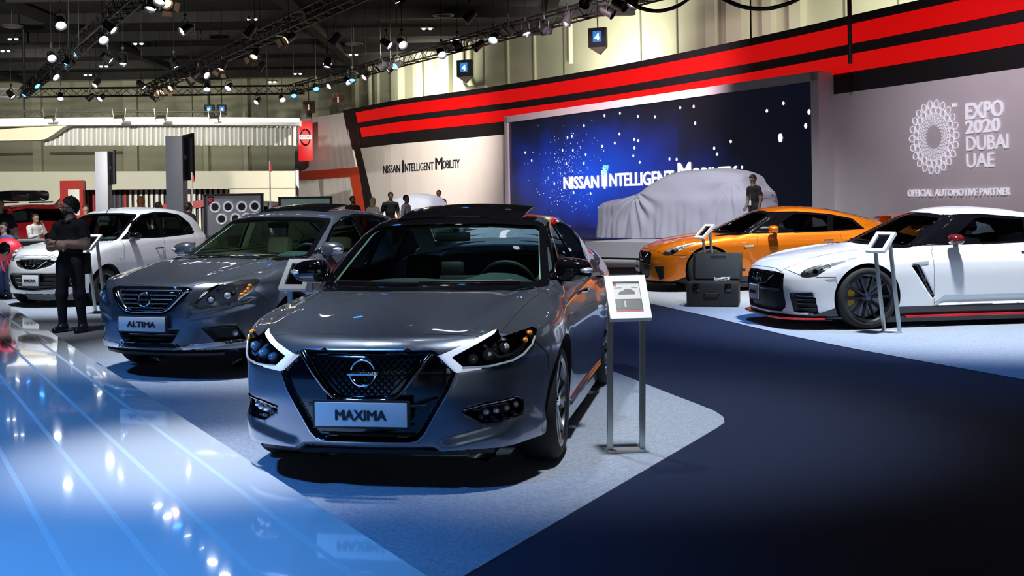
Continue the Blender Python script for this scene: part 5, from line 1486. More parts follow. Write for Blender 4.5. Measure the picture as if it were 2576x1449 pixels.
    for px, py in big:
        x = sx(px); d = (A.lerp(B, x/L+.5)).y; z = 1.5 + (510-.0157*(px-1288)-py)*d/2900
        st.add([(x+.055*math.cos(t), -.075, z+.058*math.sin(t)) for t in np.linspace(0, 2*math.pi, 9)[:-1]], [tuple(range(8))])
    for x, z, r in [(sx(1970), 3.35, .15), (sx(2043), 4.05, .09), (sx(2034), 3.65, .09)] + [(rnd.gauss(sx(1430), 1.1), rnd.gauss(2.5, .75), rnd.choice((.012, .016, .024))) for _ in range(300)]:
        if abs(x) < L/2-.15 and .8 < z < 4.85: st.add([(x+r*.7*math.cos(t), -.075, z+r*math.sin(t)) for t in np.linspace(0, 2*math.pi, 7)[:-1]], [tuple(range(6))])
    o = st.build('stars', emis('star_white', (.75, .86, 1), 1.6), sc, smooth=False); o['kind'] = 'stuff'
    lw = emis('screen_white', (1, 1, 1), 1.15)
    def scr(s, p0, p1, h, z, bd=.01): return text_obj('screen_lettering', s, lw, sc, (sx(p0), -.09, z), (0, 0, 0), width=sx(p1)-sx(p0), height=h, depth=.02, bold=bd, align='LEFT')
    x0 = sx(1522) - 2.46
    scr('NISSAN', 1422, 1511, .50, 2.02, .015); scr('I', 1522, 1535, .78, 2.06, .06); scr('NTELLIGENT', 1538, 1700, .50, 2.06, .015); scr('M', 1709, 1742, .72, 2.08, .01); scr('OBILITY', 1745, 1860, .50, 2.10, .015)
    for k in range(3):
        t = MB(); t.tube([(x0+2.46+r*math.cos(q)*.9, -.10, 2.88+r*math.sin(q)) for r in ((.14+.13*k),) for q in np.linspace(-1.45, -.1, 8)], .03, 5); t.build('signal_wave', emis('wave_cyan', (.2, .75, 1), 1.2), sc)
    return root

def build_hall():
    cream = mat('hall_wall', (.36, .36, .26), .8, noise=(.4, .06)); dark = mat('hall_ceiling', (.006, .006, .007), .9)
    o = slab('wall_back', [(-74, 84), (-14.0, 84), (-14.0, 85), (-74, 85)], 0, 11, cream); struct(o)
    a, b = Vector((-14.0, 84)), Vector((26, 28)); t = (b-a).normalized(); n = Vector((-t.y, t.x))
    o = slab('wall_right', [tuple(a), tuple(b), tuple(b+n*1), tuple(a+n*1)], 0, 11, cream); struct(o); wall = o
    o = slab('wall_left', [(-75, -45), (-74, -45), (-74, 85), (-75, 85)], 0, 11, cream); struct(o)
    o = slab('ceiling', [(-75, -45), (45, -45), (45, 95), (-75, 95)], 11.0, 11.4, dark); struct(o)
    o = slab('wall_front', [(-74, -46), (45, -46), (45, -45), (-74, -45)], 0, 11, cream); struct(o)
    # unseen white booths added behind the viewer for the paint to reflect
    pw = mat('reflector_white', (.70, .71, .68), .5)
    for (x0, x1, y, zz, lab) in ((-16, -6.5, -20, 4.2, 'unseen white booth wall added for reflections, behind and left of the viewer'), (-4.5, 3.5, -23, 3.2, 'unseen lower white booth wall added for reflections, behind the viewer'), (2.5, 12, -9, 3.6, 'unseen white booth wall added for reflections, behind and right of the viewer')):
        q = thing('booth_wall', lab, 'wall', ((x0+x1)/2, y, 0)); w = x1-x0
        for k in range(3):
            m = MB(); m.box((-w/2 + w*(k+.5)/3, 0, zz/2), (w/3-.05, .2, zz), bev=.02); m.build('wall_panel', pw, q)
        m = MB(); m.box((0, .12, zz*.62), (w*.5, .06, zz*.3)); m.build('banner', mat('banner_grey', (.05, .06, .08), .4), q, smooth=False)
    # ribs and seams of the side wall
    def on(s, off, z): p = a + t*s - n*off; return Vector((p.x, p.y, z))
    ang = math.atan2(t.y, t.x); rib = mat('hall_rib', (.42, .42, .31), .8); seam = mat('hall_seam', (.12, .12, .09), .8); pipe = mat('hall_pipe', (.50, .49, .38), .6)
    for s, w, dp in ((6, .5, .3), (9, .35, .2), (12, .9, .5), (14.2, .5, .3), (16.2, .6, .4), (18, .35, .3), (24, .12, .12), (26.5, .12, .12), (40, .6, .4), (41.6, .9, .6), (43.2, .5, .3), (44.8, .6, .4), (52, .9, .5)):
        m = MB(); p = on(s, dp/2, 5.49); m.box((0, 0, 0), (w, dp, 10.98), Matrix.Translation(p) @ Matrix.Rotation(ang, 4, 'Z')); struct(m.build('wall_rib', rib, wall, smooth=False))
    for s in (21.5, 29, 35, 37.5, 47, 49.5, 56):
        m = MB(); p = on(s, .02, 5.49); m.box((0, 0, 0), (.08, .05, 10.98), Matrix.Translation(p) @ Matrix.Rotation(ang, 4, 'Z')); struct(m.build('wall_seam', seam, wall, smooth=False))
    for s, z0, side, lab in ((8.5, 6.6, 1.2, 'cream pipe bracket on the hall wall nearest the brown signs'), (15, 7.2, 1.6, 'cream pipe elbow on the hall wall left of the smaller blue sign'), (20, 8.0, 1.8, 'longest cream pipe on the hall wall, right of the smaller blue sign'), (30, 8.6, .0, 'short straight cream pipe on the hall wall left of the larger blue sign')):
        m = MB(); m.tube([on(s, .35, 10.99), on(s, .35, z0+.5), on(s+.3, .35, z0+.2), on(s+side+.4, .35, z0+.1)] if side else [on(s, .35, 10.99), on(s, .35, z0)], .13, 8)
        p = m.build('wall_pipe', pipe); tag(p, lab, 'pipe', 'pipes on the hall wall')
    for px, w in ((95, 9), (330, 14), (520, 5), (620, 5)):
        x = (px-1288)/2900*83.6; m = MB(); m.box((x, 83.85, 5.4), (w/14, .5, 10.8)); struct(m.build('wall_rib', rib, bpy.data.objects['wall_back'], smooth=False))
    for z in (5.6,):
        for x0, x1 in ((-41.5, -34.5), (-33.5, -28)):
            m = MB(); m.box(((x0+x1)/2, 83.9, z), (x1-x0, .3, .18)); struct(m.build('wall_rail', seam, bpy.data.objects['wall_back'], smooth=False))
    # dark steel under the roof
    bm = mat('roof_steel', (.004, .004, .0035), .7, .1)
    ceil = bpy.data.objects['ceiling']
    for y in (40, 50, 56, 62, 68, 74, 80):
        m = MB(); m.box((-18, y, 10.75), (100, .35, .5)); struct(m.build('roof_beam', bm, ceil, smooth=False))
    for x in (-46, -34, -22, -10, 2):
        m = MB(); m.box((x, 60, 10.6), (.5, 46, .35)); struct(m.build('roof_duct', bm, ceil, smooth=False))
    rm = mat('ring_fitting', (.10, .095, .085), .5, .4)
    for px, py, lab in ((30, 66, 'leftmost'), (490, 90, 'second from left'), (890, 110, 'lower of the two rightmost'), (1115, 38, 'rightmost')):
        d = 8.6*2900/(510-.0157*(px-1288)-py); p = at_depth(px, py, d); m = MB()
        m.tube([(p.x+.45*math.cos(q), p.y+.45*math.sin(q), p.z) for q in np.linspace(0, 2*math.pi, 25)[:-1]], .05, 6, closed=True)
        m.tube([(p.x, p.y, p.z+.02), (p.x, p.y, 10.99)], .02, 5); m.tube([(p.x-.45, p.y, p.z), (p.x+.45, p.y, p.z)], .03, 5)
        o = m.build('ring_lamp', rm); tag(o, 'dark unlit ring lamp under the black ceiling, ' + lab, 'lamp', 'unlit ring lamps under the ceiling')

def truss(label, a, b, w=.45, bay=.55, m=None, group=None, drop=None):
    """box truss: four chords and the lacing between them"""
    a, b = Vector(a), Vector(b); r = thing('truss', label, 'truss', a, group=group)
    m = m or mat('truss_black', (.03, .03, .032), .45, .8)
    t = (b-a).normalized(); s = t.cross(Vector((0, 0, 1))).normalized()*w/2; u = Vector((0, 0, w/2)); L = (b-a).length
    cn = [s+u, -s+u, -s-u, s-u]
    for c in cn: q = MB(); q.tube([c, t*L + c], .035, 6); q.build('chord', m, r)
    lace = MB(); n = int(L/bay)
    for i in range(n):
        p0, p1 = t*(L*i/n), t*(L*(i+1)/n)
        for k in range(4):
            c0, c1 = cn[k], cn[(k+1) % 4]
            lace.tube([p0 + (c0 if i % 2 else c1), p1 + (c1 if i % 2 else c0)], .016, 4, cap=False)
    o = lace.build('lacing', m, r); o['kind'] = 'stuff'
    return r
# ---------------------------------------------------------------- things on the stand
def tablet_stand(label, base, rz, screen='dark', h=.93, lean=.10, w=.195, tw=.245, th=.30, tilt=42):
    """two leaning square legs, a base bar and a tilted white frame with a screen; faces local -y"""
    r = thing('tablet_stand', label, 'stand', base, rz, 'tablet stands beside the cars')
    al = mat('stand_metal', (.50, .54, .52), .35, .8); wh = mat('stand_white', (.72, .73, .74), .35, coat=.2)
    for s in (-1, 1):
        b = MB(); M = Matrix(((1, 0, 0, s*w/2), (0, 1, -lean, lean*h), (0, 0, 1, 0), (0, 0, 0, 1)))
        b.box((0, 0, (h+.07)/2), (.032, .032, h+.07), M); b.build('leg', al, r, smooth=False)
    b = MB(); b.box((0, lean*h, .008), (w+.03, .10, .016), bev=.004); b.build('foot_bar', wh, r)
    T = Matrix.Translation((0, -.035, h+.07)) @ Matrix.Rotation(math.radians(-(90-tilt)), 4, 'X')
    f = MB(); bd = .043
    f.box((0, .018, 0), (tw, .012, th), T, bev=.004)
    for (cx, cz, sx, sz) in ((0, th/2-bd/2, tw, bd), (0, -th/2+bd/2, tw, bd), (-tw/2+bd/2, 0, bd, th-2*bd), (tw/2-bd/2, 0, bd, th-2*bd)):
        f.box((cx, 0, cz), (sx, .03, sz), T)
    fo = f.build('tablet_frame', wh, r, smooth=False)
    iw, ih = tw-2*bd, th-2*bd
    if screen == 'dark':
        s = MB(); s.box((0, .004, 0), (iw, .006, ih), T); s.build('screen', MATS['black_gloss'], r, smooth=False)
    else:
        s = MB(); s.box((0, .004, 0), (iw, .006, ih), T); so = s.build('screen', emis('screen_dark', (.02, .03, .04), .5), r, smooth=False)
        def pane(nm, cx, cz, sx, sz, m, y=-.0004):
            q = MB(); q.box((cx, y, cz), (sx, .001, sz), T); return q.build(nm, m, so, smooth=False)
        pane('web_page', 0, ih*.22, iw*.99, ih*.52, emis('page_white', (.8, .82, .85), .7)); pane('photo_band', 0, -ih*.22, iw*.99, ih*.32, emis('photo_dark', (.05, .07, .06), .5))
        pane('photo_figure', -iw*.12, -ih*.2, iw*.07, ih*.2, emis('page_white2', (.6, .62, .65), .7), -.0016); pane('photo_leaves', -iw*.36, -ih*.2, iw*.22, ih*.24, emis('leaf', (.05, .14, .04), .6), -.0014)
        pane('red_banner', 0, -ih*.44, iw*.99, ih*.11, emis('banner_red', (.5, .0, .02), .7)); pane('logo_tile', -iw*.42, ih*.43, iw*.12, ih*.08, emis('logo_red', (.35, .02, .03), .6), -.0016)
        pane('menu_line', -iw*.3, ih*.33, iw*.28, ih*.02, emis('menu_grey', (.1, .12, .13), .6), -.0016); pane('menu_line', iw*.32, ih*.33, iw*.24, ih*.02, MATS['menu_grey'], -.0016)
        c = MB(); c.prism([(-.05, -.012), (-.045, .004), (-.022, .012), (-.008, .026), (.024, .026), (.044, .010), (.05, 0), (.048, -.012)], -.0030, -.0014, 'y', T @ Matrix.Translation((0, 0, ih*.17)))
        c.build('car_picture', emis('car_picture', (.03, .005, .008), .5), so, smooth=False)
    return r

def build_stands():
    tablet_stand('tablet stand with lit web page beside the foremost sedan', (.665, 6.80, .006), math.radians(6), 'page', h=.855, lean=.09, tilt=52)
    tablet_stand('tablet stand leaning before the white sports car, screen dark', (4.05, 12.62, .006), math.radians(-52), 'dark', h=.93, lean=.16)
    tablet_stand('tablet stand behind the open black case, seen nearly edge-on', (3.02, 17.95, .006), math.radians(-64), 'dark', h=.93)
    tablet_stand('small tablet stand before the front wheel of the white hatchback', (-6.05, 16.6, .006), math.radians(-26), 'dark', h=.95, lean=.14)
    tablet_stand('tablet stand between the two grey sedans with blank dark screen', (-1.73, 9.35, .006), math.radians(-18), 'dark', h=.87, lean=.10, tilt=50)

def build_case():
    r = thing('equipment_case', 'open black plastic equipment case on the pale carpet before the orange car', 'case', (2.82, 16.25, .006), math.radians(-14))
    pl = mat('case_black', (.008, .009, .010), .6, noise=(30, .2)); fo = mat('case_foam', (.035, .045, .055), .9, noise=(60, .15))
    b = MB(); b.box((0, 0, .17), (.72, .46, .34), bev=.04); body = b.build('case_body', pl, r)
    for x in (-.22, .22):
        q = MB(); q.box((x, -.235, .27), (.09, .025, .11), bev=.008); q.build('latch', MATS['black_gloss'], body)
    q = MB(); q.tube([(-.10, -.235, .20), (-.09, -.27, .19), (.09, -.27, .19), (.10, -.235, .20)], .012, 6); q.build('carry_handle', pl, body)
    M = Matrix.Translation((.04, .22, .35)) @ Matrix.Rotation(math.radians(-14), 4, 'X')
    l = MB(); l.box((0, .03, .19), (.70, .06, .42), M, bev=.025); lid = l.build('case_lid', pl, r)
    f = MB(); f.box((0, -.004, .19), (.63, .03, .36), M, bev=.01); f.build('lid_foam', fo, lid)
    z = MB(); z.box((.02, -.022, .34), (.22, .008, .016), M); z.build('zip_pull', MATS['satin_chrome'], lid)
    h = MB(); h.box((.37, .03, .15), (.05, .04, .04), M, bev=.01); h.build('lid_catch', pl, lid)
    c = MB(); rnd = random.Random(3)
    for k in range(4):
        c.tube([(.12+.10*math.cos(q+k)*(1+.2*k*.2), .02+.06*math.sin(q*1.3+k), .352+.012*k+.008*math.sin(3*q)) for q in np.linspace(0, 5, 22)], .006, 5)
    c.build('white_cable', mat('cable_white', (.6, .62, .7), .5), r)

# ---- cloth-covered cars: a draped skin over a car body that falls to the platform
def covered(name, label, loc, rz, S, h, folds, m):
    base, full = car_field(S)
    def F(x, y, z):
        f = base(x, y, z)
        ax = np.abs(x); u = y*1.0 + ax*.6
        low = np.clip((S['fz'] - z)/S['fz'], 0, 1)
        f = f - low*.05 + .034*low*np.sin(u*11 + 1.8*np.sin(u*2.7) + z) + .016*low*np.sin(u*27 + z*2) + .008*np.sin(y*5 + z*9 + ax*4)
        for (fy, fz, k, amp) in folds:
            th = np.arctan2(y-fy, fz-z + .02); rr = np.sqrt((y-fy)**2 + (z-fz)**2)
            f = f + amp*np.sin(k*th + 2*np.sin(2*th))*np.exp(-((rr-.45)/.5)**2)*(1 - np.exp(-(rr/.22)**2))*(ax > .3)*(z < fz)
        return f
    V, Q = surface_nets(F, (-1.25, -.25, 0), (1.25, S['L']+.25, S['H']+.1), h)
    V = project(F, V, 2, .02)
    keep = V[Q][:, :, 2].mean(1) > .005; Q = Q[keep]
    ids = np.unique(Q); re = np.zeros(len(V), int); re[ids] = np.arange(len(ids)); V = V[ids]; Q = re[Q]
    N = grad(F, V, .01); N /= np.maximum(np.linalg.norm(N, axis=1, keepdims=True), 1e-9)
    r = thing(name, label, 'car', loc, rz, 'covered cars')
    mesh_obj('cloth_cover', V, Q, m, r, True, normals=N)
    b = MB(); b.prism([(-.8, .3), (.8, .3), (.8, S['L']-.3), (-.8, S['L']-.3)], .0, .004, 'z'); b.build('cover_floor', MATS['interior_dark'], r, smooth=False)
    return r

def spec_cover(L, H, kind):
    S = dict(L=L, H=H, axles=(), wr=.3, arch=.3, fz=1.15, mirror=1)
    k = L/5.0; g = H/1.88
    S['W'] = spl((-.2, .75), (.2, .88), (.7, .97), (2, .985), (4.2*k, .985), (4.8*k, .95), (5.2*k, .85))
    S['prof'] = spl((0, .06), (.3, .03), (.6, 0), (.9, -.01), (1.1*g, -.06), (1.3*g, -.2))
    S['hood'] = spl((-.2, .8*g), (0, .92*g), (.15, 1.02*g), (.5, 1.10*g), (1.0, 1.16*g), (1.5, 1.2*g), (5.2, 1.2*g))
    S['crown'] = spl((0, .12), (5, .1)); S['nose'] = spl((0, -.02), (.4, .0), (.8, .03), (1.0, .12), (1.2, .4))
    S['sweep'] = spl((0, 0), (.4, .04), (.7, .14), (.9, .32), (1.0, .5)); S['tail'] = spl((0, L+.02), (.8, L), (1.2*g, L-.08), (1.7*g, L-.35), (2, L-.6))
    S['rsweep'] = spl((0, 0), (.5, .03), (.8, .1), (.95, .25), (1.1, .5)); S['bot'] = spl((0, -.3), (5, -.3))
    if kind == 'suv':
        S['roof'] = spl((.7, .95), (1.2, 1.18*g), (1.6, 1.42*g), (2.0, 1.66*g), (2.4, 1.80*g), (2.9, 1.87*g), (3.6, 1.88*g), (4.3, 1.83*g), (4.65, 1.72*g), (4.85, 1.35*g), (5.0, .9))
    else:
        S['roof'] = spl((.6*k, .8), (1.2*k, 1.05*g), (1.8*k, 1.45*g), (2.3*k, 1.72*g), (2.8*k, 1.86*g), (3.4*k, 1.87*g), (4.1*k, 1.75*g), (4.6*k, 1.4*g), (4.9*k, .8))
    S['rr'] = (.7*k, L); S['rcrown'] = .08; S['curve'] = spl((0, -.2), (2.5*k, 0), (5*k, .1)); S['gw'] = spl((0, .9), (1.5, .93), (4.2*k, .93), (5*k, .8))
    S['tum'] = .30; S['zbelt'] = 1.1*g; S['gbul'] = .1; S['kg'] = .16; S['ks'] = .14; S['kj'] = .22; S['kf'] = .14
    return S

def build_covered():
    cl = mat('cover_cloth', (.50, .50, .60), .75, sheen=.3, noise=(1.2, .03), bump=(14, .12))
    wh = mat('plinth_white', (.55, .56, .58), .5, noise=(1, .03))
    bd = Vector((.777, -.629)); ld = Vector((.629, .777))     # along the car towards its tail, and away from the room
    o = Vector((1.86, 29.6)); P = [o, o+bd*8.4, o+bd*8.4+ld*5.2, o+ld*5.2]
    p = thing('plinth', 'broad white plinth under the covered large car', 'plinth', (o.x, o.y, 0))
    b = MB(); b.prism([(q.x-o.x, q.y-o.y) for q in P], .08, .47, 'z'); b.build('plinth_body', wh, p, smooth=False)
    b = MB(); c = sum(P, Vector((0, 0)))/4; b.prism([((c+(q-c)*.97).x-o.x, (c+(q-c)*.97).y-o.y) for q in P], .03, .08, 'z'); b.build('plinth_recess', MATS['black_plastic'], p, smooth=False)
    s = slab('step', [(.6, 27.6), (2.2, 25.6), (11.4, 25.0), (9.6, 30.0), (8.2, 33.0), (2.5, 40), (-2, 41)], 0, .03, mat('step_white', (.5, .51, .53), .5)); tag(s, 'low pale step in front of the white plinth', 'step')
    S = spec_cover(5.0, 1.86, 'suv')
    c = Vector((4.70, 31.7)); nose = c - bd*2.5
    covered('covered_car', 'large car hidden under a pale grey cloth on the white plinth', (nose.x, nose.y, .47), math.radians(-129), S, .045, ((1.55, 1.25, 12, .055), (4.4, 1.5, 9, .03)), cl)
    cw = mat('cover_cloth_white', (.80, .81, .86), .7, sheen=.3, bump=(14, .1))
    S2 = spec_cover(4.2, 1.50, 'small')
    pl = slab('plinth', [(-7.5, 42.2), (-1.2, 40.5), (-.2, 45.0), (-6.5, 46.7)], 0, .42, wh); tag(pl, 'far white plinth under the small covered car', 'plinth')
    covered('covered_car', 'small car under a white cloth far back before the lettered wall', (-4.45, 41.9, .42), math.radians(-18), S2, .06, (), cw)

def signbox(label, p, w, rz, text, kind='blue', hang=True, zt=None):
    r = thing('hall_sign', label, 'sign', p, rz, 'hanging hall signs')
    dk = mat('sign_case', (.006, .007, .012), .5)
    b = MB(); b.prism([(-w*.5, -w*.5), (w*.5, -w*.5), (w*.5, w*.55), (-w*.5, w*.55)], -.12, .12, 'y'); b.build('sign_case', dk if kind == 'blue' else mat('sign_brown', (.10, .035, .015), .5), r, smooth=False)
    n = 1 if not kind == 'double' else 2
    if kind in ('blue', 'double'):
        f = MB(); f.box((0, -.125, .08*w), (w*.48, .01, w*.58)); fo = f.build('sign_face', emis('sign_blue', (.02, .25, .75), .9), r, smooth=False)
        text_obj('sign_number', text, emis('sign_text', (1, 1, 1), 1.2), fo, (0, -.14, -.14*w), (0, 0, 0), height=w*.40, depth=.01, bold=.02)
        t = MB(); t.prism([(-w*.5, -w*.5), (w*.5, -w*.5), (0.1*w, -w*.9)], -.10, .10, 'y'); t.build('sign_point', mat('sign_grey', (.16, .14, .12), .6), r, smooth=False)
    else:
        f = MB(); f.sphere((0, -.13, .14*w), (w*.07, .02, w*.08), 8); f.box((0, -.13, -.1*w), (w*.12, .02, w*.32), bev=.02); f.build('pictogram', emis('pictogram', (.9, .85, .8), .6), r)
        t = MB(); t.prism([(-w*.25, -w*1.0), (w*.25, -w*1.0), (w*.25, -w*.5), (-w*.25, -w*.5)], -.10, .10, 'y'); t.build('sign_case', dk, r, smooth=False)
    if hang:
        q = MB(); q.cyl((0, 0, w*.5), (0, 0, 10.99-p[2]), .03, 6); q.build('hanger', MATS['black_plastic'], r)
    return r

def build_signs():
    side = math.radians(-54.5)
    signbox('blue number 4 sign hanging over the right end of the red stripes', at_depth(1504, 96, 50), .80, math.radians(-20), '4')
    signbox('smaller blue number 4 sign hanging over the middle of the red stripes', at_depth(1169, 173, 62), .85, math.radians(-20), '4')
    p = at_depth(527, 277, 74); signbox('left half of the paired blue number 4 signs', p, .62, 0, '4')
    p = at_depth(558, 277, 74); signbox('right half of the paired blue number 4 signs', p, .62, math.radians(18), '4')
    signbox('brown pictogram sign hanging nearest the red box sign', at_depth(777, 270, 75), .75, 0, '', 'brown')
    signbox('brown pictogram sign hanging right of its twin over the stand wall', at_depth(851, 250, 72), .75, 0, '', 'brown')

def build_left_booth():
    cream = mat('booth_cream', (.55, .54, .44), .6, noise=(.6, .03)); white = mat('booth_white', (.75, .74, .70), .5)
    D = 56.0
    def X(px, d=D): return (px-1288)/2900*d
    def Z(py, px, d=D): return at_depth(px, py, d).z
    bw = thing('booth_wall', 'cream wall of the far booth with a long low opening', 'wall', (X(380), D, 0))
    def wallpoly(nm, pts, y0, y1, m):
        b = MB(); b.prism([(X(a)-X(380), Z(c, a)) for a, c in pts], y0, y1, 'y'); return b.build(nm, m, bw, smooth=False)
    zb = 610
    wallpoly('wall_panel', [(-160, 432), (742, 430), (742, 474), (178, 478), (165, 484), (118, 532), (118, zb), (-160, zb)], 0, .3, cream)
    wallpoly('wall_panel', [(578, 474), (742, 473), (742, zb), (578, zb)], 0, .3, cream)
    # striped display inside the opening
    st = thing('striped_display', 'display of black, white and red upright stripes inside the far booth opening', 'display', (X(380), D+1.5, 0))
    b = MB(); b.box((0, .2, 1.25), (X(600)-X(100), .1, 2.5)); b.build('back_panel', mat('stripe_back', (.015, .012, .018), .4), st, smooth=False)
    ms = [mat('stripe_white', (.80, .78, .72), .5), mat('stripe_silver', (.30, .32, .42), .2, .8), mat('stripe_red', (.42, .015, .02), .4), MATS['black_gloss']]
    rnd = random.Random(11)
    for k in range(34):
        px = 128 + k*13.4
        if px > 572: break
        w = rnd.uniform(.08, .16); which = 0 if px > 330 else rnd.choice((1, 1, 3, 2, 0))
        if 150 < px < 215: which = 2
        q = MB(); q.box((X(px, D+1.5)-X(380), 0, 1.22), (w, .1, 2.44)); q.build('stripe', ms[which], st, smooth=False)
    q = MB(); q.prism([(X(330)-X(380), 1.3), (X(400)-X(380), 1.75), (X(480)-X(380), 1.85), (X(545)-X(380), 2.1), (X(570)-X(380), 2.35), (X(570)-X(380), 1.8), (X(480)-X(380), 1.5), (X(400)-X(380), 1.3), (X(330)-X(380), .6)], -.12, -.07, 'y')
    q.build('red_wave', ms[2], st, smooth=False)
    sg = thing('booth_sign', 'red booth sign with a white rounded mark above the seated man', 'sign', (X(190), D-.35, 0))
    q = MB(); q.box((0, 0, 1.45), (1.1, .3, 2.9)); q.build('sign_box', mat('booth_red', (.40, .02, .02), .4), sg, smooth=False)
    q = MB(); q.box((.12, -.17, 1.85), (.55, .04, 1.25), bev=.02); q.build('sign_mark', white, sg)
    q = MB(); q.box((.02, -.20, 1.85), (.09, .03, .7)); q.box((.02, -.2, 1.85), (.35, .03, .09)); q.build('sign_mark_bars', MATS['lettering_black'], sg, smooth=False)
    # canopy: bright edge, cream soffit and pleated curtain
    cp = thing('canopy', 'long white canopy edge with glowing rim over the far booth', 'canopy', (X(300, 52), 52, 0))
    def C(px, py, d=52): p = at_depth(px, py, d); return p - Vector((X(300, 52), 52, 0))
    v = []; f = []; n = 30; xs = np.linspace(-200, 752, n+1)
    for px in xs:
        yy = 300 + 12*((px-330)/500)**2*.5 - .004*(px) + 6*(px > 1e9); d = 52 - 3.0*((px-300)/500)**2
        top = C(px, yy, d); bot = C(px, yy+15, d); v += [top, top+Vector((0, .6, 0)), bot+Vector((0, .6, 0)), bot]
    for i in range(n):
        for k in range(4): f.append((i*4+k, i*4+(k+1) % 4, (i+1)*4+(k+1) % 4, (i+1)*4+k))
    mesh_obj('canopy_edge', v, f, white, cp, smooth=False)
    b = MB(); b.tube([q + Vector((0, -.06, -.02)) for q in v[0::4]], .085, 8); b.build('light_rim', emis('rim_white', (1, .99, .95), 1.7), cp)
    b = MB(); b.prism([(X(-160, 52)-X(300, 52), C(0, 312).z), (X(182, 52)-X(300, 52), C(182, 314).z), (X(165, 52)-X(300, 52), C(165, 320).z), (X(140, 52)-X(300, 52), C(140, 338).z), (X(122, 52)-X(300, 52), C(122, 349).z), (X(104, 52)-X(300, 52), C(104, 353).z), (X(-160, 52)-X(300, 52), C(0, 354).z)], -.1, .5, 'y')
    b.build('soffit_panel', mat('soffit_cream', (.78, .72, .54), .55), cp, smooth=False)
    cu = []; fc = []; N2 = 330
    for i in range(N2+1):
        px = 112 + (746-112)*i/N2; d = 53.2 - 3.0*((px-300)/500)**2; ph = i*2*math.pi/6.0
        dy = .16*math.sin(ph) + .05*math.sin(ph*.37)
        zt = C(px, 316, d).z if px > 182 else C(px, 316 + (182-px)*.53, d).z
        zb2 = C(px, 366 + .9*math.sin(ph*.5), d).z
        x = (px-1288)/2900*d - X(300, 52)
        for k in range(4): cu.append((x + .03*math.cos(ph), d-52+dy*(.75+.12*k), zt + (zb2-zt)*k/3))
    for i in range(N2):
        for k in range(3): fc.append((i*4+k, i*4+k+1, (i+1)*4+k+1, (i+1)*4+k))
    o = mesh_obj('pleated_curtain', cu, fc, mat('curtain_white', (.72, .72, .69), .8, sheen=.2)); o.location = (X(300, 52), 52, 0)
    tag(o, 'white pleated curtain hanging under the far canopy edge', 'curtain')
    tr = mat('truss_silver', (.45, .44, .36), .35, .8)
    a, b2 = at_depth(-150, 288, 54), at_depth(566, 290, 52); truss('slim silver truss on top of the far canopy', a, b2, .32, .5, tr)
    # screen columns
    for (px0, px1, pt, d, lab) in ((240, 272, 381, 44.0, 'narrow far grey column with a black screen on its right side'), (418, 461, 343, 33.5, 'broad grey column with a large black screen on its right side')):
        x0, x1 = X(px0, d), X(px1, d); z = Z(pt, px0, d); w = x1-x0
        r = thing('screen_column', lab, 'column', ((x0+x1)/2, d+w/2, .006 if px0 > 300 else 0), group='screen columns')
        q = MB(); q.box((0, 0, z/2), (w, w, z), bev=.02); q.build('column', mat('column_grey', (.17, .18, .225), .5, noise=(2, .03)), r)
        q = MB(); M = Matrix.Translation((w/2+.16, -w*.35, z-.62)) @ Matrix.Rotation(math.radians(-58), 4, 'Z')
        q.box((0, 0, 0), (.95, .07, 1.35 if px0 > 300 else 1.30), M, bev=.01); q.build('screen', mat('tv_black', (.006, .006, .007), .25), r)
        q = MB(); q.box((w/2+.05, 0, z-.62), (.2, .1, .12)); q.build('wall_mount', MATS['black_plastic'], r, smooth=False)
    # display boards behind the second sedan
    gm = mat('board_grey_glow', (.34, .35, .40), .35, 0, emit=(.5, .52, .62), emit_s=.12); fm = mat('board_frame', (.12, .13, .14), .4, .6)  # board face glows faintly in place of the light it lacks
    d = 25.0
    r = thing('display_board', 'grey display board with rows of ring-shaped gauges', 'board', (X(588, d), d, 0))
    w = X(660, d)-X(517, d); zt = Z(490, 588, d); zl = .75
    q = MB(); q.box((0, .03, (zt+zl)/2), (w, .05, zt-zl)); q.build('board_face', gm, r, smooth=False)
    for (cx, cz, sx, sz) in ((0, zt, w+.06, .05), (0, zl, w+.06, .05), (-w/2, (zt+zl)/2, .05, zt-zl), (w/2, (zt+zl)/2, .05, zt-zl)):
        q = MB(); q.box((cx, .0, cz), (sx, .09, sz)); q.build('board_frame', fm, r, smooth=False)
    rm = mat('gauge_ring', (.78, .79, .83), .3, .3, emit=(.9, .92, 1), emit_s=.4)
    for (px, py) in ((541, 521), (574, 520), (608, 520), (641, 519), (557, 551), (592, 550), (620, 549)):
        cx = X(px, d)-X(588, d); cz = Z(py, px, d)
        q = MB(); q.tube([(cx+.10*math.cos(t), -.01, cz+.105*math.sin(t)) for t in np.linspace(0, 2*math.pi, 25)[:-1]], .016, 6, closed=True); g = q.build('gauge_ring', rm, r)
        q = MB(); q.tube([(cx, -.005, cz), (cx, .01, cz)], .075, 20); q.build('gauge_face', mat('gauge_dark', (.05, .05, .06), .3), g)
    q = MB(); q.box((-w/2+.12, -.01, zt-.12), (.13, .02, .18)); tg = q.build('red_tag', mat('tag_red', (.6, .02, .06), .4), r, smooth=False)
    q = MB(); q.tube([(-w/2+.12+.035*math.cos(t), -.025, zt-.10+.035*math.sin(t)) for t in np.linspace(0, 2*math.pi, 17)[:-1]], .008, 5, closed=True); q.build('tag_ring', white, tg)
    text_obj('board_lettering', 'NISSAN INTELLIGENT MOBILITY', white, r, (w*.18, -.012, zt-.12), (0, 0, 0), width=.5, height=.045, depth=.004)
    q = MB(); q.prism([(-w*.25, zl+.42), (w*.45, zl+.52), (w*.45, zl+.50), (-w*.25, zl+.37)], -.012, .0, 'y'); q.build('light_streak', mat('streak', (.7, .62, .6), .4), r, smooth=False)
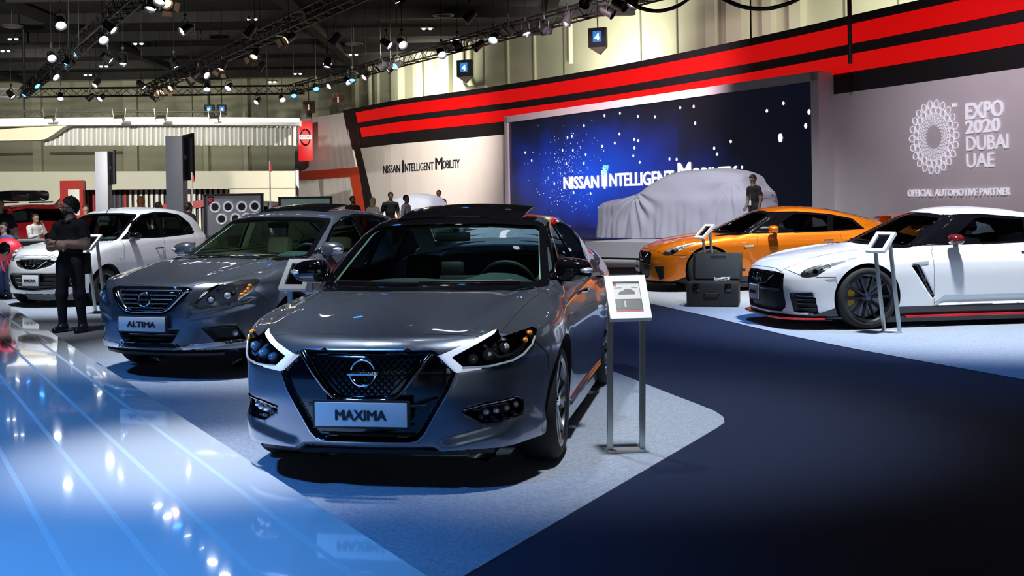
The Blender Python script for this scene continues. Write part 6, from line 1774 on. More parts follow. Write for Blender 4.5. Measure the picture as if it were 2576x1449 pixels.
    for s in (-1, 1):
        q = MB(); q.box((s*w*.4, .1, zl/2), (.06, .06, zl)); q.build('board_post', fm, r, smooth=False)
    r = thing('display_board', 'pale green and grey picture board right of the gauge board', 'board', (X(756, d), d+.6, 0))
    w2 = X(822, d)-X(690, d)
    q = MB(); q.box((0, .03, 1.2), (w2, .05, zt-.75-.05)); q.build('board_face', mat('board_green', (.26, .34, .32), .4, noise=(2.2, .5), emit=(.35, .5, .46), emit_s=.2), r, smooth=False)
    for (cx, cz, sx, sz) in ((0, 1.2+(zt-.8)/2, w2+.06, .05), (0, 1.2-(zt-.8)/2, w2+.06, .05), (-w2/2, 1.2, .05, zt-.8), (w2/2, 1.2, .05, zt-.8)):
        q = MB(); q.box((cx, 0, cz), (sx, .09, sz)); q.build('board_frame', fm, r, smooth=False)
    for s in (-1, 1):
        q = MB(); q.box((s*w2*.4, .1, .4), (.06, .06, .8)); q.build('board_post', fm, r, smooth=False)
    # flag poles
    for (px, pt, d, lab) in ((680, 405, 30, 'thin white pole with a small red flag, right of the gauge board'), (484, 433, 31, 'thin white pole with red tip beside the broad grey column')):
        r = thing('flag_pole', lab, 'pole', (X(px, d), d, 0), group='red flag poles'); z = Z(pt, px, d)
        q = MB(); q.cyl((0, 0, 0), (0, 0, z), .018, 8); q.build('pole', mat('pole_white', (.75, .75, .75), .4), r)
        q = MB(); q.prism([(0, z), (-.03, z-.1), (.02, z-.28), (.07, z-.26), (.05, z-.1)], -.01, .01, 'y'); q.build('flag', mat('flag_red', (.8, .06, .03), .5), r, smooth=False)
        q = MB(); q.lathe([(0, .03), (.16, .02), (.18, 0)], 16, 'z'); q.build('pole_base', MATS['black_plastic'], r)
    # low grey counter behind the hatchback
    c = thing('counter', 'low grey counter running behind the white hatchback', 'counter', (-8.2, 24.2, 0), math.radians(7))
    q = MB(); q.box((0, 0, .43), (5.4, .5, .86)); q.build('counter_body', mat('counter_grey', (.20, .21, .24), .5), c, smooth=False)
    q = MB(); q.box((0, 0, .88), (5.5, .6, .04), bev=.01); q.build('counter_top', mat('counter_top', (.32, .33, .37), .4), c)
    # angular panel by the end of the stand wall
    p = thing('angular_panel', 'white angular panel with black edge at the end of the stand wall', 'panel', (X(742, 62), 62, 0))
    def W2(a, b): return (X(a, 62)-X(742, 62), at_depth(a, b, 62).z)
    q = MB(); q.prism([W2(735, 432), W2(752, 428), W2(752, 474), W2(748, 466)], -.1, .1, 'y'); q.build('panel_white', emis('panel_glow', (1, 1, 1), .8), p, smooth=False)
    q = MB(); q.prism([W2(733, 428), W2(752, 424), W2(752, 428), W2(735, 432), W2(748, 466), W2(752, 474), W2(752, 500), W2(740, 468)], -.2, .0, 'y'); q.build('panel_edge', MATS['black_plastic'], p, smooth=False)

def build_far_cars():
    """two partly hidden cars behind the hatchback"""
    S = dict(L=4.5, H=1.68, axles=(.9, 3.55), wr=.35, arch=.42, archin=.55)
    S['W'] = spl((-.1, .7), (.3, .84), (.9, .915), (2.2, .91), (3.6, .92), (4.2, .88), (4.7, .75)); S['prof'] = spl((.1, -.1), (.3, -.02), (.6, 0), (.9, -.02), (1.05, -.07), (1.3, -.3))
    S['hood'] = spl((-.1, .85), (.1, .95), (.5, 1.05), (1.2, 1.12), (3, 1.12), (4.7, 1.1)); S['crown'] = spl((0, .1), (5, .08)); S['nose'] = spl((.1, .15), (.3, .03), (.6, 0), (.9, .06), (1.1, .4))
    S['sweep'] = spl((0, 0), (.4, .05), (.7, .18), (.85, .35), (1, .7)); S['tail'] = spl((.1, 4.4), (.5, 4.5), (1.1, 4.45), (1.5, 4.2)); S['rsweep'] = spl((0, 0), (.5, .04), (.8, .15), (1, .5)); S['bot'] = spl((0, .25), (5, .3))
    S['roof'] = spl((.8, .95), (1.2, 1.12), (1.7, 1.42), (2.0, 1.58), (2.4, 1.66), (3.0, 1.68), (3.7, 1.62), (4.1, 1.4), (4.35, 1.0)); S['rr'] = (.8, 4.35); S['rcrown'] = .05
    S['curve'] = spl((0, -.3), (2, 0), (4.5, .2)); S['gw'] = spl((0, .8), (2, .83), (3.6, .82), (4.4, .7)); S['tum'] = .28; S['zbelt'] = 1.1; S['gbul'] = .2; S['kg'] = .07
    win = lambda c, n: (n[:, 0] > .3) & (c[:, 2] > 1.08)
    wsc = lambda c, n: (c[:, 1] < 2.2) & (n[:, 2] > .2)
    S['labels'] = [('pillar', 'side', [(1.0, 1.12), (1.0, 1.9), (4.5, 1.9), (4.5, 1.12)], None), ('roof', 'side', [(1.7, 1.5), (1.7, 1.9), (4.2, 1.9), (4.0, 1.45)], lambda c, n: n[:, 2] > .5),
        ('hood', 'top', [(-.2, .2), (.6, .25), (.72, 1.3), (-.2, 1.3)], lambda c, n: (n[:, 2] > .4) & (c[:, 2] > .8)),
        ('front_door', 'side', [(1.35, .35), (1.35, 1.12), (2.45, 1.12), (2.45, .35)], lambda c, n: n[:, 0] > .5), ('rear_door', 'side', [(2.45, .35), (2.45, 1.12), (3.4, 1.12), (3.2, .6), (3.1, .35)], lambda c, n: n[:, 0] > .5),
        ('underbody', 'side', [(-1, -1), (6, -1), (6, .5), (-1, .5)], lambda c, n: n[:, 2] < -.75),
        ('window_surround', 'side', [(1.45, 1.14), (1.95, 1.48), (2.4, 1.55), (3.5, 1.52), (3.95, 1.3), (3.9, 1.16)], win), ('front_window', 'side', [(1.6, 1.17), (2.0, 1.45), (2.38, 1.51), (2.38, 1.17)], win), ('rear_door_window', 'side', [(2.5, 1.17), (2.5, 1.51), (3.4, 1.48), (3.75, 1.2)], win),
        ('windshield_band', 'front', [(-.1, 1.12), (.72, 1.1), (.6, 1.5), (-.1, 1.58)], wsc), ('windshield', 'front', [(-.1, 1.16), (.66, 1.15), (.56, 1.47), (-.1, 1.53)], wsc),
        ('headlamp', 'front', [(.5, .78), (.8, .85), (.85, .95), (.6, .9)], lambda c, n: c[:, 1] < 1)]
    for (name, lab, loc, yaw, paint, box) in (('crossover', 'red crossover with a black roof box, behind the hatchback', (-15.97, 31.75, .006), -35, mat('paint_red', (.50, .01, .015), .3, .3, coat=1), True),
                                              ('crossover', 'silver-white crossover mostly hidden behind the gauge board', (-8.2, 33.0, 0), -8, MATS['paint_white2'], False)):
        root = thing(name, lab, 'car', loc, math.radians(yaw)); c = Car(S, root, .045)
        car_shell(c, paint, trim='interior_dark', chrome=None, glass_ws='dark_glass', glass_sd='dark_glass')
        for s in (1, -1): c.part('headlamp', 'headlamp', MATS['lamp_chrome'], side=s)
        w = make_wheel(c, .35, .22, .22, .90, (5, .03, .04, 0, 0), MATS['rim_machined'], MATS['black_plastic']); put_wheels(c, w, S['axles'], .35)
        for s in (1, -1):
            q = MB(); q.tube([(s*.56, 1.9, c.zt(.56, 1.9)), (s*.56, 2.0, c.zt(.56, 2.0)+.06), (s*.56, 3.6, c.zt(.56, 3.6)+.06), (s*.56, 3.7, c.zt(.56, 3.7))], .02, 6); q.build('roof_rail', MATS['satin_chrome'], root)
        if box:
            for y in (2.2, 3.3): q = MB(); q.tube([(-.6, y, 1.73), (.6, y, 1.73)], .025, 6); q.build('cross_bar', MATS['satin_chrome'], root)
            b = MB(); b.box((.0, 2.75, 1.92), (.75, 1.25, .32), bev=.12); o = b.build('roof_box', mat('roof_box', (.008, .008, .01), .2, coat=.8)); o.parent = root
# ---------------------------------------------------------------- people: one continuous skin each
def cap(p, a, b, ra, rb, ys=1.0):
    """distance to a tapered capsule; ys<1 flattens it front to back"""
    a = np.array(a, float); b = np.array(b, float); x, y, z = p
    d = b - a; L2 = (d*d).sum() + 1e-9
    t = np.clip(((x-a[0])*d[0] + (y-a[1])*d[1] + (z-a[2])*d[2])/L2, 0, 1)
    dx, dy, dz = x-a[0]-t*d[0], (y-a[1]-t*d[1])/ys, z-a[2]-t*d[2]
    return (np.sqrt(dx*dx + dy*dy + dz*dz) - (ra + t*(rb-ra)))*min(1., ys*1.15)

def ell(p, c, r):
    x, y, z = p
    k = np.sqrt(((x-c[0])/r[0])**2 + ((y-c[1])/r[1])**2 + ((z-c[2])/r[2])**2)
    return (k - 1)*min(r)

def hand(w, e, curl=(0, -1, 0), side=1, s=1.0):
    """palm, four fingers and a thumb at the end of a forearm running e -> w"""
    w, e = Vector(w), Vector(e); f = (w-e).normalized(); c = Vector(curl); c = (c - f*c.dot(f)).normalized(); q = f.cross(c)*side
    P = []; palm = w + f*.045*s
    P.append(('cap', w, palm + f*.03*s, .024*s, .032*s, 1.0))
    for k, (o, L) in enumerate(((-.030, .062), (-.010, .070), (.010, .066), (.029, .052))):
        b0 = palm + f*.035*s + q*o*s; b1 = b0 + f*L*.55*s + c*.012*s; b2 = b1 + f*L*.3*s + c*L*.5*s
        P.append(('cap', b0, b1, .0105*s, .0095*s, 1.0)); P.append(('cap', b1, b2, .0095*s, .008*s, 1.0))
    t0 = w + f*.02*s - q*.028*s; t1 = t0 + f*.03*s - q*.030*s + c*.01*s; t2 = t1 + f*.035*s + c*.012*s
    P.append(('cap', t0, t1, .013*s, .011*s, 1.0)); P.append(('cap', t1, t2, .011*s, .009*s, 1.0))
    return P

def person(label, loc, rz, H, look=0., nod=0., arms=None, legs=None, skin=(.42, .26, .18), shirt=(.01, .01, .014), pants=(.012, .014, .03), shoes=(.01, .01, .012), hair=(.012, .01, .009),
           hairstyle='short', beard=False, glasses=False, sleeve='short', h=.02, lean=0., extra=None, build=1.0, seated=False):
    """faces local -y. arms: ((elbow, wrist) right of picture, left of picture) as fractions of the height"""
    r = thing('person', label, 'person', loc, rz)
    ms = [mat('skin_%g_%g' % skin[:2], skin, .55), mat('cloth_%g_%g_%g' % shirt, shirt, .85, noise=(25, .12)), mat('cloth_%g_%g_%g' % pants, pants, .85, noise=(25, .15)), mat('shoe_%g' % shoes[0], shoes, .4),
          mat('hair_%g_%g_%g' % hair, hair, .6, noise=(60, .3))]
    B = build
    J = lambda x, y, z: (x*H, y*H, z*H)
    hipz, kn, an = .515, .285, .045
    if legs is None: legs = (((.058, -.01, hipz), (.062, -.012, kn), (.062, .01, an)), ((-.058, -.01, hipz), (-.062, -.012, kn), (-.062, .01, an)))
    if arms is None: arms = (((.150, .01, .635), (.155, -.03, .49)), ((-.150, .01, .635), (-.155, -.03, .49)))
    tl = lambda z: -lean*max(0, z-.5)
    prim = []                                       # (kind, args..., material)
    def C(a, b, ra, rb, m, ys=1.): prim.append(('cap', J(*a), J(*b), ra*H*B, rb*H*B, ys, m))
    for hp, k, a in legs:
        C(hp, k, .053, .037, 2); C(k, a, .036, .026, 2)
        C((a[0], a[1]+.005, a[2]-.012), (a[0]*1.08, a[1]-.085, .018), .026, .020, 3, 1.); C((a[0], a[1]+.02, .02), (a[0], a[1], .03), .022, .026, 3)
    C((0, 0, .50), (0, .0, .545), .080, .078, 2, .72)
    C((0, tl(.56), .56), (0, tl(.66)+.004, .66), .079, .084, 1, .70); C((0, tl(.66), .66), (0, tl(.76)+.006, .76), .085, .088, 1, .70)
    C((-.072, tl(.79)+.004, .79), (.072, tl(.79)+.004, .79), .047, .047, 1, .95); C((0, tl(.8), .80), (0, tl(.83)-.002, .83), .042, .032, 1)
    nk = (0, tl(.84)-.004, .835); C(nk, (0, tl(.87)-.014, .875), .030, .029, 0)
    for s, (el, wr) in zip((1, -1), arms):
        sh = (s*.112, tl(.79), .79); mid = tuple(sh[i]*.45 + el[i]*.55 for i in range(3))
        C(sh, mid, .037, .034, 1); C(mid, el, .032, .027, 1 if sleeve == 'long' else 0); C(el, wr, .027, .019, 1 if sleeve == 'long' else 0)
        for q in hand(J(*wr), J(*el), (0, -1, .2), s, H/1.75): prim.append((*q, 0))
    # head: skull, jaw, nose, ears, brow and mouth, turned by look
    hc = Vector(J(0, tl(.93)-.012, .928)); cl, sl = math.cos(look), math.sin(look); cn, sn = math.cos(nod), math.sin(nod)
    def hp3(x, y, z):                               # head-local (head heights) to body
        y, z = y*cn - z*sn, y*sn + z*cn
        return hc + Vector((x*cl - y*sl, x*sl + y*cl, z))*H
    def hloc(p):
        dx, dy, dz = (p[0]-hc.x)/H, (p[1]-hc.y)/H, (p[2]-hc.z)/H
        x, y = dx*cl + dy*sl, -dx*sl + dy*cl
        return x, y*cn + dz*sn, -y*sn + dz*cn
    heads = [((0, .006, .012), (.045, .055, .056), 0), ((0, -.008, -.028), (.034, .040, .040), 4 if beard else 0), ((0, -.030, -.050), (.020, .018, .014), 4 if beard else 0),
             ((0, -.054, -.006), (.007, .010, .013), 0), ((0, -.057, -.014), (.010, .009, .006), 0), ((.045, .006, -.004), (.006, .010, .015), 0), ((-.045, .006, -.004), (.006, .010, .015), 0),
             ((.018, -.0465, .015), (.013, .004, .0028), 4), ((-.018, -.0465, .015), (.013, .004, .0028), 4), ((.018, -.0465, .003), (.0075, .005, .0035), 4), ((-.018, -.0465, .003), (.0075, .005, .0035), 4), ((0, -.047, -.030), (.014, .006, .004), 0)]
    if beard: heads += [((0, -.040, -.040), (.030, .016, .022), 4)]
    for e in (extra or []): prim.append(e)
    def field(x, y, z, parts=False):
        p = (x, y, z); ds = []; f = None
        for q in prim:
            d = cap(p, q[1], q[2], q[3], q[4], q[5]); k = .010*H if q[3] < .016 else .028*H
            f = d if f is None else smin(f, d, min(k, .02 if q[3] < .03 else .05))
            if parts: ds.append((d, q[6]))
        u = hloc(p)
        for c, rr, m in heads:
            d = ell(u, c, rr)*H; f = smin(f, d, (.012 if rr[0] > .016 else .004)*H)
            if parts: ds.append((d, m))
        return (f, ds) if parts else f
    pts = np.array([np.array(q[k]) for q in prim for k in (1, 2)]); lo = pts.min(0) - .13*H; hi = pts.max(0) + .13*H; lo[2] = max(lo[2], -.01); hi[2] = H*1.01
    V, Q = surface_nets(field, lo, hi, h); V = project(field, V, 2, h)
    V[:, 2] = np.maximum(V[:, 2], 0.0)
    _, ds = field(*V[Q].mean(1).T, parts=True)
    D = np.stack([d for d, m in ds], 1); fm = np.array([m for d, m in ds])[D.argmin(1)]
    N = grad(field, V, .004); N /= np.maximum(np.linalg.norm(N, axis=1, keepdims=True), 1e-9)
    mesh_obj('body', V, Q, ms, r, True, normals=N, fmat=fm)
    # hair: a cap around the skull, cut back from the face
    style = {'short': ((.050, .061, .064), -.030, .014), 'long': ((.060, .070, .075), -.020, -.10), 'thick': ((.053, .066, .073), -.028, .012), 'hood': ((.064, .078, .085), -.045, -.12), 'cap': ((.050, .062, .060), -.060, .018)}[hairstyle]
    (rx, ry, rz_), fy, low = style
    def hf(x, y, z):
        u = hloc((x, y, z)); w = .0060*np.sin(u[0]*330)*np.sin(u[1]*290 + 1)*np.sin(u[2]*310 + 2)*(hairstyle in ('thick', 'long', 'short'))
        d = ell(u, (0, .010, .016), (rx, ry, rz_)) + w
        if hairstyle in ('long', 'hood'): d = smin(d, cap(u, (0, .03, .0), (0, .03, low), .052, .058, .8), .02)
        face = smax(u[1] - fy, u[2] - .046, .012)                                 # in front of the hairline and below the fringe
        skullcut = low - u[2] + np.maximum(0, -u[1])*.9 - np.maximum(0, u[1])*1.15
        return np.maximum(np.maximum(d, -face), skullcut if hairstyle not in ('long', 'hood') else -9)*H
    a = hc - Vector((.1, .11, .16))*H; b = hc + Vector((.1, .13, .11))*H
    V, Q = surface_nets(hf, a, b, h*.6 if h < .02 else h*.8)
    if len(Q): mesh_obj('hair' if hairstyle != 'hood' else 'headscarf', V, Q, ms[4], r, True)
    if glasses:
        g = MB()
        for s in (-1, 1):
            g.tube([hp3(s*.019 + .013*math.cos(t), -.060, .004 + .010*math.sin(t)) for t in np.linspace(0, 2*math.pi, 13)[:-1]], .0022, 5, closed=True)
            g.tube([hp3(s*.032, -.058, .006), hp3(s*.047, .0, .006)], .002, 5)
        g.tube([hp3(-.006, -.061, .006), hp3(.006, -.061, .006)], .002, 5); g.build('glasses', MATS['black_gloss'], r)
    return r

def build_people():
    lg = lambda sp, y0=0: (((.056, -.01, .515), (.066+sp, -.012+y0, .285), (.075+sp, .012, .045)), ((-.056, -.01, .515), (-.066-sp, -.012, .285), (-.075-sp, .01, .045)))
    # the man with folded arms
    m = person('bearded man in dark polo shirt and jeans standing with folded arms', (-5.385, 14.05, .006), math.radians(-16), 1.63, look=math.radians(-42), arms=(((.150, -.030, .650), (-.035, -.108, .672)), ((-.150, -.030, .640), (.030, -.128, .645))),
               legs=lg(.012), skin=(.34, .22, .19), shirt=(.006, .007, .011), pants=(.006, .009, .022), shoes=(.008, .010, .018), hair=(.008, .006, .006), hairstyle='thick', beard=True, glasses=True, h=.0105, build=1.10)
    w = MB(); w.tube([(-.030*1.63 + .024*math.cos(t)*.4 + .0, -.105*1.63 + .034*math.cos(t), .672*1.63 + .036*math.sin(t)) for t in np.linspace(0, 2*math.pi, 17)[:-1]], .011, 6, closed=True); w.build('wristwatch', MATS['satin_chrome'], m)
    b = MB(); b.box((.185, .02, .84), (.13, .07, .26), bev=.02); o = b.build('waist_pouch', mat('pouch', (.006, .007, .010), .7), m)
    c = MB(); c.tube([(-.06, -.075, 1.345), (-.045, -.10, 1.36), (0, -.085, 1.325), (.045, -.10, 1.36), (.06, -.075, 1.345)], .010, 6); c.build('polo_collar', mat('collar', (.008, .009, .013), .85), m)
    # the man beside the large covered car
    m = person('man in black t-shirt with badge looking down beside the large covered car', (5.95, 28.25, .47), math.radians(-62), 1.62, nod=math.radians(22), arms=(((.145, .0, .640), (.140, -.04, .50)), ((-.145, -.0, .640), (-.13, -.06, .52))), skin=(.20, .12, .09),
               shirt=(.005, .005, .006), pants=(.008, .009, .016), hair=(.006, .005, .005), h=.016, lean=.05)
    q = MB(); q.tube([(-.05, -.02, 1.33), (-.03, -.11, 1.15), (-.02, -.12, .98)], .006, 5); q.build('lanyard', mat('lanyard', (.5, .5, .52), .6), m)
    q = MB(); q.box((-.02, -.128, .93), (.07, .008, .11), bev=.003); q.build('badge', MATS['plate_white'], m)
    # staff by the small covered car
    P = dict(h=.028)
    person('bearded man in dark suit and white shirt by the red trim', (-5.25, 38.0, 0), math.radians(30), 1.80, look=math.radians(20), skin=(.22, .11, .07), shirt=(.012, .012, .018), beard=True, sleeve='long', **P)
    person('woman with long blond hair seen from behind near the slanted black post', (-4.62, 38.3, 0), math.radians(150), 1.72, skin=(.4, .26, .18), shirt=(.55, .55, .56), hair=(.42, .30, .14), hairstyle='long', sleeve='long', **P)
    person('tall man in black polo shirt bending over the small covered car', (-4.15, 39.2, 0), math.radians(20), 1.92, skin=(.25, .14, .10), shirt=(.008, .008, .010), hair=(.012, .01, .008), nod=.3, lean=.12, **P)
    person('man in white shirt with red collar in profile before the small covered car', (-3.42, 37.2, 0), math.radians(70), 1.80, skin=(.20, .10, .06), shirt=(.62, .62, .66), hair=(.006, .005, .005), sleeve='long', **P)
    person('dark-haired man behind the small covered car, only his head showing', (-2.95, 46.6, 0), math.radians(-15), 2.05, skin=(.18, .09, .06), shirt=(.02, .02, .025), **P)
    person('person low behind the foremost sunroof, only brown hair showing', (-1.75, 36.8, 0), 0, 1.34, skin=(.3, .18, .12), shirt=(.05, .03, .03), hair=(.10, .05, .03), **P)
    # visitors on the left
    person('dark-clothed visitor cut off by the left edge, bare forearm bent', (-9.17, 20.6, 0), math.radians(20), 1.72, arms=(((.150, .0, .64), (.16, -.10, .60)), ((-.150, .01, .635), (-.12, -.06, .5))), skin=(.40, .28, .24), shirt=(.006, .006, .012), pants=(.03, .05, .14), h=.02, build=1.12)
    person('seated man in white shirt with hand on chin at the grey counter', (-10.3, 24.9, 0), math.radians(55), 1.42, arms=(((.13, -.08, .66), (.06, -.10, .83)), ((-.13, -.07, .65), (-.05, -.15, .68))), skin=(.30, .17, .11), shirt=(.55, .54, .55), hair=(.015, .01, .008), sleeve='long', h=.02)
    person('balding man in red shirt behind the seated man', (-9.95, 26.9, 0), math.radians(15), 1.60, skin=(.40, .20, .13), shirt=(.5, .02, .03), hairstyle='short', hair=(.03, .015, .01), h=.024)
    person('person in orange-brown headscarf before the striped display', (-12.1, 37.6, 0), math.radians(160), 1.86, skin=(.3, .18, .12), shirt=(.12, .07, .05), hair=(.22, .09, .02), hairstyle='hood', sleeve='long', **P)
    person('dark-haired person left of the broad grey column', (-10.7, 34.9, 0), math.radians(120), 1.68, skin=(.18, .10, .07), shirt=(.02, .02, .025), hairstyle='thick', **P)
    person('dark-clothed person right of the broad grey column', (-7.75, 27.6, 0), math.radians(140), 1.62, skin=(.2, .12, .09), shirt=(.008, .008, .011), sleeve='long', h=.024, build=1.1)
    # red bag with dark oval at the left edge
    r = thing('backpack', 'red rounded backpack with dark oval panel at the left edge', 'bag', (-8.42, 19.2, .55))
    b = MB(); b.sphere((0, 0, .30), (.25, .16, .20), 16); b.build('bag_body', mat('bag_red', (.75, .03, .06), .45), r, angle=60)
    b = MB(); b.sphere((.02, -.145, .32), (.10, .03, .115), 12); b.build('oval_panel', MATS['black_gloss'], r)
    for s in (-.05, .06): b = MB(); b.tube([(s, -.12, .12), (s+.02, -.13, .02), (s+.05, -.10, -.06)], .012, 6); b.build('strap', MATS['bag_red'], r)
    person('stooping visitor in blue jeans holding the red backpack', (-8.62, 19.55, 0), math.radians(-20), 1.30, arms=(((.13, -.05, .62), (.10, -.09, .46)), ((-.15, -.0, .62), (-.14, -.05, .48))), skin=(.45, .30, .25), shirt=(.10, .15, .33), pants=(.08, .12, .30), hair=(.02, .015, .012), h=.02)
# ---------------------------------------------------------------- lighting rig: trusses, lanterns, cables
def spotlight_parts(kind):
    """one lantern hanging at the origin, lens facing local -y and slightly down"""
    r = thing('spotlight', '', 'spotlight')
    bk = mat('lantern_black', (.02, .02, .022), .4, .5)
    lens = {'white': emis('lens_white', (.92, .95, 1), 9), 'blue': emis('lens_blue', (.06, .28, 1), 7), 'warm': emis('lens_warm', (1, .62, .30), 6), 'off': mat('lens_off', (.02, .02, .025), .1)}[kind]
    b = MB(); b.lathe([(0, .24), (.09, .24), (.12, .18), (.135, -.10), (.16, -.17), (.15, -.17), (.12, -.10)], 18, 'y'); b.build('lamp_body', bk, r, angle=50)
    l = MB(); l.lathe([(0, -.125), (.09, -.12), (.125, -.10)], 18, 'y'); l.build('lens', lens, r)
    y = MB(); y.tube([(-.16, 0, 0), (-.16, 0, .2), (-.12, 0, .28), (.12, 0, .28), (.16, 0, .2), (.16, 0, 0)], .014, 6); y.build('yoke', bk, r)
    q = MB(); q.cyl((0, 0, .28), (0, 0, .42), .02, 6); q.box((0, 0, .44), (.09, .06, .08)); q.build('clamp', bk, r)
    q = MB(); q.cyl((0, 0, .46), (0, 0, 3.345), .010, 5); q.build('safety_wire', bk, r)
    if kind == 'warm':
        for k, (dx, dz) in enumerate(((1, 0), (-1, 0), (0, 1), (0, -1))):
            d = MB(); c = Vector((dx*.17, -.22, dz*.17)); w = Vector((dz, 0, dx))*.11; o = Vector((dx*.09, -.12, dz*.09))
            d.add([c-w, c+w, c+w*1.3+o, c-w*1.3+o], [(0, 1, 2, 3)]); d.build('barn_door', mat('barn_warm', (.35, .25, .18), .4, .6), r, smooth=False)
    return r

def build_rig():
    Z = 8.0
    g = 'black lighting trusses'
    truss('black truss running away along the left of the ceiling', (6.6, 2, Z), (-27.3, 64.5, Z), group=g); truss('black truss running away over the two grey sedans', (13.6, 2, Z), (-20.3, 64, Z), group=g)
    truss('black truss running away above the red stripes', (14.6, 19, Z), (-12.2, 64.3, Z), group=g); truss('black cross truss closing the far end of the rig', (-40, 63.5, Z), (-11.5, 64.3, Z), group=g)
    protos = {k: spotlight_parts(k) for k in ('white', 'blue', 'warm', 'off')}
    A = [(490, 185, 'white'), (830, 310, 'white'), (415, 458, 'white'), (560, 530, 'white'), (440, 615, 'white'), (875, 472, 'white'), (995, 490, 'white'), (490, 785, 'white'), (730, 790, 'white'), (820, 793, 'white'), (90, 768, 'white'), (1150, 690, 'white'),
         (1070, 690, 'white'), (1410, 518, 'white'), (1500, 240, 'white'), (2020, 260, 'white'), (1660, 600, 'white'), (1855, 705, 'white'), (1675, 710, 'white'), (2085, 820, 'white'), (2285, 800, 'white'), (895, 225, 'white'), (1195, 50, 'white'), (2110, 545, 'white'),
         (780, 675, 'white'), (640, 425, 'blue'), (548, 495, 'blue'), (375, 615, 'blue'), (290, 685, 'blue'), (205, 755, 'blue'), (1540, 660, 'blue'), (2210, 800, 'blue'), (1250, 790, 'blue'), (1340, 12, 'warm'), (2340, 310, 'warm'), (2065, 440, 'warm'), (1605, 612, 'warm'),
         (1470, 665, 'warm'), (1395, 705, 'warm'), (1325, 735, 'warm'), (1262, 752, 'warm'), (1800, 540, 'warm'), (2380, 765, 'blue')]
    L = [(x/3.22, y/3.22, k) for x, y, k in A]
    B = [(710, 615, 'white'), (560, 655, 'white'), (425, 690, 'white'), (910, 555, 'white'), (1320, 430, 'white'), (1745, 310, 'white'), (2000, 245, 'white'), (2345, 155, 'white'), (1545, 138, 'white'), (1000, 350, 'white'), (460, 320, 'white'), (880, 355, 'white'), (400, 515, 'white'),
         (305, 710, 'blue'), (600, 630, 'blue'), (965, 525, 'blue'), (1620, 370, 'off'), (1865, 240, 'off'), (2155, 230, 'off'), (1450, 370, 'off'), (1050, 520, 'off'), (830, 540, 'off'), (2500, 10, 'off')]
    L += [(700 + x/3.22, y/3.22, k) for x, y, k in B] + [(1428, 46, 'white'), (1596, 3, 'white'), (1560, 12, 'off'), (1530, 30, 'off')]
    first = {k: True for k in protos}; rnd = random.Random(5)
    names = {'white': 'black spotlight with white-glowing lens hanging from the ceiling rig', 'blue': 'black spotlight with blue-glowing lens hanging from the ceiling rig',
             'warm': 'spotlight with four flaps and warm-glowing lens on the middle truss', 'off': 'dark unlit spotlight hanging over the red stripes'}
    placed = []
    for px, py, k in L:
        z = Z - .68
        yh = 510 - .0157*(px-1288); d = (z-1.5)*2900/max(yh-py, 60); d = min(max(d, 24), 70)
        p = at_depth(px, py, d)
        if any((p - q).length < .55 for q in placed): continue
        placed.append(p)
        o = protos[k] if first[k] else dup(protos[k]); first[k] = False
        aim = Vector((p.x + rnd.uniform(-8, 10), p.y - rnd.uniform(-1, 9), 0)); v = (aim - p).normalized()
        yaw = math.atan2(v.x, -v.y); pitch = math.asin(-v.z)
        o.location = p; o.rotation_euler = (0, 0, yaw); o.scale = (1.1,)*3
        for ch in o.children:
            if ch.name.split('.')[0] in ('lamp_body', 'lens', 'barn_door'): ch.rotation_euler = (pitch*.9, 0, 0)
        tag(o, names[k], 'spotlight', {'white': 'white spotlights on the rig', 'blue': 'blue spotlights on the rig', 'warm': 'warm spotlights on the middle truss', 'off': 'unlit spotlights on the rig'}[k])
    # unseen lanterns added above the cars for the paint to reflect
    for i in range(30):
        t = (i+.5)/30
        for (x0, y0, x1, y1) in ((6.6, 2, -10.5, 33.5), (13.6, 2, -3.4, 33)):
            if i % 3 == 1 and x0 > 10: continue
            k = 'white' if (i*7 + int(x0)) % 5 else 'blue'
            o = dup(protos[k]); p = Vector((x0 + (x1-x0)*t, y0 + (y1-y0)*t, Z-.68)); yaw = rnd.uniform(-3, 3)
            o.location = p; o.rotation_euler = (0, 0, yaw); o.scale = (1.1,)*3
            for ch in o.children:
                if ch.name.split('.')[0] in ('lamp_body', 'lens'): ch.rotation_euler = (rnd.uniform(.9, 1.4), 0, 0)
            tag(o, 'spotlight with %s lens added for reflections, out of sight above the frame' % k, 'spotlight', 'added spotlights above the frame')
    # small twin house lights far up
    hl = emis('house_light', (1, .98, .92), 5)
    for px, py, d in ((33, 97, 60), (14, 127, 62), (348, 109, 62), (261, 166, 66), (221, 188, 70), (1074, 71, 58), (889, 137, 64), (824, 160, 68), (749, 185, 72), (685, 205, 74), (1143, 99, 60), (635, 48, 50), (466, 196, 72), (22, 201, 74)):
        yh = 510-.0157*(px-1288); p = at_depth(px, py, 9.1*2900/(yh-py)); r = thing('house_light', 'tiny twin ceiling light far up among the dark steel', 'lamp', p, group='twin ceiling lights')
        b = MB(); b.box((0, 0, .03), (.7, .25, .06)); b.cyl((0, 0, .05), (0, 0, 10.99-p.z), .015, 5); b.build('fitting', MATS['black_plastic'], r, smooth=False)
        for s in (-1, 1): q = MB(); q.sphere((s*.17, 0, -.03), (.10, .10, .06), 8); q.build('bulb', hl, r)
    # swagged cables and drop wires
    ck = mat('cable_black', (.006, .006, .007), .6)
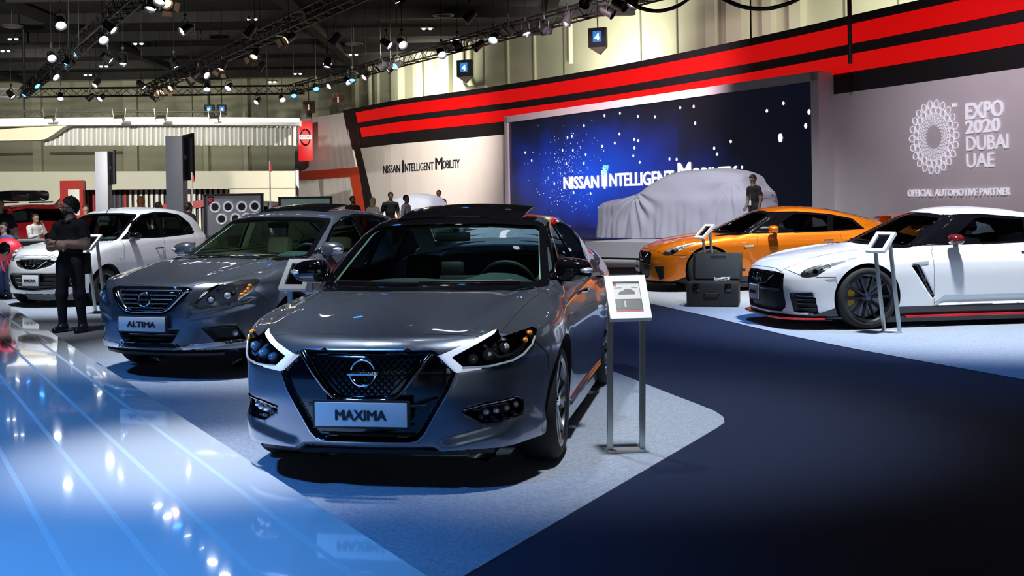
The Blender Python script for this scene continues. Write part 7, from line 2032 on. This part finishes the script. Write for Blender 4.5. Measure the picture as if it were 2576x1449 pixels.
    for (a, b, sag, lab) in (((1545, -30, 33), (1745, -14, 31), .55, 'thick black cable swag left of its twin at the top'), ((1790, -22, 31), (2050, -30, 29), .50, 'thick black cable swag right of its twin at the top')):
        A2, B2 = at_depth(*a), at_depth(*b); m = MB()
        for k in range(5):
            m.tube([A2.lerp(B2, t) + Vector((.03*math.cos(k*1.3), .03*math.sin(k*1.3), -sag*4*t*(1-t) + .02*math.sin(9*t+k))) for t in np.linspace(0, 1, 18)], .035, 6)
        tag(m.build('cable_swag', ck), lab, 'cable')
    for (px, py0, py1, d, w, lab) in ((2136, -40, 160, 31.5, .12, 'black drop pole at the right end of the red stripes'), (1887, -40, 110, 35, .05, 'thin black cable dropping to the header above the video wall'), (672, 225, 420, 60, .05, 'thin black drop wire left of the red box sign'), (60, 190, 305, 60, .11, 'black drop pole at the far left end of the rig'), (483, 230, 300, 60, .04, 'thin black drop wire above the far canopy')):
        A2, B2 = at_depth(px, py0, d), at_depth(px, py1, d); m = MB(); m.cyl((A2.x, A2.y, 10.98), (A2.x, A2.y, B2.z), w/2, 8); tag(m.build('drop_pole', ck), lab, 'pole')
    # flood lights on the canopy truss
    for i, px in enumerate((125, 300, 405, 540)):
        p = at_depth(px, 293, 51.0); r = thing('flood_light', ['leftmost flood light on the far canopy truss', 'second flood light from left on the far canopy truss', 'third flood light from left on the far canopy truss', 'rightmost flood light on the far canopy truss'][i], 'lamp', p, group='flood lights on the far canopy')
        b = MB(); b.box((0, 0, 0), (.42, .3, .22), rot_to((0, 0, -.1), rx=.5), bev=.03); b.build('lamp_body', mat('flood_bronze', (.16, .15, .10), .4, .5), r)
        q = MB(); q.box((0, -.16, -.02), (.34, .02, .16), rot_to((0, 0, -.1), rx=.5)); q.build('lens', emis('flood_lens', (1, .95, .8), 4), r, smooth=False)
        q = MB(); q.tube([(-.24, 0, -.1), (-.3, 0, .35)], .02, 5); q.tube([(.24, 0, -.1), (.3, 0, .35)], .02, 5); q.build('bracket', MATS['truss_silver'], r)
# ---------------------------------------------------------------- build everything
build_floor(); build_hall(); build_backwall(); build_left_booth()
build_front_sedan(); build_mid_sedan(); build_hatch()
build_coupe('white', 'sports_coupe', 'white sports coupe with red-edged black skirts at the right edge', (2.927, 13.807, .006), -82, MATS['paint_white'])
build_coupe('orange', 'sports_coupe', 'metallic orange sports coupe behind the open black case', (2.16, 19.53, .006), -86, MATS['paint_orange'])
build_covered(); build_far_cars(); build_stands(); build_case(); build_signs(); build_rig(); build_people()
